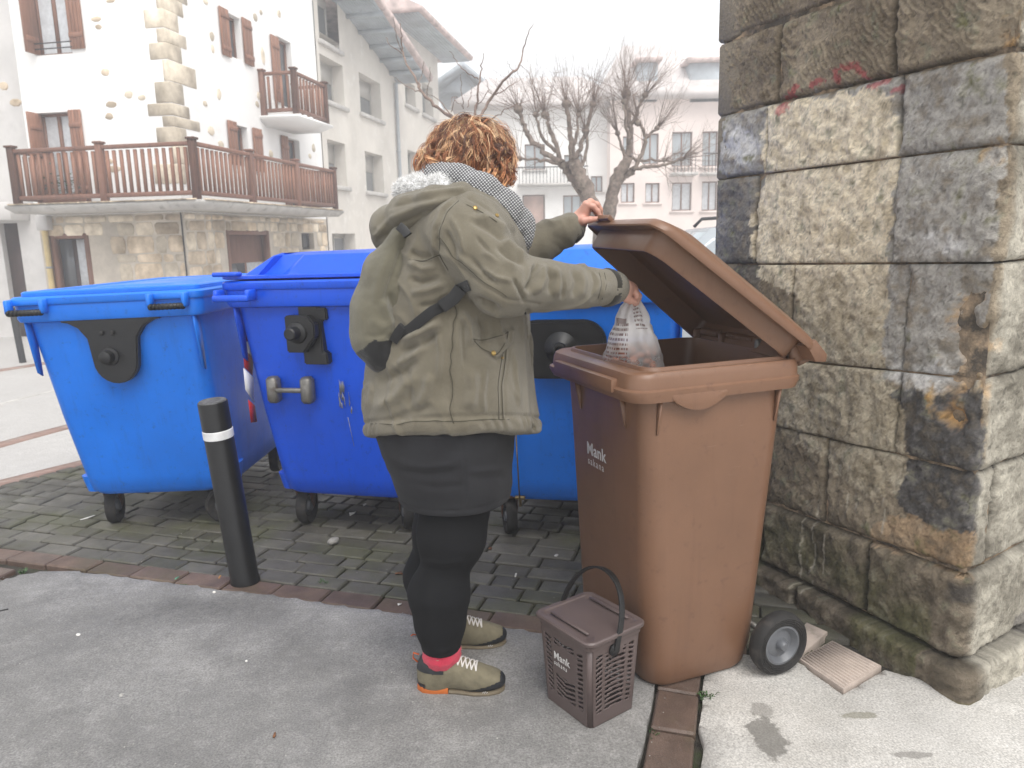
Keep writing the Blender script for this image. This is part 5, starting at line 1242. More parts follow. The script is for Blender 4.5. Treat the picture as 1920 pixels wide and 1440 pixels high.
# ribbed cuffs, snaps, pocket button
def cuff(a, b_, r1, r2):
    a, b_ = np.array(a), np.array(b_); T = (b_-a)/np.linalg.norm(b_-a); u = np.cross(T, [0, 0, 1]); u /= np.linalg.norm(u); w = np.cross(T, u); rg = []
    for t, r in ((-.1, r1*.9), (0, r1), (.5, (r1+r2)/2*1.03), (.96, r2), (1.0, r2*.93), (.8, r2*.8)):
        rg.append([a+(b_-a)*t+(r*(1+(.022 if k % 2 else 0)))*(math.cos(2*math.pi*k/72)*u+math.sin(2*math.pi*k/72)*w) for k in range(72)])
    MB().loft(rg, False, False).build('cuff', M['rib_knit'], jk, smooth=True)
cuff(at(1135, 539, 2.262), at(1153, 541, 2.280), .0575, .0490); cuff(at(1066, 431, 2.60), at(1084, 420, 2.60), .052, .043)
QJ = proj(VJ); FJm = (NJ*(EYE-VJ)).sum(1) > 0
def on_jacket(px, py):
    m = np.where((np.abs(QJ-[px, py]).max(1) < 6) & FJm)[0]; i = m[np.argmin(np.linalg.norm(VJ[m]-EYE, axis=1))] if len(m) else 0
    return VJ[i], NJ[i]
for px, py, r in ((895, 384, .0065), (937, 399, .0055), (931, 663, .0075), (947, 672, .004)):
    p, n = on_jacket(px, py); M3 = Vector(n).to_track_quat('Z', 'Y').to_matrix(); MB().lathe([(r, 0), (r, .0025), (r*.75, .004), (r*.55, .003), (r*.2, .0034)], p-n*.0005, 'Z', 16, M3).build('snap_button', M['gold'], jk, smooth='auto')

M['seam'] = plain('olive_seam_thread', (.075, .067, .045), .9, .1, 60, .2)
def seam(pts, rad_=.0012, mat='seam', lift=.0006, name='seam'):
    P = np.array(pts, float); L = np.r_[0, np.cumsum(np.linalg.norm(np.diff(P, axis=0), axis=1))]; n_ = max(3, int(L[-1]/5)); t = np.linspace(0, L[-1], n_); out = []
    for x, y in zip(np.interp(t, L, P[:, 0]), np.interp(t, L, P[:, 1])):
        p, nn = on_jacket(x, y)
        if out and np.linalg.norm(p-out[-1]) > .06: continue
        out.append(p+nn*lift)
    out = np.array(out)
    for _ in range(5):
        if len(out) > 4: out[1:-1] = (out[:-2]+2*out[1:-1]+out[2:])/4
    MB().tube(out, rad_, 5).build(name, M[mat], jk, smooth=True)
for L in ([(857, 372), (834, 392), (819, 430), (819, 484), (836, 512)], [(820, 449), (864, 500), (907, 536), (950, 561)], [(857, 575), (850, 640), (843, 720), (847, 790)], [(893, 641), (925, 632), (958, 620)], [(958, 620), (956, 644), (932, 670), (894, 643)], [(948, 662), (939, 720), (941, 782)], [(955, 660), (946, 720), (948, 782)], [(1138, 507), (1143, 530), (1134, 566)], [(1129, 506), (1134, 530), (1126, 566)], [(690, 792), (730, 796), (790, 792), (850, 786), (910, 784), (960, 786)], [(880, 378), (905, 392), (935, 412)], [(762, 482), (792, 486), (818, 482)]): seam(L)
seam([(990, 590), (995, 680), (1002, 780)], .0035, 'strap')

# ---------------- hood lying on the shoulders, with pile lining
def sd_hood(P):
    L = A3([(905, 378, 2.15), (866, 368, 2.125), (815, 380, 2.12), (765, 402, 2.16), (735, 420, 2.24), (728, 426, 2.33), (740, 415, 2.43), (790, 390, 2.50), (850, 372, 2.5)])
    d = sd_chain(P, L, [.012, .027, .036, .042, .048, .05, .046, .04, .03], .03)
    d = smin(d, sd_cone(P, at(722, 430, 2.22), at(716, 452, 2.27), .036, .026), .03)
    d = smin(d, sd_cone(P, at(755, 385, 2.2), at(835, 360, 2.18), .030, .024), .03)
    return d
V, F = net(sd_hood, (-.52, 1.95, 1.25), (.12, 2.62, 1.62), .0045); N = vnormals(V, F); V = V+N*(.006*fbm(V*np.array([.7, 1, 1.2]), 11, 3, 51))[:, None]
V = folds(V, vnormals(V, F), [([(705, 440), (735, 408), (790, 385), (850, 372)], 5, .008, 1), ([(712, 452), (750, 420), (800, 398), (860, 384)], 6, -.008, 1), ([(742, 372), (800, 362), (866, 354)], 4, .006, 1), ([(722, 392), (770, 378), (830, 370)], 5, -.006), ([(702, 425), (708, 445), (704, 464)], 5, -.004), ([(725, 425), (745, 440), (742, 460)], 6, .005)])
hood = obj('hood', V, F, M['olive'], person)
def tufts(name, V, F, n, ln, w, col, parent, mat, droop=.3, seed=1, mask=None):
    rs_ = np.random.RandomState(seed); N = vnormals(V, F); i = rs_.randint(0, len(V), n)
    if mask is not None: i = i[mask(V[i])]
    n = len(i); P = V[i]; D = N[i]+rs_.normal(0, .45, (n, 3))-np.array([0, 0, droop]); D /= np.linalg.norm(D, axis=1)[:, None]; S = np.cross(D, rs_.normal(0, 1, (n, 3))); S /= np.linalg.norm(S, axis=1)[:, None]
    L = ln*(.6+.8*rs_.rand(n, 1)); c2 = rs_.normal(0, .35, (n, 3))
    ring0 = [P-S*w-N[i]*.002, P+S*w-N[i]*.002, P+D*L*.5+S*w*.9+c2*L*.1, P+D*L*.5-S*w*.9+c2*L*.1, P+D*L+c2*L*.35]
    VV = np.stack(ring0, 1).reshape(-1, 3); k = np.arange(n)*5; FF = [(a, a+1, a+2, a+3) for a in k]+[(a+3, a+2, a+4) for a in k]
    c = np.array(col)*(.75+.4*rs_.rand(n, 1)); CC = np.repeat(np.clip(c, 0, .92), 5, 0)
    return obj(name, VV, FF, mat, parent, True, True, CC)
def sd_fur(P): return sd_chain(P, A3([(868, 356, 2.19), (830, 350, 2.19), (785, 352, 2.24), (762, 358, 2.33), (785, 352, 2.44), (830, 345, 2.48)]), [.018, .026, .030, .030, .03, .022], .02)
V, F = net(sd_fur, (-.36, 2.1, 1.42), (.0, 2.56, 1.66), .006); V = V+vnormals(V, F)*(.004*fbm(V, 40, 3, 55))[:, None]
fl = obj('fur_lining', V, F, M['pile'], person, colors=np.clip(.74+.18*fbm(V, 50, 3, 56)[:, None], .4, .88)*np.ones(3))
tufts('fur_pile', V, F, 12000, .011, .0008, (.84, .835, .82), fl, M['pile'], .1)

# ---------------- scarf
def sd_scarf(P):
    a = sd_chain(P, A3([(806, 332, 2.36), (818, 330, 2.27), (858, 338, 2.215), (905, 360, 2.20), (945, 396, 2.235), (968, 422, 2.30), (970, 420, 2.40), (930, 380, 2.47), (860, 345, 2.48), (815, 332, 2.44)]), [.040, .040, .042, .047, .052, .050, .05, .045, .04, .04], .02)
    b_ = sd_chain(P, A3([(820, 330, 2.25), (880, 350, 2.185), (930, 384, 2.195), (962, 420, 2.245)]), [.026, .030, .034, .034], .01)
    c = sd_chain(P, A3([(962, 425, 2.26), (976, 448, 2.29), (980, 478, 2.31)]), [.036, .032, .018], .02)
    return smin(smin(a, b_, .008), c, .02)
V, F = net(sd_scarf, (-.32, 2.10, 1.28), (.12, 2.56, 1.66), .0042); N = vnormals(V, F); V = V+N*(.006*fbm(V, 9, 3, 61)+.0015*np.sin(V[:, 0]*620+V[:, 2]*480)*np.sin(V[:, 0]*480-V[:, 2]*620))[:, None]
V = folds(V, N, [([(830, 345), (880, 368), (930, 405), (962, 445)], 4, -.006, 1), ([(900, 352), (945, 385), (975, 425)], 5, .004)])
obj('scarf', V, F, M['knit'], person)

# ---------------- hair: a lumpy mass and some hundreds of ringlets
HE = at(882, 287, 2.35); HRAD = np.array([.112, .100, .092])
def sd_hair(P):
    d = sd_ell(P, HE, HRAD-.010)
    d = smin(d, sd_ell(P, at(832, 304, 2.33), (.052, .072, .042)), .03)
    d = smin(d, sd_ell(P, at(932, 302, 2.30), (.026, .040, .046)), .03)
    return smax(d, -sd_ell(P, hp(.12, .02, -.06), (.062, .075, .10), HR), .02)
V, F = net(sd_hair, (-.36, 2.15, 1.42), (.16, 2.58, 1.86), .006); N = vnormals(V, F)
n = fbm(V, 14, 4, 71); V = V+N*(.009*n+.006*np.abs(fbm(V, 34, 3, 72)))[:, None]; N = vnormals(V, F)
hair = obj('hair', V, F, M['hair'], person, colors=lerp3(np.clip(.45+.7*n, 0, 1), (.050, .017, .008), (.15, .055, .024)))  # inner mass and hollows darkened: shade between locks painted in
def curls(n, per, seed, HE=HE, HRAD=HRAD, fine=1.0, Lk=1.0, dmin=-.55):
    rs_ = np.random.RandomState(seed); VV = []; CC = []; K = 17; s = np.linspace(0, 1, K); cnt = 0
    face = HF*.75-HU*.45; face /= np.linalg.norm(face)
    while cnt < n:
        d = rs_.normal(0, 1, 3); d /= np.linalg.norm(d)
        if d[2] < dmin or d@face > .62 or (d[1] > .5 and rs_.rand() < .7): continue
        cnt += 1
        flow = np.array([-.25*(1 if d[0] < .3 else -1.2), 0, -1.])+rs_.normal(0, .38, 3); fl = flow-d*(flow@d); fl /= np.linalg.norm(fl)+1e-9
        L = Lk*rs_.uniform(.75, 1.6)*(1.0 if d[2] > 0 else .75); th = s*L
        lay = rs_.uniform(.90, 1.07)+.05*s*rs_.rand(); D = np.outer(np.cos(th), d)+np.outer(np.sin(th), fl)
        C = HE+D*HRAD*lay[:, None]
        low = np.clip((HE[2]-.02-C[:, 2])/.08, 0, 1); C[:, 0] += -.03*low*(d[0] < .1)+.02*low*(d[0] > .4)
        nn = D/np.linalg.norm(D, axis=1)[:, None]; T = np.gradient(C, axis=0); T /= np.linalg.norm(T, axis=1)[:, None]; B = np.cross(nn, T)
        R = rs_.uniform(.0035, .0105); tn = rs_.uniform(.5, 1.7)*rs_.choice([-1, 1]); ph = rs_.uniform(0, 6.28); Rr = R*np.minimum(1, s*3+.15)
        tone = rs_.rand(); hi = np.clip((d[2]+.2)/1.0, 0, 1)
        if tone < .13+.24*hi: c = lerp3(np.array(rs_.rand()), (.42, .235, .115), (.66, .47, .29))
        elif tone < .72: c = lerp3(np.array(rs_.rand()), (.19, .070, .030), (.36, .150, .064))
        else: c = lerp3(np.array(rs_.rand()), (.055, .018, .008), (.13, .044, .020))  # darkest strands take the shadow tone of the hair as colour
        for q in range(per):
            o = rs_.normal(0, .0024, 2); a = ph+tn*2*math.pi*s+rs_.normal(0, .12); k2 = 1+rs_.normal(0, .07)
            path = C+(Rr*k2*np.cos(a)+o[0]*(1+s))[:, None]*B+(Rr*k2*(.6+np.sin(a))+o[1]*(1+s))[:, None]*nn
            TT = np.gradient(path, axis=0); TT /= np.linalg.norm(TT, axis=1)[:, None]; s1 = np.cross(TT, nn); s1 /= np.linalg.norm(s1, axis=1)[:, None]+1e-9; s2 = np.cross(TT, s1)
            w = (fine*rs_.uniform(.0006, .0011)*np.minimum(1, (1-s)*5+.1))[:, None]
            VV.append(np.stack([path+w*1.5*s1, path-w*.8*s1+w*.9*s2, path-w*.8*s1-w*.9*s2], 1).reshape(-1, 3))
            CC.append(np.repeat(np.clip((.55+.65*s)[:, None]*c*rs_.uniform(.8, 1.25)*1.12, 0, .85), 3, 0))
    m = len(VV); k = (np.arange(m)[:, None]*3*K+np.arange(K-1)[None]*3).reshape(-1, 1)
    FF = np.concatenate([np.concatenate([k+e, k+(e+1) % 3, k+3+(e+1) % 3, k+3+e], 1) for e in range(3)])
    return np.concatenate(VV), FF, np.concatenate(CC)
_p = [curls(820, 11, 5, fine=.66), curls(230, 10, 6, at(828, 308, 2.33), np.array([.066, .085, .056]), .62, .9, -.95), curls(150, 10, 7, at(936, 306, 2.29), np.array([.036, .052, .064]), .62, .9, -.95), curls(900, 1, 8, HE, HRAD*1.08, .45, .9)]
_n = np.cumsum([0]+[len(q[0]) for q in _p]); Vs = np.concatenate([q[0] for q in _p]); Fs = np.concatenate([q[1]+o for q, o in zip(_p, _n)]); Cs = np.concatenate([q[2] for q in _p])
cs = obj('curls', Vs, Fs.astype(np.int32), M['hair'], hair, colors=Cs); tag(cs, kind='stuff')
# a few loose locks that frame the cheek and the nape
LK = [[(940, 318, 2.25), (948, 338, 2.24), (940, 352, 2.235), (952, 362, 2.24), (962, 368, 2.25)], [(930, 315, 2.24), (922, 335, 2.225), (934, 346, 2.225), (926, 358, 2.23)], [(958, 290, 2.27), (964, 315, 2.27), (956, 335, 2.265), (962, 350, 2.265)], [(800, 312, 2.3), (786, 322, 2.3), (792, 336, 2.3), (806, 340, 2.29)], [(806, 300, 2.26), (818, 318, 2.23), (812, 335, 2.23), (800, 332, 2.24)], [(912, 318, 2.225), (904, 336, 2.21), (912, 344, 2.21), (922, 340, 2.21)], [(788, 300, 2.32), (780, 316, 2.32), (784, 332, 2.32)], [(950, 300, 2.26), (944, 325, 2.25), (950, 345, 2.25)]]
VV = MB()
for j, L in enumerate(LK):
    P = np.array(A3(L)); t = np.linspace(0, len(P)-1, 26); base = np.stack([np.interp(t, range(len(P)), P[:, k]) for k in range(3)], 1)
    for k in range(3):
        for r_ in range(3): base[1:-1, k] = (base[:-2, k]+2*base[1:-1, k]+base[2:, k])/4
    for q in range(9):
        o = np.random.RandomState(j*20+q).normal(0, .0042, 3); wv = np.stack([np.sin(t*2.2+q)*.0025, np.cos(t*1.9+q)*.0025, t*0], 1)
        VV.add(*MB().tube(base+o+wv, np.linspace(.0019, .0006, 26), 4).arrays())
Va, Fa = VV.arrays(); lkc = lerp3(np.clip(.5+.9*fbm(Va, 120, 2, 77), 0, 1), (.15, .05, .02), (.55, .29, .13))
lo = obj('loose_lock', Va, Fa, M['hair'], hair, colors=lkc); tag(lo, kind='stuff')
# glasses
b = MB()
for s in (-1, 1):
    c = hp(.112, s*.034, -.004); b.tube([c+HL*.025*math.cos(a)+HU*.020*math.sin(a) for a in np.linspace(0, 2*math.pi, 22)], .0022, 6, False)
    b.tube([hp(.110, s*.060, .006), hp(.05, s*.076, .008), hp(-.01, s*.080, .004)], .002, 6)
b.tube([hp(.114, -.010, .002), hp(.116, 0, .005), hp(.114, .010, .002)], .0022, 6)
b.build('glasses', M['car_trim'], person, smooth=True)

# ---------------- skirt and leggings
rowsS = [(780, 700, 968, .235), (830, 716, 963, .237), (870, 733, 962, .230), (905, 746, 961, .222), (935, 757, 957, .214), (958, 766, 950, .205), (985, 772, 940, .198)][::-1]
sz = np.array([zr(r[0]) for r in rowsS], f32); sb = np.array([at(r[1], r[0], PY)[0] for r in rowsS]); sf = np.array([at(r[2], r[0], PY)[0] for r in rowsS])
zcut = at(860, 964, 2.13)[2]
def sd_skirt(P):
    d = sd_loft(P, sz, ((sb+sf)/2).astype(f32), np.full(len(sz), PY, f32), ((sf-sb)/2).astype(f32), np.array([r[3] for r in rowsS], f32), 2.3)
    return smax(d, zcut-P[..., 2], .006)
V, F = net(sd_skirt, (-.52, 1.98, .45), (.14, 2.62, .86), .006); N = vnormals(V, F); V = V+N*(.004*fbm(V*np.array([.6, .6, 2.]), 7, 3, 81)-.003*np.exp(-((V[:, 2]-zcut-.022)/.003)**2))[:, None]
V = folds(V, N, [([(745, 868), (800, 876), (860, 870)], 6, .005), ([(870, 885), (920, 880), (955, 878)], 6, .005), ([(762, 905), (820, 915), (880, 908)], 6, -.004), ([(868, 830), (872, 890), (870, 955)], 2, -.002, 1), ([(745, 880), (800, 890), (850, 886)], 5, -.004), ([(880, 900), (920, 896), (955, 896)], 6, -.004)])
obj('skirt', V, F, M['cord'], person)
zlN, zlF = at(828, 1215, 2.20)[2], at(838, 1180, 2.44)[2]
def sd_legs(P): return np.minimum(smax(sd_chain(P, LEG_N, LEG_NR, .028), zlN-P[..., 2], .006), smax(sd_chain(P, LEG_F, LEG_FR, .045), zlF-P[..., 2], .006))
V, F = net(sd_legs, (-.50, 1.98, .03), (.10, 2.66, .80), .0055); N = vnormals(V, F); V = V+N*(.002*fbm(V, 8, 3, 85))[:, None]
V = folds(V, N, [([(790, 1050), (830, 1058), (875, 1048)], 4, .004), ([(786, 1062), (830, 1070), (872, 1060)], 4, -.003), ([(800, 1215), (830, 1222), (858, 1212)], 4, .003)])
obj('leggings', V, F, M['legging'], person)

# ---------------- socks and shoes
def shoe(heel, toe, L, sock):
    h = np.array([heel[0], heel[1], 0.]); d = np.array([toe[0]-heel[0], toe[1]-heel[1], 0.]); d /= np.linalg.norm(d); n = np.array([-d[1], d[0], 0]); z_ = np.array([0, 0, 1.]); R = np.stack([d, n, z_], 1); k = L/.28; zo = .012
    g = lambda s, w, z: h+d*s*k+n*w*k+z_*(z*k+zo)
    def sd(P):
        a = smin(sd_ell(P, g(.054, 0, .048), np.array([.056, .043, .088])*k, R), sd_cone(P, g(.092, 0, .078), g(.165, 0, .048), .040*k, .042*k), .03)
        a = smin(a, sd_ell(P, g(.210, .002, .032), np.array([.066, .044, .037])*k, R), .03)
        a = smin(a, sd_cone(P, g(.055, 0, .036), g(.20, 0, .034), .034*k, .036*k), .02)
        a = smax(a, (zo+.012*k)-P[..., 2], .004)
        return smax(a, -sd_cone(P, g(.056, 0, .112), g(.054, 0, .2), .035*k, .050*k), .008)
    def top(x, w=0.):
        zz = np.linspace(.15, .02, 80); P = np.array([g(x, w, q) for q in zz], f32); i = np.argmax(sd(P) < 0); return float(zz[i])
    lo = np.minimum(g(-.02, 0, 0), g(.3, 0, 0))-.07; hi = np.maximum(g(-.02, 0, 0), g(.3, 0, 0))+.07; lo[2] = 0; hi[2] = .16
    V, F = net(sd, lo, hi, .0036); N = vnormals(V, F); q = (V-h)@R/k; q[:, 2] -= zo/k
    V = V+N*(.0008*fbm(V, 60, 2, 91))[:, None]
    c = V[F].mean(1); cq = (c-h)@R/k; cq[:, 2] -= zo/k
    toe_m = ((cq[:, 2] < .014+.24*np.clip(cq[:, 0]-.15, 0, 1)) & (cq[:, 0] > .12)) | (cq[:, 0] > .262) | ((cq[:, 2] < .032) & (cq[:, 0] < .03))
    collar = (cq[:, 2] > .070-.0*cq[:, 0]) & (cq[:, 0] < .088)
    def sub(mask, off=0.):
        f = F[mask]; u, inv = np.unique(f, return_inverse=True); return V[u]+N[u]*off, inv.reshape(-1, 4).astype(np.int32)
    s = obj('shoe', *sub(~toe_m & ~collar), M['shoe_suede'], person)
    obj('toe_cap', *sub(toe_m & (cq[:, 0] > .1), .0012), M['shoe_rubber'], s); obj('heel_counter', *sub(toe_m & (cq[:, 0] <= .1), .0012), M['shoe_rubber'], s); obj('collar', *sub(collar, .001), M['shoe_rubber'], s)
    out = lambda e, z: [g(x, y, z) for x, y in [( .0-e, 0), (.004-e*.8, .018+e*.5), (.018, .031+e), (.05, .035+e), (.09, .032+e), (.13, .034+e), (.18, .043+e), (.225, .042+e), (.258, .028+e), (.274+e, .008), (.274+e, -.010), (.262, -.026-e), (.235, -.037-e), (.19, -.041-e), (.13, -.034-e), (.09, -.031-e), (.05, -.034-e), (.018, -.031-e), (.004-e*.8, -.018-e*.5)]]
    MB().loft([out(-.002, -.012), out(.003, -.010), out(.004, -.001), out(.001, .0)]).build('outsole', M['shoe_rubber'], s, smooth='auto')
    def part_sole(x0, x1, mat, nm, z0, z1):
        xs = np.linspace(x0, x1, 12); w = lambda x: np.interp(x, [0, .02, .05, .09, .13, .18, .225, .258, .276], [.012, .031, .036, .033, .035, .044, .042, .029, .005])
        ring_ = lambda e, z: [g(x, w(x)+e, z) for x in xs]+[g(x, -w(x)-e, z) for x in xs[::-1]]
        MB().loft([ring_(.002, z0), ring_(.0045, (z0+z1)/2), ring_(.002, z1)]).build(nm, mat, s, smooth='auto')
    part_sole(.001, .10, M['sole_orange'], 'heel_wedge', .0, .020); part_sole(.102, .274, M['sole_tan'], 'midsole', .0, .012)
    # laces and eyelets, tongue tab, heel loop
    lc = MB(); fr = [.098, .114, .130, .146, .162, .178, .192]; fr = [.104, .118, .132, .146, .160, .174, .188]
    for i, x in enumerate(fr):
        for sg in (-1, 1):
            x2 = fr[min(i+1, len(fr)-1)]; lc.tube([g(q, w_, top(q, w_)+.0015) for q, w_ in ((x, sg*.028), (x+.25*(x2-x), sg*.015), ((x+x2)/2, 0.), (x+.75*(x2-x), -sg*.015), (x2, -sg*.027))], .0026, 5)
    for sg in (-1, 1): lc.tube([g(.10, sg*.006, .112), g(.09, sg*.02, .122), g(.078+.01*sg, sg*.034, .112), g(.10, sg*.04, .100)], .002, 5)
    lo_ = lc.build('lace', M['lace'], s, smooth=True); tag(lo_, kind='stuff')
    MB().loft([[g(.083, -.016, .110), g(.083, .016, .110), g(.079, .016, .113), g(.079, -.016, .113)], [g(.092, -.014, .132), g(.092, .014, .132), g(.088, .014, .133), g(.088, -.014, .133)]]).build('tongue_tab', M['orange_fabric'], s)
    MB().tube([g(.004, 0, .085), g(-.012, 0, .100), g(-.010, 0, .118), g(.008, 0, .112)], .0045, 6, flat=.4).build('heel_loop', M['orange_fabric'], s, smooth=True)
    # little white mark near the toe
    b = MB()
    for a in ((0, 0), (.006, .004), (.012, -.001)): b.tube([g(.208+a[0], -.0445, .010), g(.212+a[0], -.0450, .016+a[1]*.4)], .0008, 4)
    b.build('maker_mark', M['white_band'], s)
    if sock is not None:
        P0 = np.array([sock[0], sock[1], 0])+z_*.098; rg = []
        for z, r in ((-.05, .030), (-.03, .034), (-.012, .040), (.0, .052), (.010, .055), (.018, .060), (.030, .062), (.040, .060), (.050, .0615), (.060, .059), (.060, .050)):
            rg.append([P0+z_*z+(r*(1+.02*math.sin(k*18+z*900)))*(d*math.cos(2*math.pi*k/80)+n*.92*math.sin(2*math.pi*k/80))+d*z*.08 for k in range(80)])
        MB().loft(rg, False, False).build('sock', M['sock'], person, smooth=True)
shoe(np.array([onz(784, 1297)[0], 2.205]), np.array([onz(952, 1305)[0], 2.185]), .285, LEG_N[-1][:2])
shoe(np.array([LEG_F[-1][0]-.07, 2.455]), np.array([LEG_F[-1][0]+.215, 2.47]), .28, LEG_F[-1][:2])

# ------------------------------------------------------------------ backpack hanging from the shoulder: a thing of its own
bp = thing('backpack', 'slouching olive drawstring backpack with black corners worn on the back of the parka', 'backpack', tuple(at(712, 600, 2.22)))
def sd_pack(P):
    d = sd_chain(P, A3([(750, 446, 2.15), (726, 512, 2.17), (715, 580, 2.18), (713, 635, 2.18), (722, 662, 2.17)]), [.028, .056, .072, .070, .048], .05)
    d2 = sd_chain(P, A3([(735, 500, 2.40), (722, 580, 2.42), (722, 650, 2.42)]), [.045, .062, .05], .05)
    return smin(d, d2, .12)
V, F = net(sd_pack, (-.56, 1.98, .82), (-.16, 2.55, 1.50), .005); N = vnormals(V, F); V = V+N*(.007*fbm(V*np.array([1, 1, .6]), 9, 3, 95)+.003*np.abs(fbm(V, 22, 3, 96)))[:, None]
V = folds(V, vnormals(V, F), [([(752, 470), (740, 505), (728, 540), (722, 560)], 4, -.006, 1), ([(735, 470), (712, 520), (700, 570)], 9, .006), ([(728, 545), (740, 575), (748, 600)], 7, -.012), ([(716, 560), (726, 590), (735, 612)], 7, .009), ([(748, 520), (745, 560), (752, 590)], 8, .008), ([(690, 600), (715, 610), (745, 615)], 8, .006), ([(680, 630), (710, 632), (742, 628)], 6, -.006), ([(740, 620), (722, 632), (700, 640)], 5, .005)])
Qf = proj(V[F].mean(1)); patch = (vnormals(V, F)[F].mean(1)*(EYE-V[F].mean(1))).sum(1) > -.02
patch &= V[F].mean(1)[:, 1] < 2.24
patch &= in_poly(Qf[:, 0], Qf[:, 1], [(655, 668), (680, 655), (700, 637), (716, 641), (742, 634), (760, 660), (720, 720), (660, 720)])
def sub_mesh(V, F, mask): u, inv = np.unique(F[mask], return_inverse=True); return V[u], inv.reshape(-1, 4).astype(np.int32)
obj('pack_body', *sub_mesh(V, F, ~patch), M['olive_pack'], bp); obj('corner_patch', *sub_mesh(V, F, patch), M['strap'], bp)
def ribbon3(pts, w, th, face, name, mat, parent):
    P = np.array(pts); T = np.gradient(P, axis=0); T /= np.linalg.norm(T, axis=1)[:, None]; rg = []
    for p, t in zip(P, T):
        nn = np.array(face, float); nn -= t*(nn@t); nn /= np.linalg.norm(nn); s = np.cross(t, nn); rg.append([p+s*w/2+nn*th/2, p-s*w/2+nn*th/2, p-s*w/2-nn*th/2, p+s*w/2-nn*th/2])
    return MB().loft(rg).build(name, mat, parent, bevel=.0008)
sp = []
for px, py in ((748, 628), (765, 616), (785, 603), (805, 588), (825, 572), (845, 556), (862, 543), (876, 534)):
    p, n_ = on_jacket(px, py); sp.append(p+n_*.006)
sp[0] = at(742, 632, 2.11)
ribbon3(sp, .030, .004, EYE-sp[3], 'strap', M['strap'], bp)
p, n_ = on_jacket(848, 553); ribbon3([sp[4]+(EYE-sp[4])*.006, sp[5]+(EYE-sp[5])*.006, sp[6]+(EYE-sp[6])*.006], .036, .010, EYE-sp[5], 'strap_buckle', M['black_plastic'], bp)
ribbon3(A3([(738, 640, 2.105), (748, 622, 2.095), (756, 612, 2.085)]), .026, .012, (0, -1, .2), 'strap_anchor', M['strap'], bp)
ribbon3(A3([(748, 424, 2.10), (758, 432, 2.095), (765, 442, 2.09)]), .024, .012, (0, -1, .2), 'cord_lock', M['black_plastic'], bp)
MB().tube(A3([(716, 470, 2.2), (704, 474, 2.18), (690, 486, 2.17), (700, 489, 2.17), (712, 480, 2.18), (718, 470, 2.2)]), .0022, 6).build('cord_loop', M['strap'], bp, smooth=True)

# ------------------------------------------------------------------ the bag of peelings in the hand
bag = thing('waste_bag', 'thin white compostable bag of kitchen waste with red print, held over the open container', 'plastic bag', tuple(at(1190, 660, 2.36)))
rowsB = [(556, 1184, 1192, .006), (564, 1179, 1197, .012), (576, 1166, 1203, .022), (592, 1157, 1211, .034), (612, 1149, 1222, .048), (635, 1142, 1231, .060), (655, 1136, 1239, .068), (672, 1132, 1243, .072), (688, 1131, 1245, .070), (702, 1136, 1240, .055), (710, 1150, 1225, .03), (713, 1180, 1196, .006)]
n = 96; rg = []; UV = []
rr_ = np.interp(np.linspace(0, len(rowsB)-1, 56), range(len(rowsB)), range(len(rowsB)))
for t in rr_:
    r = [np.interp(t, range(len(rowsB)), [q[k] for q in rowsB]) for k in range(4)]
    l, rt2 = at(r[1], r[0], 2.36), at(r[2], r[0], 2.36); c = (l+rt2)/2; hx = (rt2-l)[0]/2
    for k in range(n):
        a = 2*math.pi*k/n; ca, sa = math.cos(a), math.sin(a); q = 1/((abs(ca)**2.4+abs(sa)**2.4)**(1/2.4)); rg.append(c+np.array([hx*ca*q, r[3]*sa*q, 0])); UV.append((k/n, t/len(rowsB), 0))
V = np.array(rg); UV = np.array(UV); F = np.array([(i*n+k, i*n+(k+1) % n, (i+1)*n+(k+1) % n, (i+1)*n+k) for i in range(55) for k in range(n)], np.int32)
N = -vnormals(V, F); N = N*np.sign((N*(V-V.mean(0))).sum(1).mean())
ang_ = UV[:, 0]*2*math.pi; drape = np.clip(1-UV[:, 1]*1.15, 0, 1)
V = V+N*(drape*.006*np.sin(ang_*9+5*fbm(V, 10, 2, 3))+.007*np.abs(fbm(V, 16, 3, 4))-.003+.004*fbm(V, 30, 3, 5))[:, None]
b = NB('thin_bag_film'); uv = b.n2('SeparateColor', b.attr('print')); U_, T_ = uv[0], uv[1]
cv = b.n('CombineXYZ'); b.put(cv.inputs[0], b.math('MULTIPLY', U_, 95)); b.put(cv.inputs[1], b.math('FLOOR', b.math('MULTIPLY', T_, 30)))
tx = b.n('TexNoise'); b.put(tx.inputs['Vector'], cv.outputs[0]); tx.inputs['Scale'].default_value = 1.7; tx.inputs['Detail'].default_value = 1
ln_ = b.math('LESS_THAN', b.math('FRACT', b.math('MULTIPLY', T_, 30)), .52); ink = b.math('MULTIPLY', ln_, b.math('GREATER_THAN', tx.outputs['Fac'], .47))
zone = b.math('MULTIPLY', b.math('GREATER_THAN', U_, .52), b.math('LESS_THAN', U_, .70)); zone = b.math('MULTIPLY', zone, b.math('MULTIPLY', b.math('GREATER_THAN', T_, .30), b.math('LESS_THAN', T_, .78)))
z2 = b.math('MULTIPLY', b.math('MULTIPLY', b.math('GREATER_THAN', U_, .76), b.math('LESS_THAN', U_, .86)), b.math('MULTIPLY', b.math('GREATER_THAN', T_, .14), b.math('LESS_THAN', T_, .34)))
ink = b.math('MULTIPLY', ink, b.math('MAXIMUM', zone, z2)); band_ = b.math('MULTIPLY', b.math('MULTIPLY', b.math('GREATER_THAN', T_, .262), b.math('LESS_THAN', T_, .30)), b.math('MULTIPLY', b.math('GREATER_THAN', U_, .50), b.math('LESS_THAN', U_, .68)))
inkc = b.ramp(T_, [(.45, (.16, .055, .035)), (.55, (.50, .10, .05)), (.75, (.45, .10, .05))])
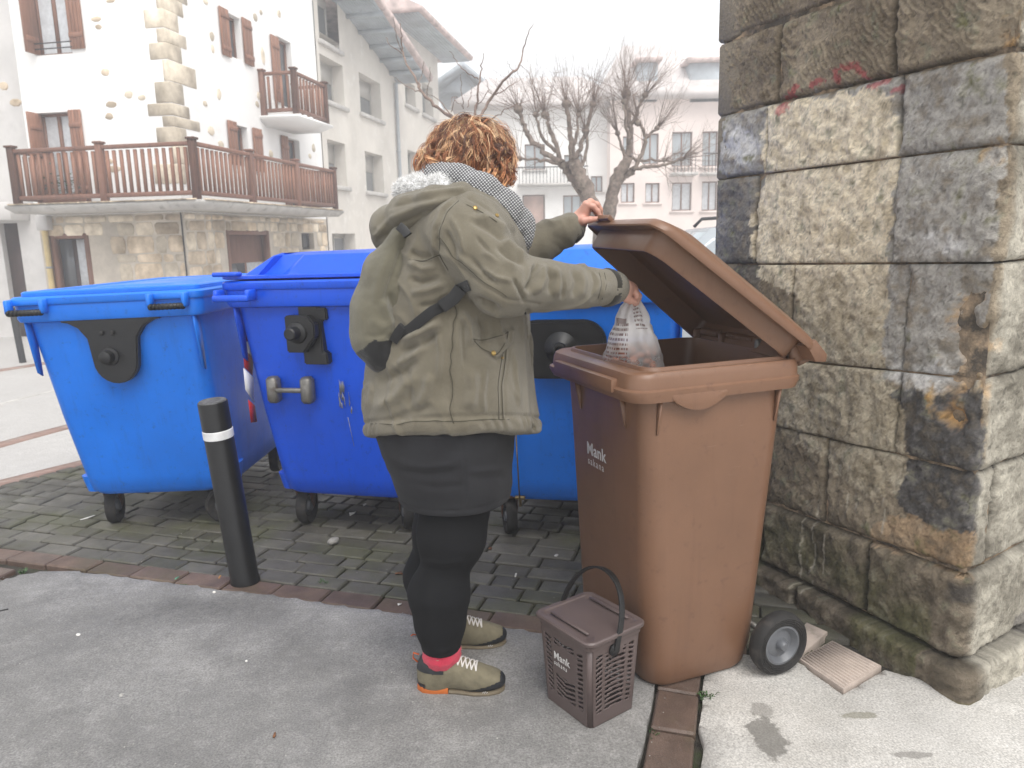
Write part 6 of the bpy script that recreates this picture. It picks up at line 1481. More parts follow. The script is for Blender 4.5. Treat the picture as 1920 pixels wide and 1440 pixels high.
film = b.ramp(b.noise(30, 4, .6), [(.3, (.84, .82, .80)), (.7, (.93, .91, .89))]); col = b.mix(b.math('MAXIMUM', b.math('MULTIPLY', ink, .8), b.math('MULTIPLY', band_, .65)), film, inkc)
b.set(color=col, rough=.32, spec=.5, normal=b.bump(b.noise(60, 4, .65, dist=.8), .35, .004))
tr_ = b.n('BsdfTranslucent'); b.put(tr_.inputs[0], col); tp_ = b.n('BsdfTransparent'); m1 = b.n('MixShader'); m1.inputs[0].default_value = .5; m2 = b.n('MixShader'); b.put(m2.inputs[0], b.ramp(T_, [(.36, .05), (.54, .72)]))
b.t.links.new(b.b.outputs[0], m1.inputs[1]); b.t.links.new(tr_.outputs[0], m1.inputs[2]); b.t.links.new(m1.outputs[0], m2.inputs[1]); b.t.links.new(tp_.outputs[0], m2.inputs[2]); b.t.links.new(m2.outputs[0], b.out.inputs[0])
me = mesh_np('film', V, F); set_col(me, UV, 'print'); link('film', me, b.m, bag)
M['peel'] = plain('orange_peel_and_scraps', (.50, .16, .04), .6, .3, 22, .4, 80, c2=(.34, .10, .04))
pe = MB(); rs2 = random.Random(8)
for k in range(44):
    c = at(1188+rs2.uniform(-36, 38), 690+rs2.uniform(-44, 8), 2.36-rs2.uniform(-.02, .044)); r = rs2.uniform(.010, .017); pr = [(max(r*math.sin(a), .0005), -r*math.cos(a)*rs2.uniform(.5, .9)) for a in np.linspace(.05, 3.09, 7)]
    pe.lathe(pr, c, 'Z', 10, Matrix.Rotation(rs2.uniform(0, 3), 4, Vector((rs2.random(), rs2.random(), .3))))
o = pe.build('peelings', M['peel'], bag, smooth=True); tag(o, kind='stuff')
# ------------------------------------------------------------------ houses
M['glass_mid'] = glass_mat('grey_window_glass', (.16, .17, .175)); M['roof_far'] = plain('fog_paled_tile_roof', (.60, .55, .53), .9, .12, 2, .3, 9, .02)  # roof_far: paleness of the fog painted into the roof colour
ZV = np.array([0, 0, 1.])
class Face:
    """a facade: origin O (on plan), horizontal direction d, outward normal n"""
    def __init__(s, O, d, n): s.O = np.array([*O, 0.]); s.d = np.array([*d, 0.])/np.linalg.norm(d); s.n = np.array([*n, 0.])/np.linalg.norm(n)
    def uz(s, px, py, out=0.): p = onplane(px, py, s.O+s.n*out, s.n); return float((p-s.O)@s.d), float(p[2])
    def pt(s, u, z, out=0.): return s.O+s.d*u+s.n*out+ZV*z
    def rect(s, x0, y0, x1, y1, out=0.):
        """photo box of an opening -> (u0,u1,z0,z1) on the facade"""
        ym = (y0+y1)/2; u0 = s.uz(x0, ym, out)[0]; u1 = s.uz(x1, ym, out)[0]; xm = (x0+x1)/2
        return min(u0, u1), max(u0, u1), s.uz(xm, y1, out)[1], s.uz(xm, y0, out)[1]
    def R(s): return Matrix.Rotation(math.atan2(s.d[1], s.d[0]), 4, 'Z')
    def box(s, mb, u0, u1, z0, z1, o0, o1, bev=.0): 
        return mb.box(s.pt((u0+u1)/2, (z0+z1)/2, (o0+o1)/2), (abs(u1-u0), abs(o1-o0), z1-z0), s.R(), bev)
def wall_with_holes(name, fc, u0, u1, z0, z1, holes, depth, mat, parent, top=None):
    us = sorted(set([u0, u1]+[a for h in holes for a in h[:2] if u0 < a < u1])); zs = sorted(set([z0, z1]+[a for h in holes for a in h[2:4] if z0 < a < z1]))
    b = MB(); inside = lambda u, z: any(h[0] < u < h[1] and h[2] < z < h[3] for h in holes)
    for a, c in zip(us[:-1], us[1:]):
        for e, f in zip(zs[:-1], zs[1:]):
            if inside((a+c)/2, (e+f)/2): continue
            b.add([fc.pt(a, e), fc.pt(c, e), fc.pt(c, f), fc.pt(a, f)], [(0, 1, 2, 3)])
    for h in holes:
        a, c, e, f = max(h[0], u0), min(h[1], u1), max(h[2], z0), min(h[3], z1)
        q = [(a, e), (c, e), (c, f), (a, f)]
        for i in range(4):
            p, r = q[i], q[(i+1) % 4]; b.add([fc.pt(*p), fc.pt(*r), fc.pt(*r, -depth), fc.pt(*p, -depth)], [(0, 1, 2, 3)])
    if top: # gable outline above z1: list of (u,z)
        b.add([fc.pt(u, z) for u, z in top], [tuple(range(len(top)))])
    return b.build(name, mat, parent)
def window(fc, h, parent, style='wood', depth=.16, curtain=False, bars=1, glass='glass', name='window'):
    u0, u1, z0, z1 = h; w = u1-u0; fr = M['wood'] if style == 'wood' else M['roller'] if style == 'pale' else M['iron']; t = .055
    b = MB()
    for a, c, e, f in ((u0, u1, z1-t, z1), (u0, u1, z0, z0+t), (u0, u0+t, z0+t, z1-t), (u1-t, u1, z0+t, z1-t)): fc.box(b, a+.002, c-.002, e+.002, f-.002, -depth, -depth+.06)
    for k in range(bars): m = u0+w*(k+1)/(bars+1); fc.box(b, m-t*.55, m+t*.55, z0+t, z1-t, -depth, -depth+.066)
    f = b.build(name, fr, parent); tag(f)
    g = MB().add([fc.pt(a, z, -depth+.02) for a, z in ((u0, z0), (u1, z0), (u1, z1), (u0, z1))], [(0, 1, 2, 3)]).build('pane', M['curtain'] if curtain else M[glass], f)
    return f
def shutter(fc, u0, u1, z0, z1, parent, out=.03, boards=4):
    s = None; n = boards; w = (u1-u0)/n
    b = MB(); fc.box(b, u0+.004, u1-.004, z0+.004, z1-.004, out-.012, out); s = b.build('shutter', M['wood_shutter'], parent)
    b = MB()
    for zz in (z0+(z1-z0)*.16, z0+(z1-z0)*.84): fc.box(MB(), 0, 1, 0, 1, 0, 1); 
    for k in range(n):
        b = MB(); fc.box(b, u0+k*w+.004, u0+(k+1)*w-.004, z0, z1, out, out+.022, .004); b.build('board', M['wood_shutter'], s)
    for zz in (z0+(z1-z0)*.16, z0+(z1-z0)*.84): b = MB(); fc.box(b, u0+.01, u1-.01, zz-.045, zz+.045, out+.022, out+.042, .004); b.build('batten', M['wood_shutter'], s)
    return s
def jamb_shutter(fc, u, side, z0, z1, parent, w=.42):
    """leaf folded back against the opening's jamb, standing out of the wall"""
    b = MB(); fc.box(b, u-.02, u+.02, z0, z1, -.10, w-.10, .004); s = b.build('shutter', M['wood_shutter'], parent)
    for zz in (z0+(z1-z0)*.16, z0+(z1-z0)*.84): b = MB(); fc.box(b, u-.036, u+.036, zz-.05, zz+.05, -.08, w-.13, .004); b.build('batten', M['wood_shutter'], s)

# --- white corner house: corner vertical through the photo's quoins
GB = -.47                                       # street level at the houses
rc = ray(364, 310); kf = 13.5/(rc[1]*math.cos(CP)-rc[2]*math.sin(CP)); RC_ = EYE+rc*kf          # balcony corner post
dR = np.array([.180, .984]); dR /= np.linalg.norm(dR); dL = np.array([-dR[1], dR[0]])
off = .92
HCn = RC_[:2]+dR*off-(-dL)*0+dL*off*1.0
# wall corner: set back from the balcony rail on both sides
HCn = RC_[:2]+dL*off+dR*off
FLc = Face(HCn, dL, -dR); FRc = Face(HCn, dR, -dL)       # left facade looks to the camera, right facade runs away
house = thing('house', 'white corner house with sandstone quoins, brown shutters and wraparound wooden balcony', 'house', (*HCn, GB))
ZS = RC_[2]-.60                                  # balcony floor
ft = FLc.rect
L_up = ft(55, -70, 126, 103); L_door = (FLc.rect(77, 208, 141, 380)[0], FLc.rect(77, 208, 141, 380)[1], ZS+.02, FLc.uz(110, 210)[1]); L_gd = (FLc.rect(100, 438, 170, 540)[0], FLc.rect(100, 438, 170, 540)[1], GB, FLc.uz(135, 438)[1])
R_a = FRc.rect(427, 30, 452, 108); R_b = FRc.rect(443, 237, 466, 312); R_sd = FRc.rect(523, 76, 549, 200); R_c = FRc.rect(541, 262, 565, 384); R_gd = FRc.rect(429, 432, 507, 545); R_gw = FRc.rect(566, 437, 589, 468)
R_c = (R_c[0], R_c[1], ZS+.02, R_c[3]); R_gd = (R_gd[0], R_gd[1], GB, R_gd[3])
uL = FLc.uz(56, 300)[0]; uR = FRc.uz(598, 200)[0]; ZT = FLc.uz(300, -160)[1]+4.0
Z0 = ZS-.16
wall_with_holes('wall', FLc, 0, uL, Z0, ZT, [L_up, L_door], .30, M['render_white'], house)
wall_with_holes('wall', FRc, 0, uR, Z0, ZT, [R_a, R_b, R_sd, R_c], .30, M['render_white'], house)
gl = wall_with_holes('stone_wall', FLc, 0, uL-.0, GB-.3, Z0, [L_gd], .30, M['mortar_wall'], house); gr = wall_with_holes('stone_wall', FRc, 0, uR, GB-.3, Z0, [R_gd, R_gw], .30, M['mortar_wall'], house)
back = [FLc.pt(0, 0), FRc.pt(uR, 0), FRc.pt(uR, 0)+np.array([*dL, 0])*9, FLc.pt(9, 0)]
b = MB(); b.loft([[FLc.pt(uL, z, -.001), FLc.pt(uL, z, -9.), FRc.pt(uR, z, -9.)+0*ZV, FRc.pt(uR, z, -.001)] for z in (GB-.3, ZT)], False, True); b.build('back_wall', M['render_white'], house)
b = MB(); b.loft([[FLc.pt(-.6, ZT+e, .6+o), FLc.pt(uL, ZT+e, .6+o), FRc.pt(uR, ZT+e, -9), FRc.pt(uR, ZT+e, .6+o)] for e, o in ((0, 0), (.14, .05))]); b.build('roof', M['roof_tile'], house)
for fc, h, st, cur in ((FLc, L_up, 'wood', True), (FLc, L_door, 'wood', True), (FRc, R_a, 'wood', False), (FRc, R_b, 'wood', False), (FRc, R_sd, 'wood', False), (FRc, R_c, 'wood', False), (FRc, R_gw, 'iron', False)):
    window(fc, h, house, st, .20, cur, 1, 'glass_dark')
for h, fc, nm in ((L_gd, FLc, 'door'), (R_gd, FRc, 'door')):
    u0, u1, z0, z1 = h; d = MB(); fc.box(d, u0, u1, z0, z1, -.20, -.14); dd = d.build(nm, M['dark_wood'] if fc is FLc else M['wood'], house)
    for k in range(2):
        a = u0+(u1-u0)*k/2; b = MB(); fc.box(b, a+.05, a+(u1-u0)/2-.05, z1-1.25, z1-.12 if fc is FLc else z1-.72, -.145, -.128); b.build('pane', M['curtain'] if k == (0 if fc is FLc else 1) else M['glass_dark'], dd)
    b = MB(); fc.box(b, u0-.02, u0+.09, z0, z1+.0, -.14, .01); fc.box(b, u1-.09, u1+.02, z0, z1, -.14, .01); fc.box(b, u0+.09, u1-.09, z1-.10, z1, -.14, .005); b.build('door_frame', M['wood'], house)
    k = b
# shutters
u = FLc.rect(126, -60, 153, 92); shutter(FLc, u[0], u[1], L_up[2]+.06, L_up[3], house); jamb_shutter(FLc, L_up[1]-.03, 1, L_up[2]+.02, L_up[3], house, .36)
u = FLc.rect(140, 207, 163, 380); shutter(FLc, u[0], u[1], ZS+.06, L_door[3]+.02, house); jamb_shutter(FLc, L_door[1]-.03, 1, ZS+.06, L_door[3], house, .36)
for x0, y0, x1, y1 in ((411, 17, 427, 104), (454, 38, 470, 121), (427, 228, 443, 309), (474, 242, 490, 322), (509, 70, 523, 190), (529, 256, 541, 384)):
    u = FRc.rect(x0, y0, x1, y1); shutter(FRc, u[0], u[1], max(u[2], ZS+.05 if y1 > 330 else -9), u[3], house, .035, 3)
# rails of iron below the upper left window
b = MB()
for dz in (.10, .20): b.tube([FLc.pt(L_up[0]-.05, L_up[2]+dz, .05), FLc.pt(L_up[1]+.05, L_up[2]+dz, .05)], .012, 6)
b.build('window_rail', M['iron'], house, smooth=True)
# quoins, bonded round the corner
def quoin_block(x0, y0, x1, y1, x2):
    """x0..x1 on the left facade, x1..x2 on the right one"""
    zt = FLc.uz((x0+x1)/2, y0)[1]; zb = FLc.uz((x0+x1)/2, y1)[1]; a = FLc.uz(x0, (y0+y1)/2)[0]; c = FRc.uz(x2, (y0+y1)/2+4)[0]; a = max(a, .10); c = max(c, .08); o = .012
    j = lambda s_=.02: random.uniform(-s_, s_)
    ringz = lambda z, e: [FLc.pt(a-e, z+j(.008), o-e*.8), FLc.pt(0, z, 0)+np.array([*(-dR-dL), 0])*(o-e*.8), FRc.pt(c-e, z+j(.008), o-e*.8), FRc.pt(c-e, z, -.06), FLc.pt(.05, z, -.06)+0, FLc.pt(a-e, z, -.06)]
    MB().loft([ringz(zb-.005, .006), ringz(zb+.012, 0), ringz(zt-.012, 0), ringz(zt+.005, .006)]).build('quoin', M['stone_far'], house)
Q = lambda *a: quoin_block(*[v/2.88 for v in a])
for q in ((800, -230, 920, -130, 960), (850, -125, 922, -45, 1000), (862, -40, 928, 42, 980), (780, 46, 935, 146, 957), (848, 152, 940, 224, 1000), (808, 230, 948, 316, 976), (893, 322, 952, 432, 1052), (840, 440, 960, 552, 988), (800, 560, 966, 622, 1020), (880, 628, 970, 680, 1075), (848, 686, 975, 775, 1006), (930, 782, 978, 880, 1032), (835, 888, 980, 990, 1000)): Q(*q)
# odd stones left showing in the render
def face_stone(fc, x0, y0, x1, y1, mat, out=.010):
    u0, u1, z0, z1 = fc.rect(x0, y0, x1, y1); j = lambda: random.uniform(.72, 1.0); cu, cz, hu, hz = (u0+u1)/2, (z0+z1)/2, (u1-u0)/2, (z1-z0)/2
    pts = []
    for k in range(8):
        a = 2*math.pi*(k+.5)/8; s = 1/max(abs(math.cos(a)), abs(math.sin(a))); s = .55*s+.45; pts.append((cu+hu*math.cos(a)*s*j(), cz+hz*math.sin(a)*s*j()))
    MB().loft([[fc.pt(u, z, -.03) for u, z in pts], [fc.pt(u, z, out*.4) for u, z in pts], [fc.pt(cu+(u-cu)*.82, cz+(z-cz)*.82, out) for u, z in pts]], False, True).build('stone', mat, house)
for q in ((570, -8, 625, 18), (490, 86, 552, 118), (510, 128, 552, 160), (540, 368, 597, 412), (670, 485, 722, 533), (740, 508, 790, 546), (565, 545, 635, 585), (565, 606, 615, 650), (50, 530, 115, 575), (-10, 438, 45, 488), (575, 895, 660, 935), (575, 855, 612, 888)): face_stone(FLc, *[v/2.88 for v in q], M['rubble_stone'] if q[0] < 600 else M['stone_far'])
for q in ((1092, -10, 1124, 24), (1365, 70, 1392, 120), (1400, 50, 1416, 82), (1130, 170, 1158, 225), (1138, 235, 1158, 290), (1168, 475, 1195, 545), (1095, 542, 1120, 578), (1385, 495, 1410, 540), (1378, 545, 1400, 582), (1120, 675, 1158, 735), (1175, 755, 1210, 805), (1450, 808, 1476, 855), (1665, 828, 1682, 860), (1684, 775, 1702, 825), (1408, 250, 1430, 352), (1495, 50, 1516, 100)): face_stone(FRc, *[v/2.88 for v in q], M['stone_far'], .015)
# rubble masonry of the ground floor
def rubble(fc, u0, u1, z0, z1, holes, par, seed):
    rs_ = random.Random(seed); z = z0
    while z < z1-.06:
        h = rs_.uniform(.17, .40); h = min(h, z1-z); u = u0-rs_.uniform(0, .3)
        while u < u1:
            w = rs_.uniform(.20, .72)
            cu, cz = u+w/2, z+h/2
            if cu+w*.3 > u0 and cu < u1-.05 and not any(a-.1 < cu+w*.42 and cu-w*.42 < c+.1 and e-.2 < cz < f+.03 for a, c, e, f in holes):
                a, c = max(u, u0)+.02, min(u+w, u1)-.02
                if c-a > .08 and rs_.random() < .97:
                    o = rs_.uniform(.006, .03); j = lambda s_=.04: rs_.uniform(-s_, s_)
                    P = [(a+.03, z+.015+j(.015)), (c-.03, z+.015+j(.015)), (c+j(.015), z+h*.3), (c+j(.015), z+h*.75), (c-.04, z+h-.015+j(.015)), (a+.04, z+h-.015+j(.015)), (a+j(.015), z+h*.7), (a+j(.015), z+h*.3)]
                    m_ = ((a+c)/2, z+h/2); MB().loft([[fc.pt(*q, -.02) for q in P], [fc.pt(*q, o*.3) for q in P], [fc.pt(m_[0]+(q[0]-m_[0])*.86, m_[1]+(q[1]-m_[1])*.82, o) for q in P]], False, True).build('stone', M['rubble_stone'] if rs_.random() < .62 else M['stone_far'], par)
            u += w
        z += h
rubble(FLc, .02, min(uL, L_gd[1]+1.4), GB-.1, Z0-.02, [L_gd], house, 3); rubble(FRc, .02, uR-.02, GB-.1, Z0-.02, [R_gd, R_gw], house, 4)

# --- wraparound balcony
def balustrade(A, B, nb, posts, parent, zf, zt, ns=None, end_posts=(True, True), top_over=0.0):
    A = np.array(A, float); B = np.array(B, float); d = B-A; L = np.linalg.norm(d); d /= L; R = Matrix.Rotation(math.atan2(d[1], d[0]), 4, 'Z')
    P = lambda t, z: np.array([*(A+d*t*L), z])
    for t in posts:
        b = MB().box(P(t, (zf+zt)/2+.02), (.12, .12, zt-zf+.10), R, .008); p = b.build('post', M['wood'], parent)
        MB().box(P(t, zt+.085), (.17, .17, .04), R, .01).build('post_cap', M['wood'], p)
    MB().box(P(.5, zt), (L-.12, .085, .07), R, .01).build('top_rail', M['wood'], parent); MB().box(P(.5, zf+.10), (L-.12, .06, .08), R, .006).build('bottom_rail', M['wood'], parent)
    ts = []
    for a, c in zip(posts[:-1], posts[1:]):
        n = max(2, round(nb*(c-a))); ts += [a+(c-a)*(i+1)/(n+1) for i in range(n)]
    for t in ts: MB().box(P(t, (zf+zt)/2+.035), (.052, .042, zt-zf-.19), R).build('baluster', M['wood_shutter'], parent)
bal = thing('balcony', 'long wooden balcony railing wrapping the corner above the ground floor of the white house', 'balcony', tuple(RC_[:2])+(ZS,))
Ca = RC_[:2]; Lend = Ca+dL*(FLc.uz(27, 330, off)[0]+off); Rend = Ca+dR*(FRc.uz(627, 355, off)[0]+off)
lenL = np.linalg.norm(Lend-Ca); lenR = np.linalg.norm(Rend-Ca)
zt = ZS+.98
tL = (FLc.uz(191, 320, off)[0]+off)/lenL; tR1 = (FRc.uz(470, 320, off)[0]+off)/lenR; tR2 = (FRc.uz(556, 340, off)[0]+off)/lenR
balustrade(Ca, Lend, 24, [0, tL, 1], bal, ZS+.03, zt); balustrade(Ca, Rend, 36, [0, tR1, tR2, 1], bal, ZS+.03, zt)
balustrade(Lend, Lend+dR*off*.95, 5, [0, 1], bal, ZS+.03, zt); balustrade(Rend, Rend+dL*off*.95, 5, [0, 1], bal, ZS+.03, zt)
def slab(name, pts0, pts1, z0, z1, mat, parent): return MB().loft([[(*p, z0) for p in pts0], [(*p, z1-.05) for p in pts1], [(*p, z1) for p in pts1]]).build(name, mat, parent)
e = .16; q = lambda e: [Ca-dL*e-dR*e, Lend+dL*e-dR*e, Lend+dL*e+dR*(off+.0), HCn+dL*.0+dR*.0, Rend+dR*e+dL*(off), Rend+dR*e-dL*e]
slab('floor_slab', q(.05), q(.16), ZS-.15, ZS+.0, M['slab_concrete'], bal)
for t in np.linspace(.02, .98, 22):
    p = Ca+(Lend-Ca)*t-dR*(e+.002); MB().box((*p, ZS+.012), (.30, .06, .022), Matrix.Rotation(math.atan2(dL[1], dL[0]), 4, 'Z'), .004).build('edge_tile', M['rubble_stone'], bal)
for t in np.linspace(.02, .98, 26):
    p = Ca+(Rend-Ca)*t-dL*(e+.002); MB().box((*p, ZS+.012), (.30, .06, .022), Matrix.Rotation(math.atan2(dR[1], dR[0]), 4, 'Z'), .004).build('edge_tile', M['rubble_stone'], bal)
# small upper balcony on the right facade
sb_o = .85; zs2 = FRc.uz(552, 214, sb_o)[1]; ua = FRc.uz(552, 165, sb_o)[0]; ub = FRc.uz(609, 180, sb_o)[0]
sbal = thing('balcony', 'small white floored balcony with brown wooden railing high on the white house', 'balcony', tuple(FRc.pt(ua, zs2, sb_o)))
A_, B_ = FRc.pt(ua, 0, sb_o)[:2], FRc.pt(ub, 0, sb_o)[:2]; zt2 = zs2+.93
balustrade(A_, B_, 9, [0, 1], sbal, zs2+.02, zt2); balustrade(A_, FRc.pt(ua, 0, .06)[:2], 4, [0, 1], sbal, zs2+.02, zt2); balustrade(B_, FRc.pt(ub, 0, .06)[:2], 4, [0, 1], sbal, zs2+.02, zt2)
slab('floor_slab', [FRc.pt(ua+.1, 0, sb_o-.15)[:2], FRc.pt(ub-.1, 0, sb_o-.15)[:2], FRc.pt(ub-.1, 0, 0)[:2], FRc.pt(ua+.1, 0, 0)[:2]], [FRc.pt(ua-.14, 0, sb_o+.12)[:2], FRc.pt(ub+.14, 0, sb_o+.12)[:2], FRc.pt(ub+.14, 0, 0)[:2], FRc.pt(ua-.14, 0, 0)[:2]], zs2-.20, zs2, M['render_white'], sbal)
# planter on the balcony
pp_ = Lend-dL*.75+dR*.30; pl_ = thing('planter', 'long terracotta planter with leafy green plant standing on the balcony by the door', 'planter', (*pp_, ZS+.01))
Rl = Matrix.Rotation(math.atan2(dL[1], dL[0]), 4, 'Z')
MB().box((*pp_, ZS+.11), (.80, .22, .20), Rl, .02).build('trough', M['clay'], pl_)
lf_ = MB(); rr_ = random.Random(3)
for k in range(230):
    c = np.array([*(pp_+dL*rr_.uniform(-.42, .42)-dR*rr_.uniform(-.12, .16)), ZS+.22+abs(rr_.gauss(0, .20))]); a = rr_.uniform(0, 6.28); s_ = rr_.uniform(.03, .07); u_ = np.array([math.cos(a), math.sin(a), rr_.uniform(-.3, .6)])*s_; v_ = np.array([-math.sin(a), math.cos(a), rr_.uniform(-.4, .4)])*s_*.45
    lf_.add([c-u_, c+v_, c+u_, c-v_+ZV*.004], [(0, 1, 2, 3)])
tag(lf_.build('leaves', M['leaf'], pl_, fixn=False), kind='stuff')
# cables and box on the ground floor corner
bx = thing('meter_box', 'pale utility box on the ground floor wall under the balcony', 'utility box', tuple(FLc.pt(FLc.uz(88, 418)[0], FLc.uz(88, 418)[1], .06)))
u = FLc.rect(78, 404, 99, 432); b = MB(); FLc.box(b, *u, .002, .16, .01); b.build('casing', M['render_left'], bx); b = MB(); FLc.box(b, u[0]+.03, u[1]-.03, u[2]+.03, u[3]-.03, .16, .168, .003); b.build('door', M['render_left'], bx)
pc = thing('drain_pipe', 'cream downpipe running down the ground floor wall below the utility box', 'downpipe', tuple(FLc.pt(FLc.uz(95, 500)[0], GB, .07)))
uu = FLc.uz(95, 480)[0]; MB().tube([FLc.pt(uu, GB-.1, .07), FLc.pt(uu, u[2]-.01, .07)], .055, 12).build('pipe', M['yellow_pipe'], pc, smooth='auto'); 
for zz in (GB+.5, GB+1.5): MB().lathe([(.066, -.02), (.066, .02)], FLc.pt(uu, zz, .07), 'Z', 12).build('bracket', M['zinc'], pc)
uu = FRc.uz(347, 450)[0]+.03; cb = MB().tube([FLc.pt(.02, GB+.1, .035), FLc.pt(.02, ZS-.17, .035)], .014, 6); tag(cb.build('cable', M['iron'], None, smooth=True), 'thin dark cable running down the stone corner of the white house', 'cable')

# --- neighbour at the far left, with a dark door
FN = Face(FLc.pt(uL, 0, -.35)[:2], dL, -dR); nb = thing('house', 'greyish plastered house with dark brown door at the far left edge', 'house', (*FN.O[:2], GB))
un = FN.uz(-140, 300)[0]; nd = FN.rect(8, 418, 42, 560); nd = (nd[0], nd[1], GB, FN.uz(25, 418)[1])
wall_with_holes('wall', FN, 0, un, GB-.3, ZT-.4, [nd], .2, M['render_left'], nb); b = MB(); FN.box(b, *nd, -.2, -.12); b.build('door', M['dark_wood'], nb)
u = FN.rect(-60, 382, 52, 415, .05); b = MB(); FN.box(b, u[0], u[1], u[2], u[3], 0, .5, .02); b.build('canopy_slab', M['render_left'], nb)
u = FN.rect(-10, 338, 8, 412, .02); b = MB().tube([FN.pt(.35, u[3], .06), FN.pt(.36, (u[2]+u[3])/2, .06), FN.pt(.25, (u[2]+u[3])/2-.1, .06), FN.pt(.24, u[2], .06)], .02, 8); b.build('pipe', M['render_white'], nb, smooth=True)
b = MB(); b.loft([[FN.pt(0, z, -.3), FN.pt(un, z, -.3), FN.pt(un, z, -7), FN.pt(0, z, -7)] for z in (GB-.3, ZT-.4)], False, True); b.build('back_wall', M['render_left'], nb)

# --- long pale house with deep window reveals and a boarded eave
FG = Face(FRc.pt(uR+.02, 0, .02)[:2], dR, -dL); gh = thing('house', 'long pale plastered house with deep square windows beyond the white house', 'house', (*FG.O[:2], GB))
ug = FG.uz(744, 250)[0]
hs = [FG.rect(595, -60, 632, 82), FG.rect(602, 113, 644, 192), FG.rect(616, 266, 649, 348), FG.rect(675, 147, 714, 218), FG.rect(686, 288, 719, 360), FG.rect(625, 438, 668, 520)]
def eave_z(px, py): return FG.uz(px, py)[1]
e0 = (FG.uz(652, 30)[0], eave_z(652, 30)); e1 = (ug, eave_z(736, 143)); zt_ = e1[1]
u_mid = e0[0]; slope = (e0[1]-e1[1])/(e0[0]-e1[0]); ur = max(0., u_mid-4.0); zr_ = e1[1]+slope*(ur-e1[0])
wall_with_holes('wall', FG, 0, ug, GB-.3, zt_-.02, hs, .42, M['render_grey'], gh)
# upper triangle, holes kept open by strips
hu = [h for h in hs if h[3] > zt_-.02]
cols_ = sorted(set([0., ug, ur]+[a for h in hu for a in h[:2] if 0 < a < ug])); zl = lambda u: e1[1]+slope*(max(u, ur)-e1[0])
b = MB()
for a, c in zip(cols_[:-1], cols_[1:]):
    m_ = (a+c)/2; lo_ = zt_-.02; hol = [h for h in hu if h[0] < m_ < h[1]]
    segs = [(lo_, None)]
    if hol: h = hol[0]; segs = ([(lo_, h[2])] if h[2] > lo_ else [])+([(h[3], None)] if h[3] < min(zl(a), zl(c)) else [])
    for s0, s1 in segs:
        b.add([FG.pt(a, s0), FG.pt(c, s0), FG.pt(c, s1 if s1 is not None else max(zl(c), s0+.001)), FG.pt(a, s1 if s1 is not None else max(zl(a), s0+.001))], [(0, 1, 2, 3)])
b.build('gable_wall', M['render_grey'], gh)
for h in hs:
    f = window(FG, h, gh, 'pale', .40, False, 0, 'glass_mid'); w = MB(); hb_ = h[3]-(h[3]-h[2])*(.45 if h is not hs[5] else .1); FG.box(w, h[0]+.05, h[1]-.05, hb_, h[3]-.05, -.375, -.35); w.build('blind', M['roller'], f)
    if h is not hs[5]: w = MB(); FG.box(w, h[0]-.12, h[1]+.12, h[2]-.12, h[2]-.004, -.05, .10, .01); w.build('sill', M['slab_concrete'], gh)
    else: w = MB(); FG.box(w, (h[0]+h[1])/2-.03, (h[0]+h[1])/2+.03, h[2], h[3], -.38, -.33); w.build('mullion', M['roller'], f)
ov = 1.15; th = .16
for k in range(15):                              # eave boards seen from below
    o0, o1 = -.05+ov*k/15, -.05+ov*(k+1)/15-.012
    MB().loft([[FG.pt(u, z+dz, o0), FG.pt(u, z+dz, o1), FG.pt(u, z+dz+.04, o1), FG.pt(u, z+dz+.04, o0)] for u, z, dz in ((ur-.2, zl(ur-.2)+.0, 0), (ug+.55, e1[1]-slope*-.55*1+.0 if False else e1[1]+slope*.55, 0))]).build('eave_board', M['roof_grey'], gh)
MB().loft([[FG.pt(u, z+.042, -6), FG.pt(u, z+.042, ov+.05), FG.pt(u, z+.22, ov+.10), FG.pt(u, z+.22, -6)] for u, z in ((ur-.2, zl(ur)), (ug+.6, e1[1]+slope*.6))]).build('roof', M['roof_tile'], gh)
for k in range(7):
    u = ur+(ug-ur)*(k+.5)/7; b = MB(); b.box(FG.pt(u, zl(u)-.07, ov*.48), (.10, ov, .12), FG.R()); b.build('rafter', M['roof_grey'], gh)
b = MB(); b.loft([[FG.pt(0, z, -.5), FG.pt(ug, z, -.5), FG.pt(ug, z, -8), FG.pt(0, z, -8)] for z in (GB-.3, zt_)], False, True); b.build('back_wall', M['render_grey'], gh)
dp = thing('drain_pipe', 'grey metal downpipe between the two pale houses down the street', 'downpipe', tuple(FG.pt(ug-.15, GB, .09)))
MB().tube([FG.pt(ug-.12, GB, .09), FG.pt(ug-.12, e1[1]-.2, .09)], .06, 10).build('pipe', M['zinc'], dp, smooth='auto')
for zz in (GB+1, GB+3, GB+5): MB().lathe([(.075, -.03), (.075, .03)], FG.pt(ug-.12, zz, .09), 'Z', 10).build('bracket', M['zinc'], dp)
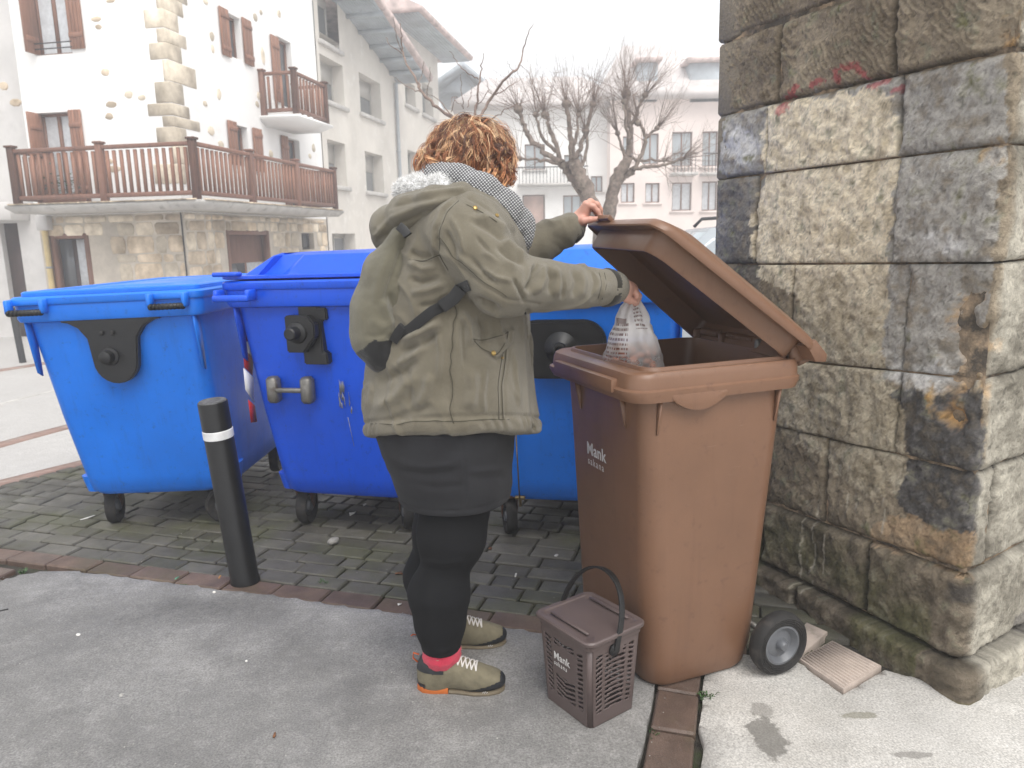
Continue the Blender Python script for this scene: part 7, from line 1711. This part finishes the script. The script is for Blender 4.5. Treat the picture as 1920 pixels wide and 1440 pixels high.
# --- next house down the street
FX = Face(FG.pt(ug+.05, 0, -.1)[:2], dR, -dL); xh = thing('house', 'hazy pale house with red tiled hipped roof, farthest down the left side', 'house', (*FX.O[:2], GB))
ux = FX.uz(824, 220)[0]; hs = [FX.rect(760, 156, 779, 199), FX.rect(792, 160, 812, 217), FX.rect(765, 284, 784, 328), FX.rect(795, 290, 812, 330)]; zx = FX.uz(800, 92)[1]
wall_with_holes('wall', FX, 0, ux, GB-.5, zx, hs, .4, M['render_grey'], xh)
for h in hs: window(FX, h, xh, 'pale', .38, False, 0, 'glass_mid'); w = MB(); FX.box(w, h[0]-.15, h[1]+.15, h[2]-.14, h[2]-.004, -.05, .1); w.build('sill', M['slab_concrete'], xh)
be = np.array([*(-dL), 0]); endn = FX.pt(ux, 0); b = MB(); b.add([FX.pt(ux, GB-.5), FX.pt(ux, GB-.5, -7), FX.pt(ux, zx, -7), FX.pt(ux, zx)], [(0, 1, 2, 3)]); b.build('end_wall', M['render_grey'], xh)
for k in range(9): b = MB(); FX.box(b, -.2, ux+1.1, zx+.02, zx+.06, -.05+1.2*k/9, -.05+1.2*(k+1)/9-.015); b.build('eave_board', M['roof_grey'], xh)
MB().loft([[FX.pt(-.3, zx+.07, 1.25), FX.pt(ux+1.2, zx+.07, 1.25), FX.pt(ux+1.2, zx+.07, -7), FX.pt(-.3, zx+.07, -7)], [FX.pt(-.3, zx+.22, 1.3), FX.pt(ux+1.25, zx+.22, 1.3), FX.pt(ux+1.25, zx+.22, -7), FX.pt(-.3, zx+.22, -7)], [FX.pt(-.3, zx+2.2, -3), FX.pt(ux-2.6, zx+2.2, -3), FX.pt(ux-2.6, zx+2.2, -3.2), FX.pt(-.3, zx+2.2, -3.2)]]).build('roof', M['roof_tile'], xh)

# --- far side of the square, pale in the fog
def far_block(label, x0, x1, ytop, Y, mat, wins, roof=None, trim=None, depth=8, sash='wood', name='building', balc=()):
    c = at((x0+x1)/2, 440, Y); fc = Face((at(x0, 440, Y)[0], Y), (1, 0), (0, -1)); o = thing(name, label, 'building', (c[0], Y, GB))
    u1 = fc.uz(x1, 430)[0]; zt = fc.uz((x0+x1)/2, ytop)[1]; hs = [fc.rect(*w[:4]) for w in wins]
    wall_with_holes('wall', fc, 0, u1, GB-.6, zt, hs, .25, mat, o)
    b = MB(); b.loft([[fc.pt(0, z, -.3), fc.pt(u1, z, -.3), fc.pt(u1, z, -depth), fc.pt(0, z, -depth)] for z in (GB-.6, zt)], False, True); b.build('back_wall', mat, o)
    for w, h in zip(wins, hs):
        k = w[4] if len(w) > 4 else 'g'; f = window(fc, h, o, sash, .22, k == 'c', 1, 'glass')
        if k == 'd': g = MB(); fc.box(g, h[0]+.06, h[1]-.06, h[2], h[3]-.06, -.19, -.15); g.build('panel', M['pink_brick'], f)
        s_ = MB(); fc.box(s_, h[0]-.1, h[1]+.1, h[2]-.10, h[2]-.004, -.02, .08); s_.build('sill', M['pink_render'] if trim else M['slab_concrete'], o)
    if roof: b = MB(); b.loft([[fc.pt(-.6, zt, .7), fc.pt(u1+.6, zt, .7), fc.pt(u1+.6, zt, -depth), fc.pt(-.6, zt, -depth)], [fc.pt(-.6, zt+.25, .75), fc.pt(u1+.6, zt+.25, .75), fc.pt(u1+.6, zt+.25, -depth), fc.pt(-.6, zt+.25, -depth)], [fc.pt(1, zt+roof, -3), fc.pt(u1-1, zt+roof, -3), fc.pt(u1-1, zt+roof, -3.5), fc.pt(1, zt+roof, -3.5)]]); b.build('roof', M['roof_far'], o)
    for (a0, b0, a1, b1) in balc:
        h = fc.rect(a0, b0, a1, b1); m = MB(); fc.box(m, h[0], h[1], h[2]-.12, h[2], 0, .7); bo = m.build('balcony_slab', M['slab_concrete'], o)
        for k in range(int((h[1]-h[0])/.16)): u = h[0]+.08+k*.16; m = MB(); fc.box(m, u-.012, u+.012, h[2], h[3], .66, .685); m.build('bar', M['iron'], bo)
        m = MB(); fc.box(m, h[0], h[1], h[3]-.03, h[3]+.02, .65, .70); m.build('rail', M['iron'], bo)
    return o, fc
far_block('hazy pink brick building with tall windows beyond the right-hand bare tree', 1143, 1480, 185, 36, M['pink_render'],
 [(1164, 343, 1190, 380, 'c'), (1210, 343, 1237, 380, 'c'), (1260, 342, 1297, 395, 'c'), (1316, 340, 1345, 395, 'c'), (1260, 247, 1298, 312), (1317, 246, 1346, 312), (1362, 246, 1400, 312), (1168, 255, 1188, 300), (1205, 250, 1235, 308)], 3.0, True, 9, 'wood', balc=((1255, 290, 1303, 325), (1312, 290, 1351, 325)))
for i, (x, lab) in enumerate(((1210, 'dark dormer on the hazy pink building roof, nearer the trees'), (1318, 'dark dormer on the hazy pink building roof, nearer the pillar'))):
    p = at(x, 160, 36.6); d_ = thing('roof_dormer', lab, 'dormer', tuple(p)); MB().box(tuple(p), (1.5 if i else .9, 1.2, 1.7), None, .03).build('dormer_wall', M['roof_grey'], d_); MB().box(tuple(p+np.array([0, -.1, .95])), (1.9 if i else 1.2, 1.6, .18), None, .03).build('dormer_roof', M['roof_tile'], d_)
far_block('hazy white building with pink-red doors across the square behind the left bare tree', 880, 1142, 205, 37, M['render_white'],
 [(984, 270, 1022, 318), (1058, 290, 1092, 322), (980, 365, 1022, 430, 'd'), (1056, 366, 1090, 430), (1108, 330, 1130, 360), (905, 300, 940, 345)], 2.0, None, 9, 'wood', balc=((970, 315, 1100, 345),))
o, fc = far_block('faint grey gabled house in the fog above the sapling', 828, 905, 205, 41, M['render_grey'], [(846, 180, 858, 200)], None, None, 8)
p0, p1, pm = at(812, 166, 40.3), at(930, 178, 40.3), at(868, 128, 40.3); MB().loft([[tuple(p+np.array([0, y, 0])), tuple(pm+np.array([0, y, 0])), tuple(q_+np.array([0, y, 0])), tuple(q_+np.array([0, y, .3])), tuple(pm+np.array([0, y, .35])), tuple(p+np.array([0, y, .3]))] for y, p, q_ in ((0, p0, p1), (8, p0, p1))]).build('roof', M['roof_grey'], o)
MB().loft([[tuple(p0+np.array([.4, y, 0])), tuple(p1+np.array([-.4, y, 0])), tuple(pm+np.array([0, y, -.1]))] for y in (.6, .8)]).build('gable', M['roof_grey'], o)

# far bollard on the other pavement
gf = gp(43, 680); fb = bollard((gf[0], gf[1], float(gz(*gf))), (0, rad(-3), 0), .92, .052, 'distant black bollard on the far pavement beyond the left blue container', False, M['black_paint'])

# ------------------------------------------------------------------ bare trees
def limb(mb, pts, r0, r1, n=7, wob=.0, rs_=random):
    P = np.array(pts, float); t = np.linspace(0, len(P)-1, max(6, 4*len(P))); Q = np.stack([np.interp(t, range(len(P)), P[:, k]) for k in range(3)], 1)
    for _ in range(2): Q[1:-1] = (Q[:-2]+2*Q[1:-1]+Q[2:])/4
    Q[1:-1] += np.array([[rs_.gauss(0, wob) for _ in range(3)] for _ in range(len(Q)-2)])
    r = np.linspace(r0, r1, len(Q))*(1+np.array([rs_.uniform(-.1, .1) for _ in Q])); mb.tube(Q, r, n); return Q
def twig_burst(mb, p, d, n, L, r, rs_, spread=.8, sub=2):
    for _ in range(n):
        v = np.array(d)+np.array([rs_.gauss(0, spread) for _ in range(3)]); v[2] += .35; v /= np.linalg.norm(v); l = L*rs_.uniform(.45, 1.15)
        k = np.array([rs_.gauss(0, .12) for _ in range(3)])*l; pts = [p, p+v*l*.35+k*.4, p+v*l*.7+k, p+v*l+k*.6+np.array([0, 0, l*.08])]; mb.tube(pts, [r, r*.75, r*.5, r*.25], 4)
        for _ in range(sub):
            t = rs_.uniform(.3, .8); q = p+v*l*t+k*t; w = v+np.array([rs_.gauss(0, .7) for _ in range(3)]); w /= np.linalg.norm(w); mb.tube([q, q+w*l*.25, q+w*l*.45+np.array([0, 0, l*.04])], [r*.5, r*.38, r*.18], 3)
def pollard(label, base, trunks, limbs, Y, seed):
    """trunks/limbs: (pixel points with optional depth shift, r0, r1)"""
    rs_ = random.Random(seed); t = thing('bare_tree', label, 'tree', tuple(base), group=None); px = lambda L: [at(q[0], q[1], Y+(q[2] if len(q) > 2 else 0)) for q in L]
    tr = MB()
    for L, r0, r1 in trunks: limb(tr, [base]+px(L) if len(L[0]) and L is trunks[0][0] else px(L), r0, r1, 10, .012, rs_)
    tr.build('trunk', M['bark'], t, smooth=True)
    tw = MB()
    for L, r0, r1 in limbs:
        b = MB(); Q = limb(b, px(L), r0*.66, r1*.62, 8, .012, rs_); e = Q[-1]; b.lathe([(.01, -r1*1.6), (r1*1.5, -r1*.8), (r1*1.7, 0), (r1*1.3, r1), (.01, r1*1.5)], e, 'Z', 8); b.build('limb', M['bark'], t, smooth=True)
        d = Q[-1]-Q[-4]; d /= np.linalg.norm(d); twig_burst(tw, e, d, 26, .85, .0048, rs_, .55)
        for k in range(3, len(Q)-2, 2): twig_burst(tw, Q[k], d, 1 if rs_.random() < .7 else 2, .65, .0055, rs_, .8, 1)
    tag(tw.build('twigs', M['bark_twig'], t, fixn=False), kind='stuff'); return t
TY = 13.5
def tbase(px): p = at(px, 440, TY); return np.array([p[0], TY, float(gz(p[0], TY))-.05])
pollard('knobbly pollarded bare tree leaning left, between the scarf and the raised lid', tbase(1128), [([(1128, 430), (1112, 390), (1096, 345), (1080, 315), (1072, 300)], .165, .10), ([(1112, 398, .2), (1085, 350, .2), (1062, 318, .2), (1050, 305, .2)], .10, .075)],
 [([(1050, 305), (1020, 285), (990, 255), (980, 230), (972, 205)], .08, .05), ([(1050, 305), (1045, 280), (1030, 240), (1022, 215)], .07, .045), ([(1072, 300), (1070, 270), (1068, 235), (1062, 195)], .08, .05), ([(1075, 300), (1088, 280), (1094, 255), (1112, 195)], .07, .04), ([(1050, 307), (1010, 298), (975, 297)], .05, .03), ([(1085, 320), (1098, 300), (1103, 260), (1098, 245)], .055, .04), ([(1045, 285, .4), (1015, 260, .5), (1005, 215, .6)], .05, .035), ([(1072, 300, -.3), (1082, 255, -.5), (1085, 215, -.6)], .05, .03)], TY, 11)
pollard('pollarded bare tree forking right, close behind the raised brown lid', tbase(1134), [([(1136, 420), (1146, 370), (1158, 325), (1178, 295)], .145, .09), ([(1152, 352, .1), (1170, 330, .1), (1188, 318, .1)], .08, .065)],
 [([(1178, 295), (1182, 255), (1178, 220), (1175, 175)], .085, .05), ([(1181, 240), (1192, 215), (1210, 178)], .05, .035), ([(1188, 318), (1200, 295), (1212, 262), (1206, 242), (1196, 230)], .06, .04), ([(1212, 258), (1232, 240)], .04, .03), ([(1190, 316), (1230, 312), (1262, 303), (1278, 298)], .05, .03), ([(1182, 300, .3), (1210, 300, .5), (1245, 300, .8)], .045, .03), ([(1176, 300), (1166, 275), (1158, 250)], .05, .03), ([(1180, 270, -.3), (1172, 215, -.5), (1170, 190, -.5)], .045, .03)], TY+.3, 12)
# thin sapling right behind the head
SY = 8.0; sp_ = thing('sapling', 'thin leafless sapling with upward branches rising behind the hair', 'tree', (at(900, 440, SY)[0], SY, float(gz(0, SY))))
z2 = lambda L: [at(500+x/3.428, y/3.428, SY+(random.uniform(-.25, .25))) for x, y in L]
tr = MB(); limb(tr, [np.array([at(893, 440, SY)[0], SY, float(gz(0, SY))-.05]), at(893, 440, SY), at(889, 300, SY), at(878, 225, SY)], .055, .028, 8, .004); tr.build('trunk', M['bark'], sp_, smooth=True)
tw = MB()
for L, r0, r1 in (([(1290, 800), (1180, 755), (1080, 680), (1000, 600), (955, 510), (890, 390), (868, 330), (865, 240), (858, 150)], .024, .006), ([(1300, 790), (1345, 730), (1365, 560), (1380, 430), (1395, 340)], .020, .005), ([(1320, 790), (1380, 740), (1460, 610), (1500, 540), (1590, 460), (1635, 390), (1650, 300), (1680, 220), (1714, 150)], .022, .004), ([(1360, 510), (1290, 470), (1250, 430), (1215, 380), (1175, 330)], .008, .003), ([(868, 330), (840, 250), (812, 110)], .007, .003), ([(868, 345), (800, 290), (765, 240)], .007, .003), ([(990, 590), (900, 560), (822, 500)], .008, .003), ([(985, 560), (995, 480), (1010, 395)], .006, .003), ([(1030, 620), (1045, 520), (1050, 430)], .006, .003), ([(1265, 700), (1255, 590), (1245, 480)], .007, .003), ([(1190, 740), (1120, 650), (1020, 590)], .008, .003), ([(1185, 720), (1210, 640), (1260, 690)], .006, .003), ([(1470, 610), (1560, 560), (1630, 510)], .008, .003), ([(1350, 700), (1420, 580), (1450, 610), (1400, 500)], .006, .003), ([(1440, 770), (1500, 730), (1580, 680), (1700, 640)], .009, .003), ([(1290, 690), (1310, 620), (1320, 560)], .006, .003), ([(1620, 420), (1660, 440), (1690, 470)], .005, .002), ([(1590, 460), (1560, 430), (1545, 390)], .005, .002)):
    b = MB(); limb(b, z2(L), r0*.8, r1*.8, 6, .006); b.build('branch', M['bark_twig'], sp_, smooth=True)

# ------------------------------------------------------------------ parked car behind the containers
CY = 8.6; cx0 = at(1065, 440, CY)[0]; gcz = float(gz(0, CY)); car = thing('parked_car', 'silver car with roof rails parked behind the raised brown lid', 'car', (cx0+2.1, CY+.85, gcz))
def cs_(x, w, zb, zs, zt, wt): return [(cx0+x, CY+.85-w, gcz+zb), (cx0+x, CY+.85-w, gcz+zs), (cx0+x, CY+.85-wt, gcz+zt), (cx0+x, CY+.85+wt, gcz+zt), (cx0+x, CY+.85+w, gcz+zs), (cx0+x, CY+.85+w, gcz+zb)]
b = MB(); b.loft([cs_(0, .70, .42, .72, .78, .60), cs_(.15, .82, .30, .90, .96, .70), cs_(1.0, .86, .25, 1.0, 1.08, .75), cs_(1.25, .86, .24, 1.02, 1.10, .74), cs_(4.1, .86, .25, 1.04, 1.10, .74), cs_(4.3, .80, .32, .98, 1.06, .68)]); b.build('body', M['car_paint'], car, bevel=.03)
b = MB(); b.loft([cs_(.95, .80, 1.05, 1.08, 1.10, .74), cs_(1.65, .74, 1.06, 1.58, 1.70, .62), cs_(2.4, .74, 1.06, 1.62, 1.76, .63), cs_(3.9, .74, 1.06, 1.60, 1.74, .62), cs_(4.22, .78, 1.05, 1.12, 1.14, .70)]); b.build('cabin', M['car_paint'], car, bevel=.03)
for a, c, d_, e in ((1.55, 2.35, 1.60, 2.35), (2.42, 3.2, 2.42, 3.2), (3.27, 4.0, 3.27, 3.82)):
    MB().loft([[(cx0+q, CY+.85-.790+o, gcz+1.10) for q in (a-.22 if a < 1.6 else a, c)]+[(cx0+q, CY+.85-.730+o, gcz+1.55) for q in (e, d_)] for o in (0, .012)]).build('side_window', M['glass'], car)
MB().loft([[(cx0+x, CY+.85+y, gcz+z) for x, y, z in ((.98, -.72, 1.11), (.98, .72, 1.11), (1.60, .60, 1.66), (1.60, -.60, 1.66))], [(cx0+x, CY+.85+y, gcz+z) for x, y, z in ((1.0, -.72, 1.09), (1.0, .72, 1.09), (1.62, .60, 1.64), (1.62, -.60, 1.64))]]).build('windscreen', M['glass'], car)
for s in (-1, 1):
    MB().tube([(cx0+1.75, CY+.85+s*.60, gcz+1.73), (cx0+1.85, CY+.85+s*.60, gcz+1.83), (cx0+2.6, CY+.85+s*.60, gcz+1.86), (cx0+3.7, CY+.85+s*.60, gcz+1.83), (cx0+3.8, CY+.85+s*.60, gcz+1.73)], .022, 8).build('roof_rail', M['car_trim'], car, smooth=True)
    for x in (.78, 3.45):
        w = MB().lathe([(.18, -.10), (.30, -.11), (.325, -.07), (.325, .07), (.30, .11), (.18, .10)], (cx0+x, CY+.85+s*.76, gcz+.325), 'Y', 28, None, False); wo_ = w.build('wheel', M['rubber'], car, smooth='auto'); MB().lathe([(.02, -.112), (.06, -.108), (.2, -.09), (.2, .09), (.06, .108), (.02, .112)], (cx0+x, CY+.85+s*.76, gcz+.325), 'Y', 20).build('hub', M['chrome'], wo_, smooth='auto')
    MB().box((cx0+1.35, CY+.85+s*.92, gcz+1.12), (.12, .18, .13), None, .03).build('mirror', M['car_paint'], car); MB().box((cx0+.06, CY+.85+s*.55, gcz+.72), (.10, .30, .14), None, .03).build('headlight', M['glass'], car)
for x in (2.38, 3.23): MB().box((cx0+x, CY+.85-.766, gcz+1.32), (.07, .03, .48), Matrix.Rotation(rad(0), 4, 'X')).build('pillar', M['car_trim'], car)
# ------------------------------------------------------------------ litter and weeds
def bit(name, label, cat, px, py, size, mat, shape='scrap', seed=0, z=.0):
    rs_ = random.Random(seed); p = onz(px, py, z); sx, sy, sz = size; b = MB(); R = Matrix.Rotation(rs_.uniform(0, 3), 4, 'Z')
    if shape == 'stone':
        V = []; 
        for i in range(7):
            a = math.pi*i/6
            for k in range(9): t = 2*math.pi*k/9; V.append((sx*math.sin(a)*math.cos(t), sy*math.sin(a)*math.sin(t), -sz*math.cos(a)))
        V = np.array(V)*(1+.16*fbm(np.array(V)*30+seed, 1.3, 2)[:, None]); V = V@np.array(R.to_3x3()).T+p+np.array([0, 0, sz*.8]); F = [(i*9+k, i*9+(k+1) % 9, (i+1)*9+(k+1) % 9, (i+1)*9+k) for i in range(6) for k in range(9)]
        b.add(V, F); o = b.build(name, mat, smooth=True)
    elif shape == 'tube': d = np.array(R.to_3x3())@np.array([sx, 0, 0]); b.tube([p-d+[0, 0, sy], p+d+[0, 0, sy]], sy, 8); o = b.build(name, mat, smooth='auto')
    else:
        V = []; n = 7
        for k in range(n): a = 2*math.pi*k/n; r = rs_.uniform(.6, 1.1); V.append((sx*r*math.cos(a), sy*r*math.sin(a), .004+sz*abs(math.sin(a*1.3+seed))))
        V = np.array(V)@np.array(R.to_3x3()).T+p; b.add(np.concatenate([V, V-[0, 0, .003]]), [tuple(range(n)), tuple(range(2*n-1, n-1, -1))]+[(k, k+n, (k+1) % n+n, (k+1) % n) for k in range(n)]); o = b.build(name, mat)
    return tag(o, label, cat)
bit('pebble', 'pale rounded stone lying on the pavers between bollard and legs', 'stone', 625, 1020, (.030, .022, .018), M['pebble'], 'stone', 3)
bit('gum_spot', 'flat pale gum spot on the near slab, lower and nearer of two', 'gum', 228, 1304, (.011, .009, .002), M['pebble'], 'stone', 5, .012)
bit('gum_spot', 'flat whitish gum spot on the slab left of the bollard foot', 'gum', 147, 1191, (.011, .007, .003), M['litter_white'], 'stone', 6, .012)
bit('paper_scrap', 'thin white paper strip on pavers under the left blue container', 'paper', 166, 972, (.055, .006, .004), M['litter_white'], 'scrap', 7)
bit('paper_scrap', 'crumpled white scrap on dark pavers below the dark blue container', 'paper', 660, 967, (.022, .016, .016), M['litter_white'], 'scrap', 8)
bit('paper_scrap', 'flat white scrap close to the container shadow behind the legs', 'paper', 684, 948, (.03, .008, .006), M['litter_white'], 'scrap', 9)
bit('cigarette_end', 'orange cigarette end on the brick border left of the bollard foot', 'cigarette end', 412, 1084, (.013, .004, .004), M['filter_tip'], 'tube', 10)
bit('green_scrap', 'small green plastic scrap on the red brick border', 'plastic scrap', 332, 1086, (.016, .006, .005), M['green_scrap'], 'scrap', 11)
bit('cigarette_end', 'white cigarette end on the pavers right of the legs', 'cigarette end', 967, 1080, (.013, .004, .004), M['litter_white'], 'tube', 12)
bit('paper_scrap', 'white scrap beneath the caster by the black leggings', 'paper', 1043, 1044, (.016, .009, .006), M['litter_white'], 'scrap', 13)
bit('paper_scrap', 'tiny white crumb on the brick border right of the bollard', 'paper', 749, 1136, (.010, .007, .007), M['litter_white'], 'scrap', 14)
bit('dead_leaf', 'reddish dead leaf on pavers beside the far calf', 'leaf', 748, 1078, (.024, .014, .010), M['dry_leaf'], 'scrap', 15)
bit('dead_leaf', 'orange dead leaf right of the knee on dark pavers', 'leaf', 919, 1031, (.014, .009, .008), M['dry_leaf'], 'scrap', 16)
bit('dead_leaf', 'small brown leaf fragment on the slab near the bottom edge', 'leaf', 515, 1381, (.012, .005, .004), M['dry_leaf'], 'scrap', 17, .012)
bit('twig', 'short dark twig on the slab at the far left', 'twig', 8, 1145, (.014, .003, .003), M['black_plastic'], 'tube', 18, .012)
bit('pebble', 'tiny cream pebble on the slab below the bollard', 'stone', 462, 1241, (.006, .005, .004), M['litter_white'], 'stone', 19, .012)
bit('pebble', 'small cream pebble on the slab edge below the bollard foot', 'stone', 402, 1112, (.008, .006, .005), M['litter_white'], 'stone', 20, .012)
bit('orange_peel', 'curl of orange peel dropped behind the far shoe heel', 'peel', 776, 1193, (.014, .004, .006), M['orange_fabric'], 'scrap', 21, .012)
# grit in the joints and on the slab
g = MB(); rs_ = random.Random(2)
for k in range(420):
    px, py = rs_.uniform(-20, 1250), rs_.uniform(960, 1440); p = onz(px, py, .012 if py > 1180 else .002); r = rs_.uniform(.0012, .0036); a = rs_.uniform(0, 6.28)
    V = [p+np.array([r*math.cos(a+2.1*i), r*math.sin(a+2.1*i), 0]) for i in range(3)]+[p+np.array([0, 0, r*.9])]; g.add(V, [(0, 1, 3), (1, 2, 3), (2, 0, 3)])
tag(g.build('grit', M['pebble'], fixn=False), kind='stuff')
def weed(px, py, n, h, label, z=.0, seed=0):
    rs2 = random.Random(seed); p = onz(px, py, z); b = MB()
    for _ in range(n):
        a = rs2.uniform(0, 6.28); o = np.array([rs2.gauss(0, .010), rs2.gauss(0, .010), -.006]); t = np.array([math.cos(a), math.sin(a), 0])*h*rs2.uniform(.3, 1); s_ = np.array([-math.sin(a), math.cos(a), 0])*.0022; hh = h*rs2.uniform(.4, 1.)
        b.add([p+o-s_, p+o+s_, p+o+t*.5+s_+[0, 0, hh*.8], p+o+t*.5-s_+[0, 0, hh*.8], p+o+t+[0, 0, hh*.75]], [(0, 1, 2, 3), (3, 2, 4)])
    return tag(b.build('weed', M['leaf'], fixn=False), label, 'weed')
weed(1326, 1306, 26, .030, 'weed tuft in the gap between the brick strip and pale concrete', .0, 1); weed(42, 1072, 30, .022, 'weed tuft at the rounded slab corner on the far left', .0, 2); weed(606, 1092, 22, .022, 'weed tuft between pavers right of the bollard', .0, 3); weed(344, 1098, 14, .016, 'tiny weed beside the brick border left of the bollard', .0, 4); weed(1222, 1375, 10, .012, 'tiny weed at the joint of the brick strip near the bottom', .01, 5)
mo = MB()
for k in range(170):
    t = rs_.uniform(-.4, .62); c = s0+sd*t+sn*(.145+rs_.uniform(-.012, .018)); r = rs_.uniform(.003, .009); mo.lathe([(r, 0), (r*.8, r*.4), (.0004, r*.55)], (c[0], c[1], -.012+rs_.uniform(0, .01)), 'Z', 6)
tag(mo.build('moss', M['moss'], smooth=True), kind='stuff')
# ------------------------------------------------------------------ the fog itself: one closed box of thin, even air
_b = bpy.data.materials.new('haze'); _b.use_nodes = True; _t = _b.node_tree; _t.nodes.clear(); _o = _t.nodes.new('ShaderNodeOutputMaterial'); _v = _t.nodes.new('ShaderNodeVolumePrincipled')
_v.inputs['Color'].default_value = (.97, .98, 1.0, 1); _v.inputs['Density'].default_value = .0082; _v.inputs['Anisotropy'].default_value = .25; _t.links.new(_v.outputs[0], _o.inputs['Volume'])
bpy.context.view_layer.update()
_top = max((o.matrix_world @ Vector(c)).z for o in COL.objects if o.type == 'MESH' for c in o.bound_box)+.4
hz_ = MB().box((0, 20, (_top-1.6)/2), (400, 460, _top+1.6)).build('haze', _b); print('haze top', _top); tag(hz_, kind='stuff')
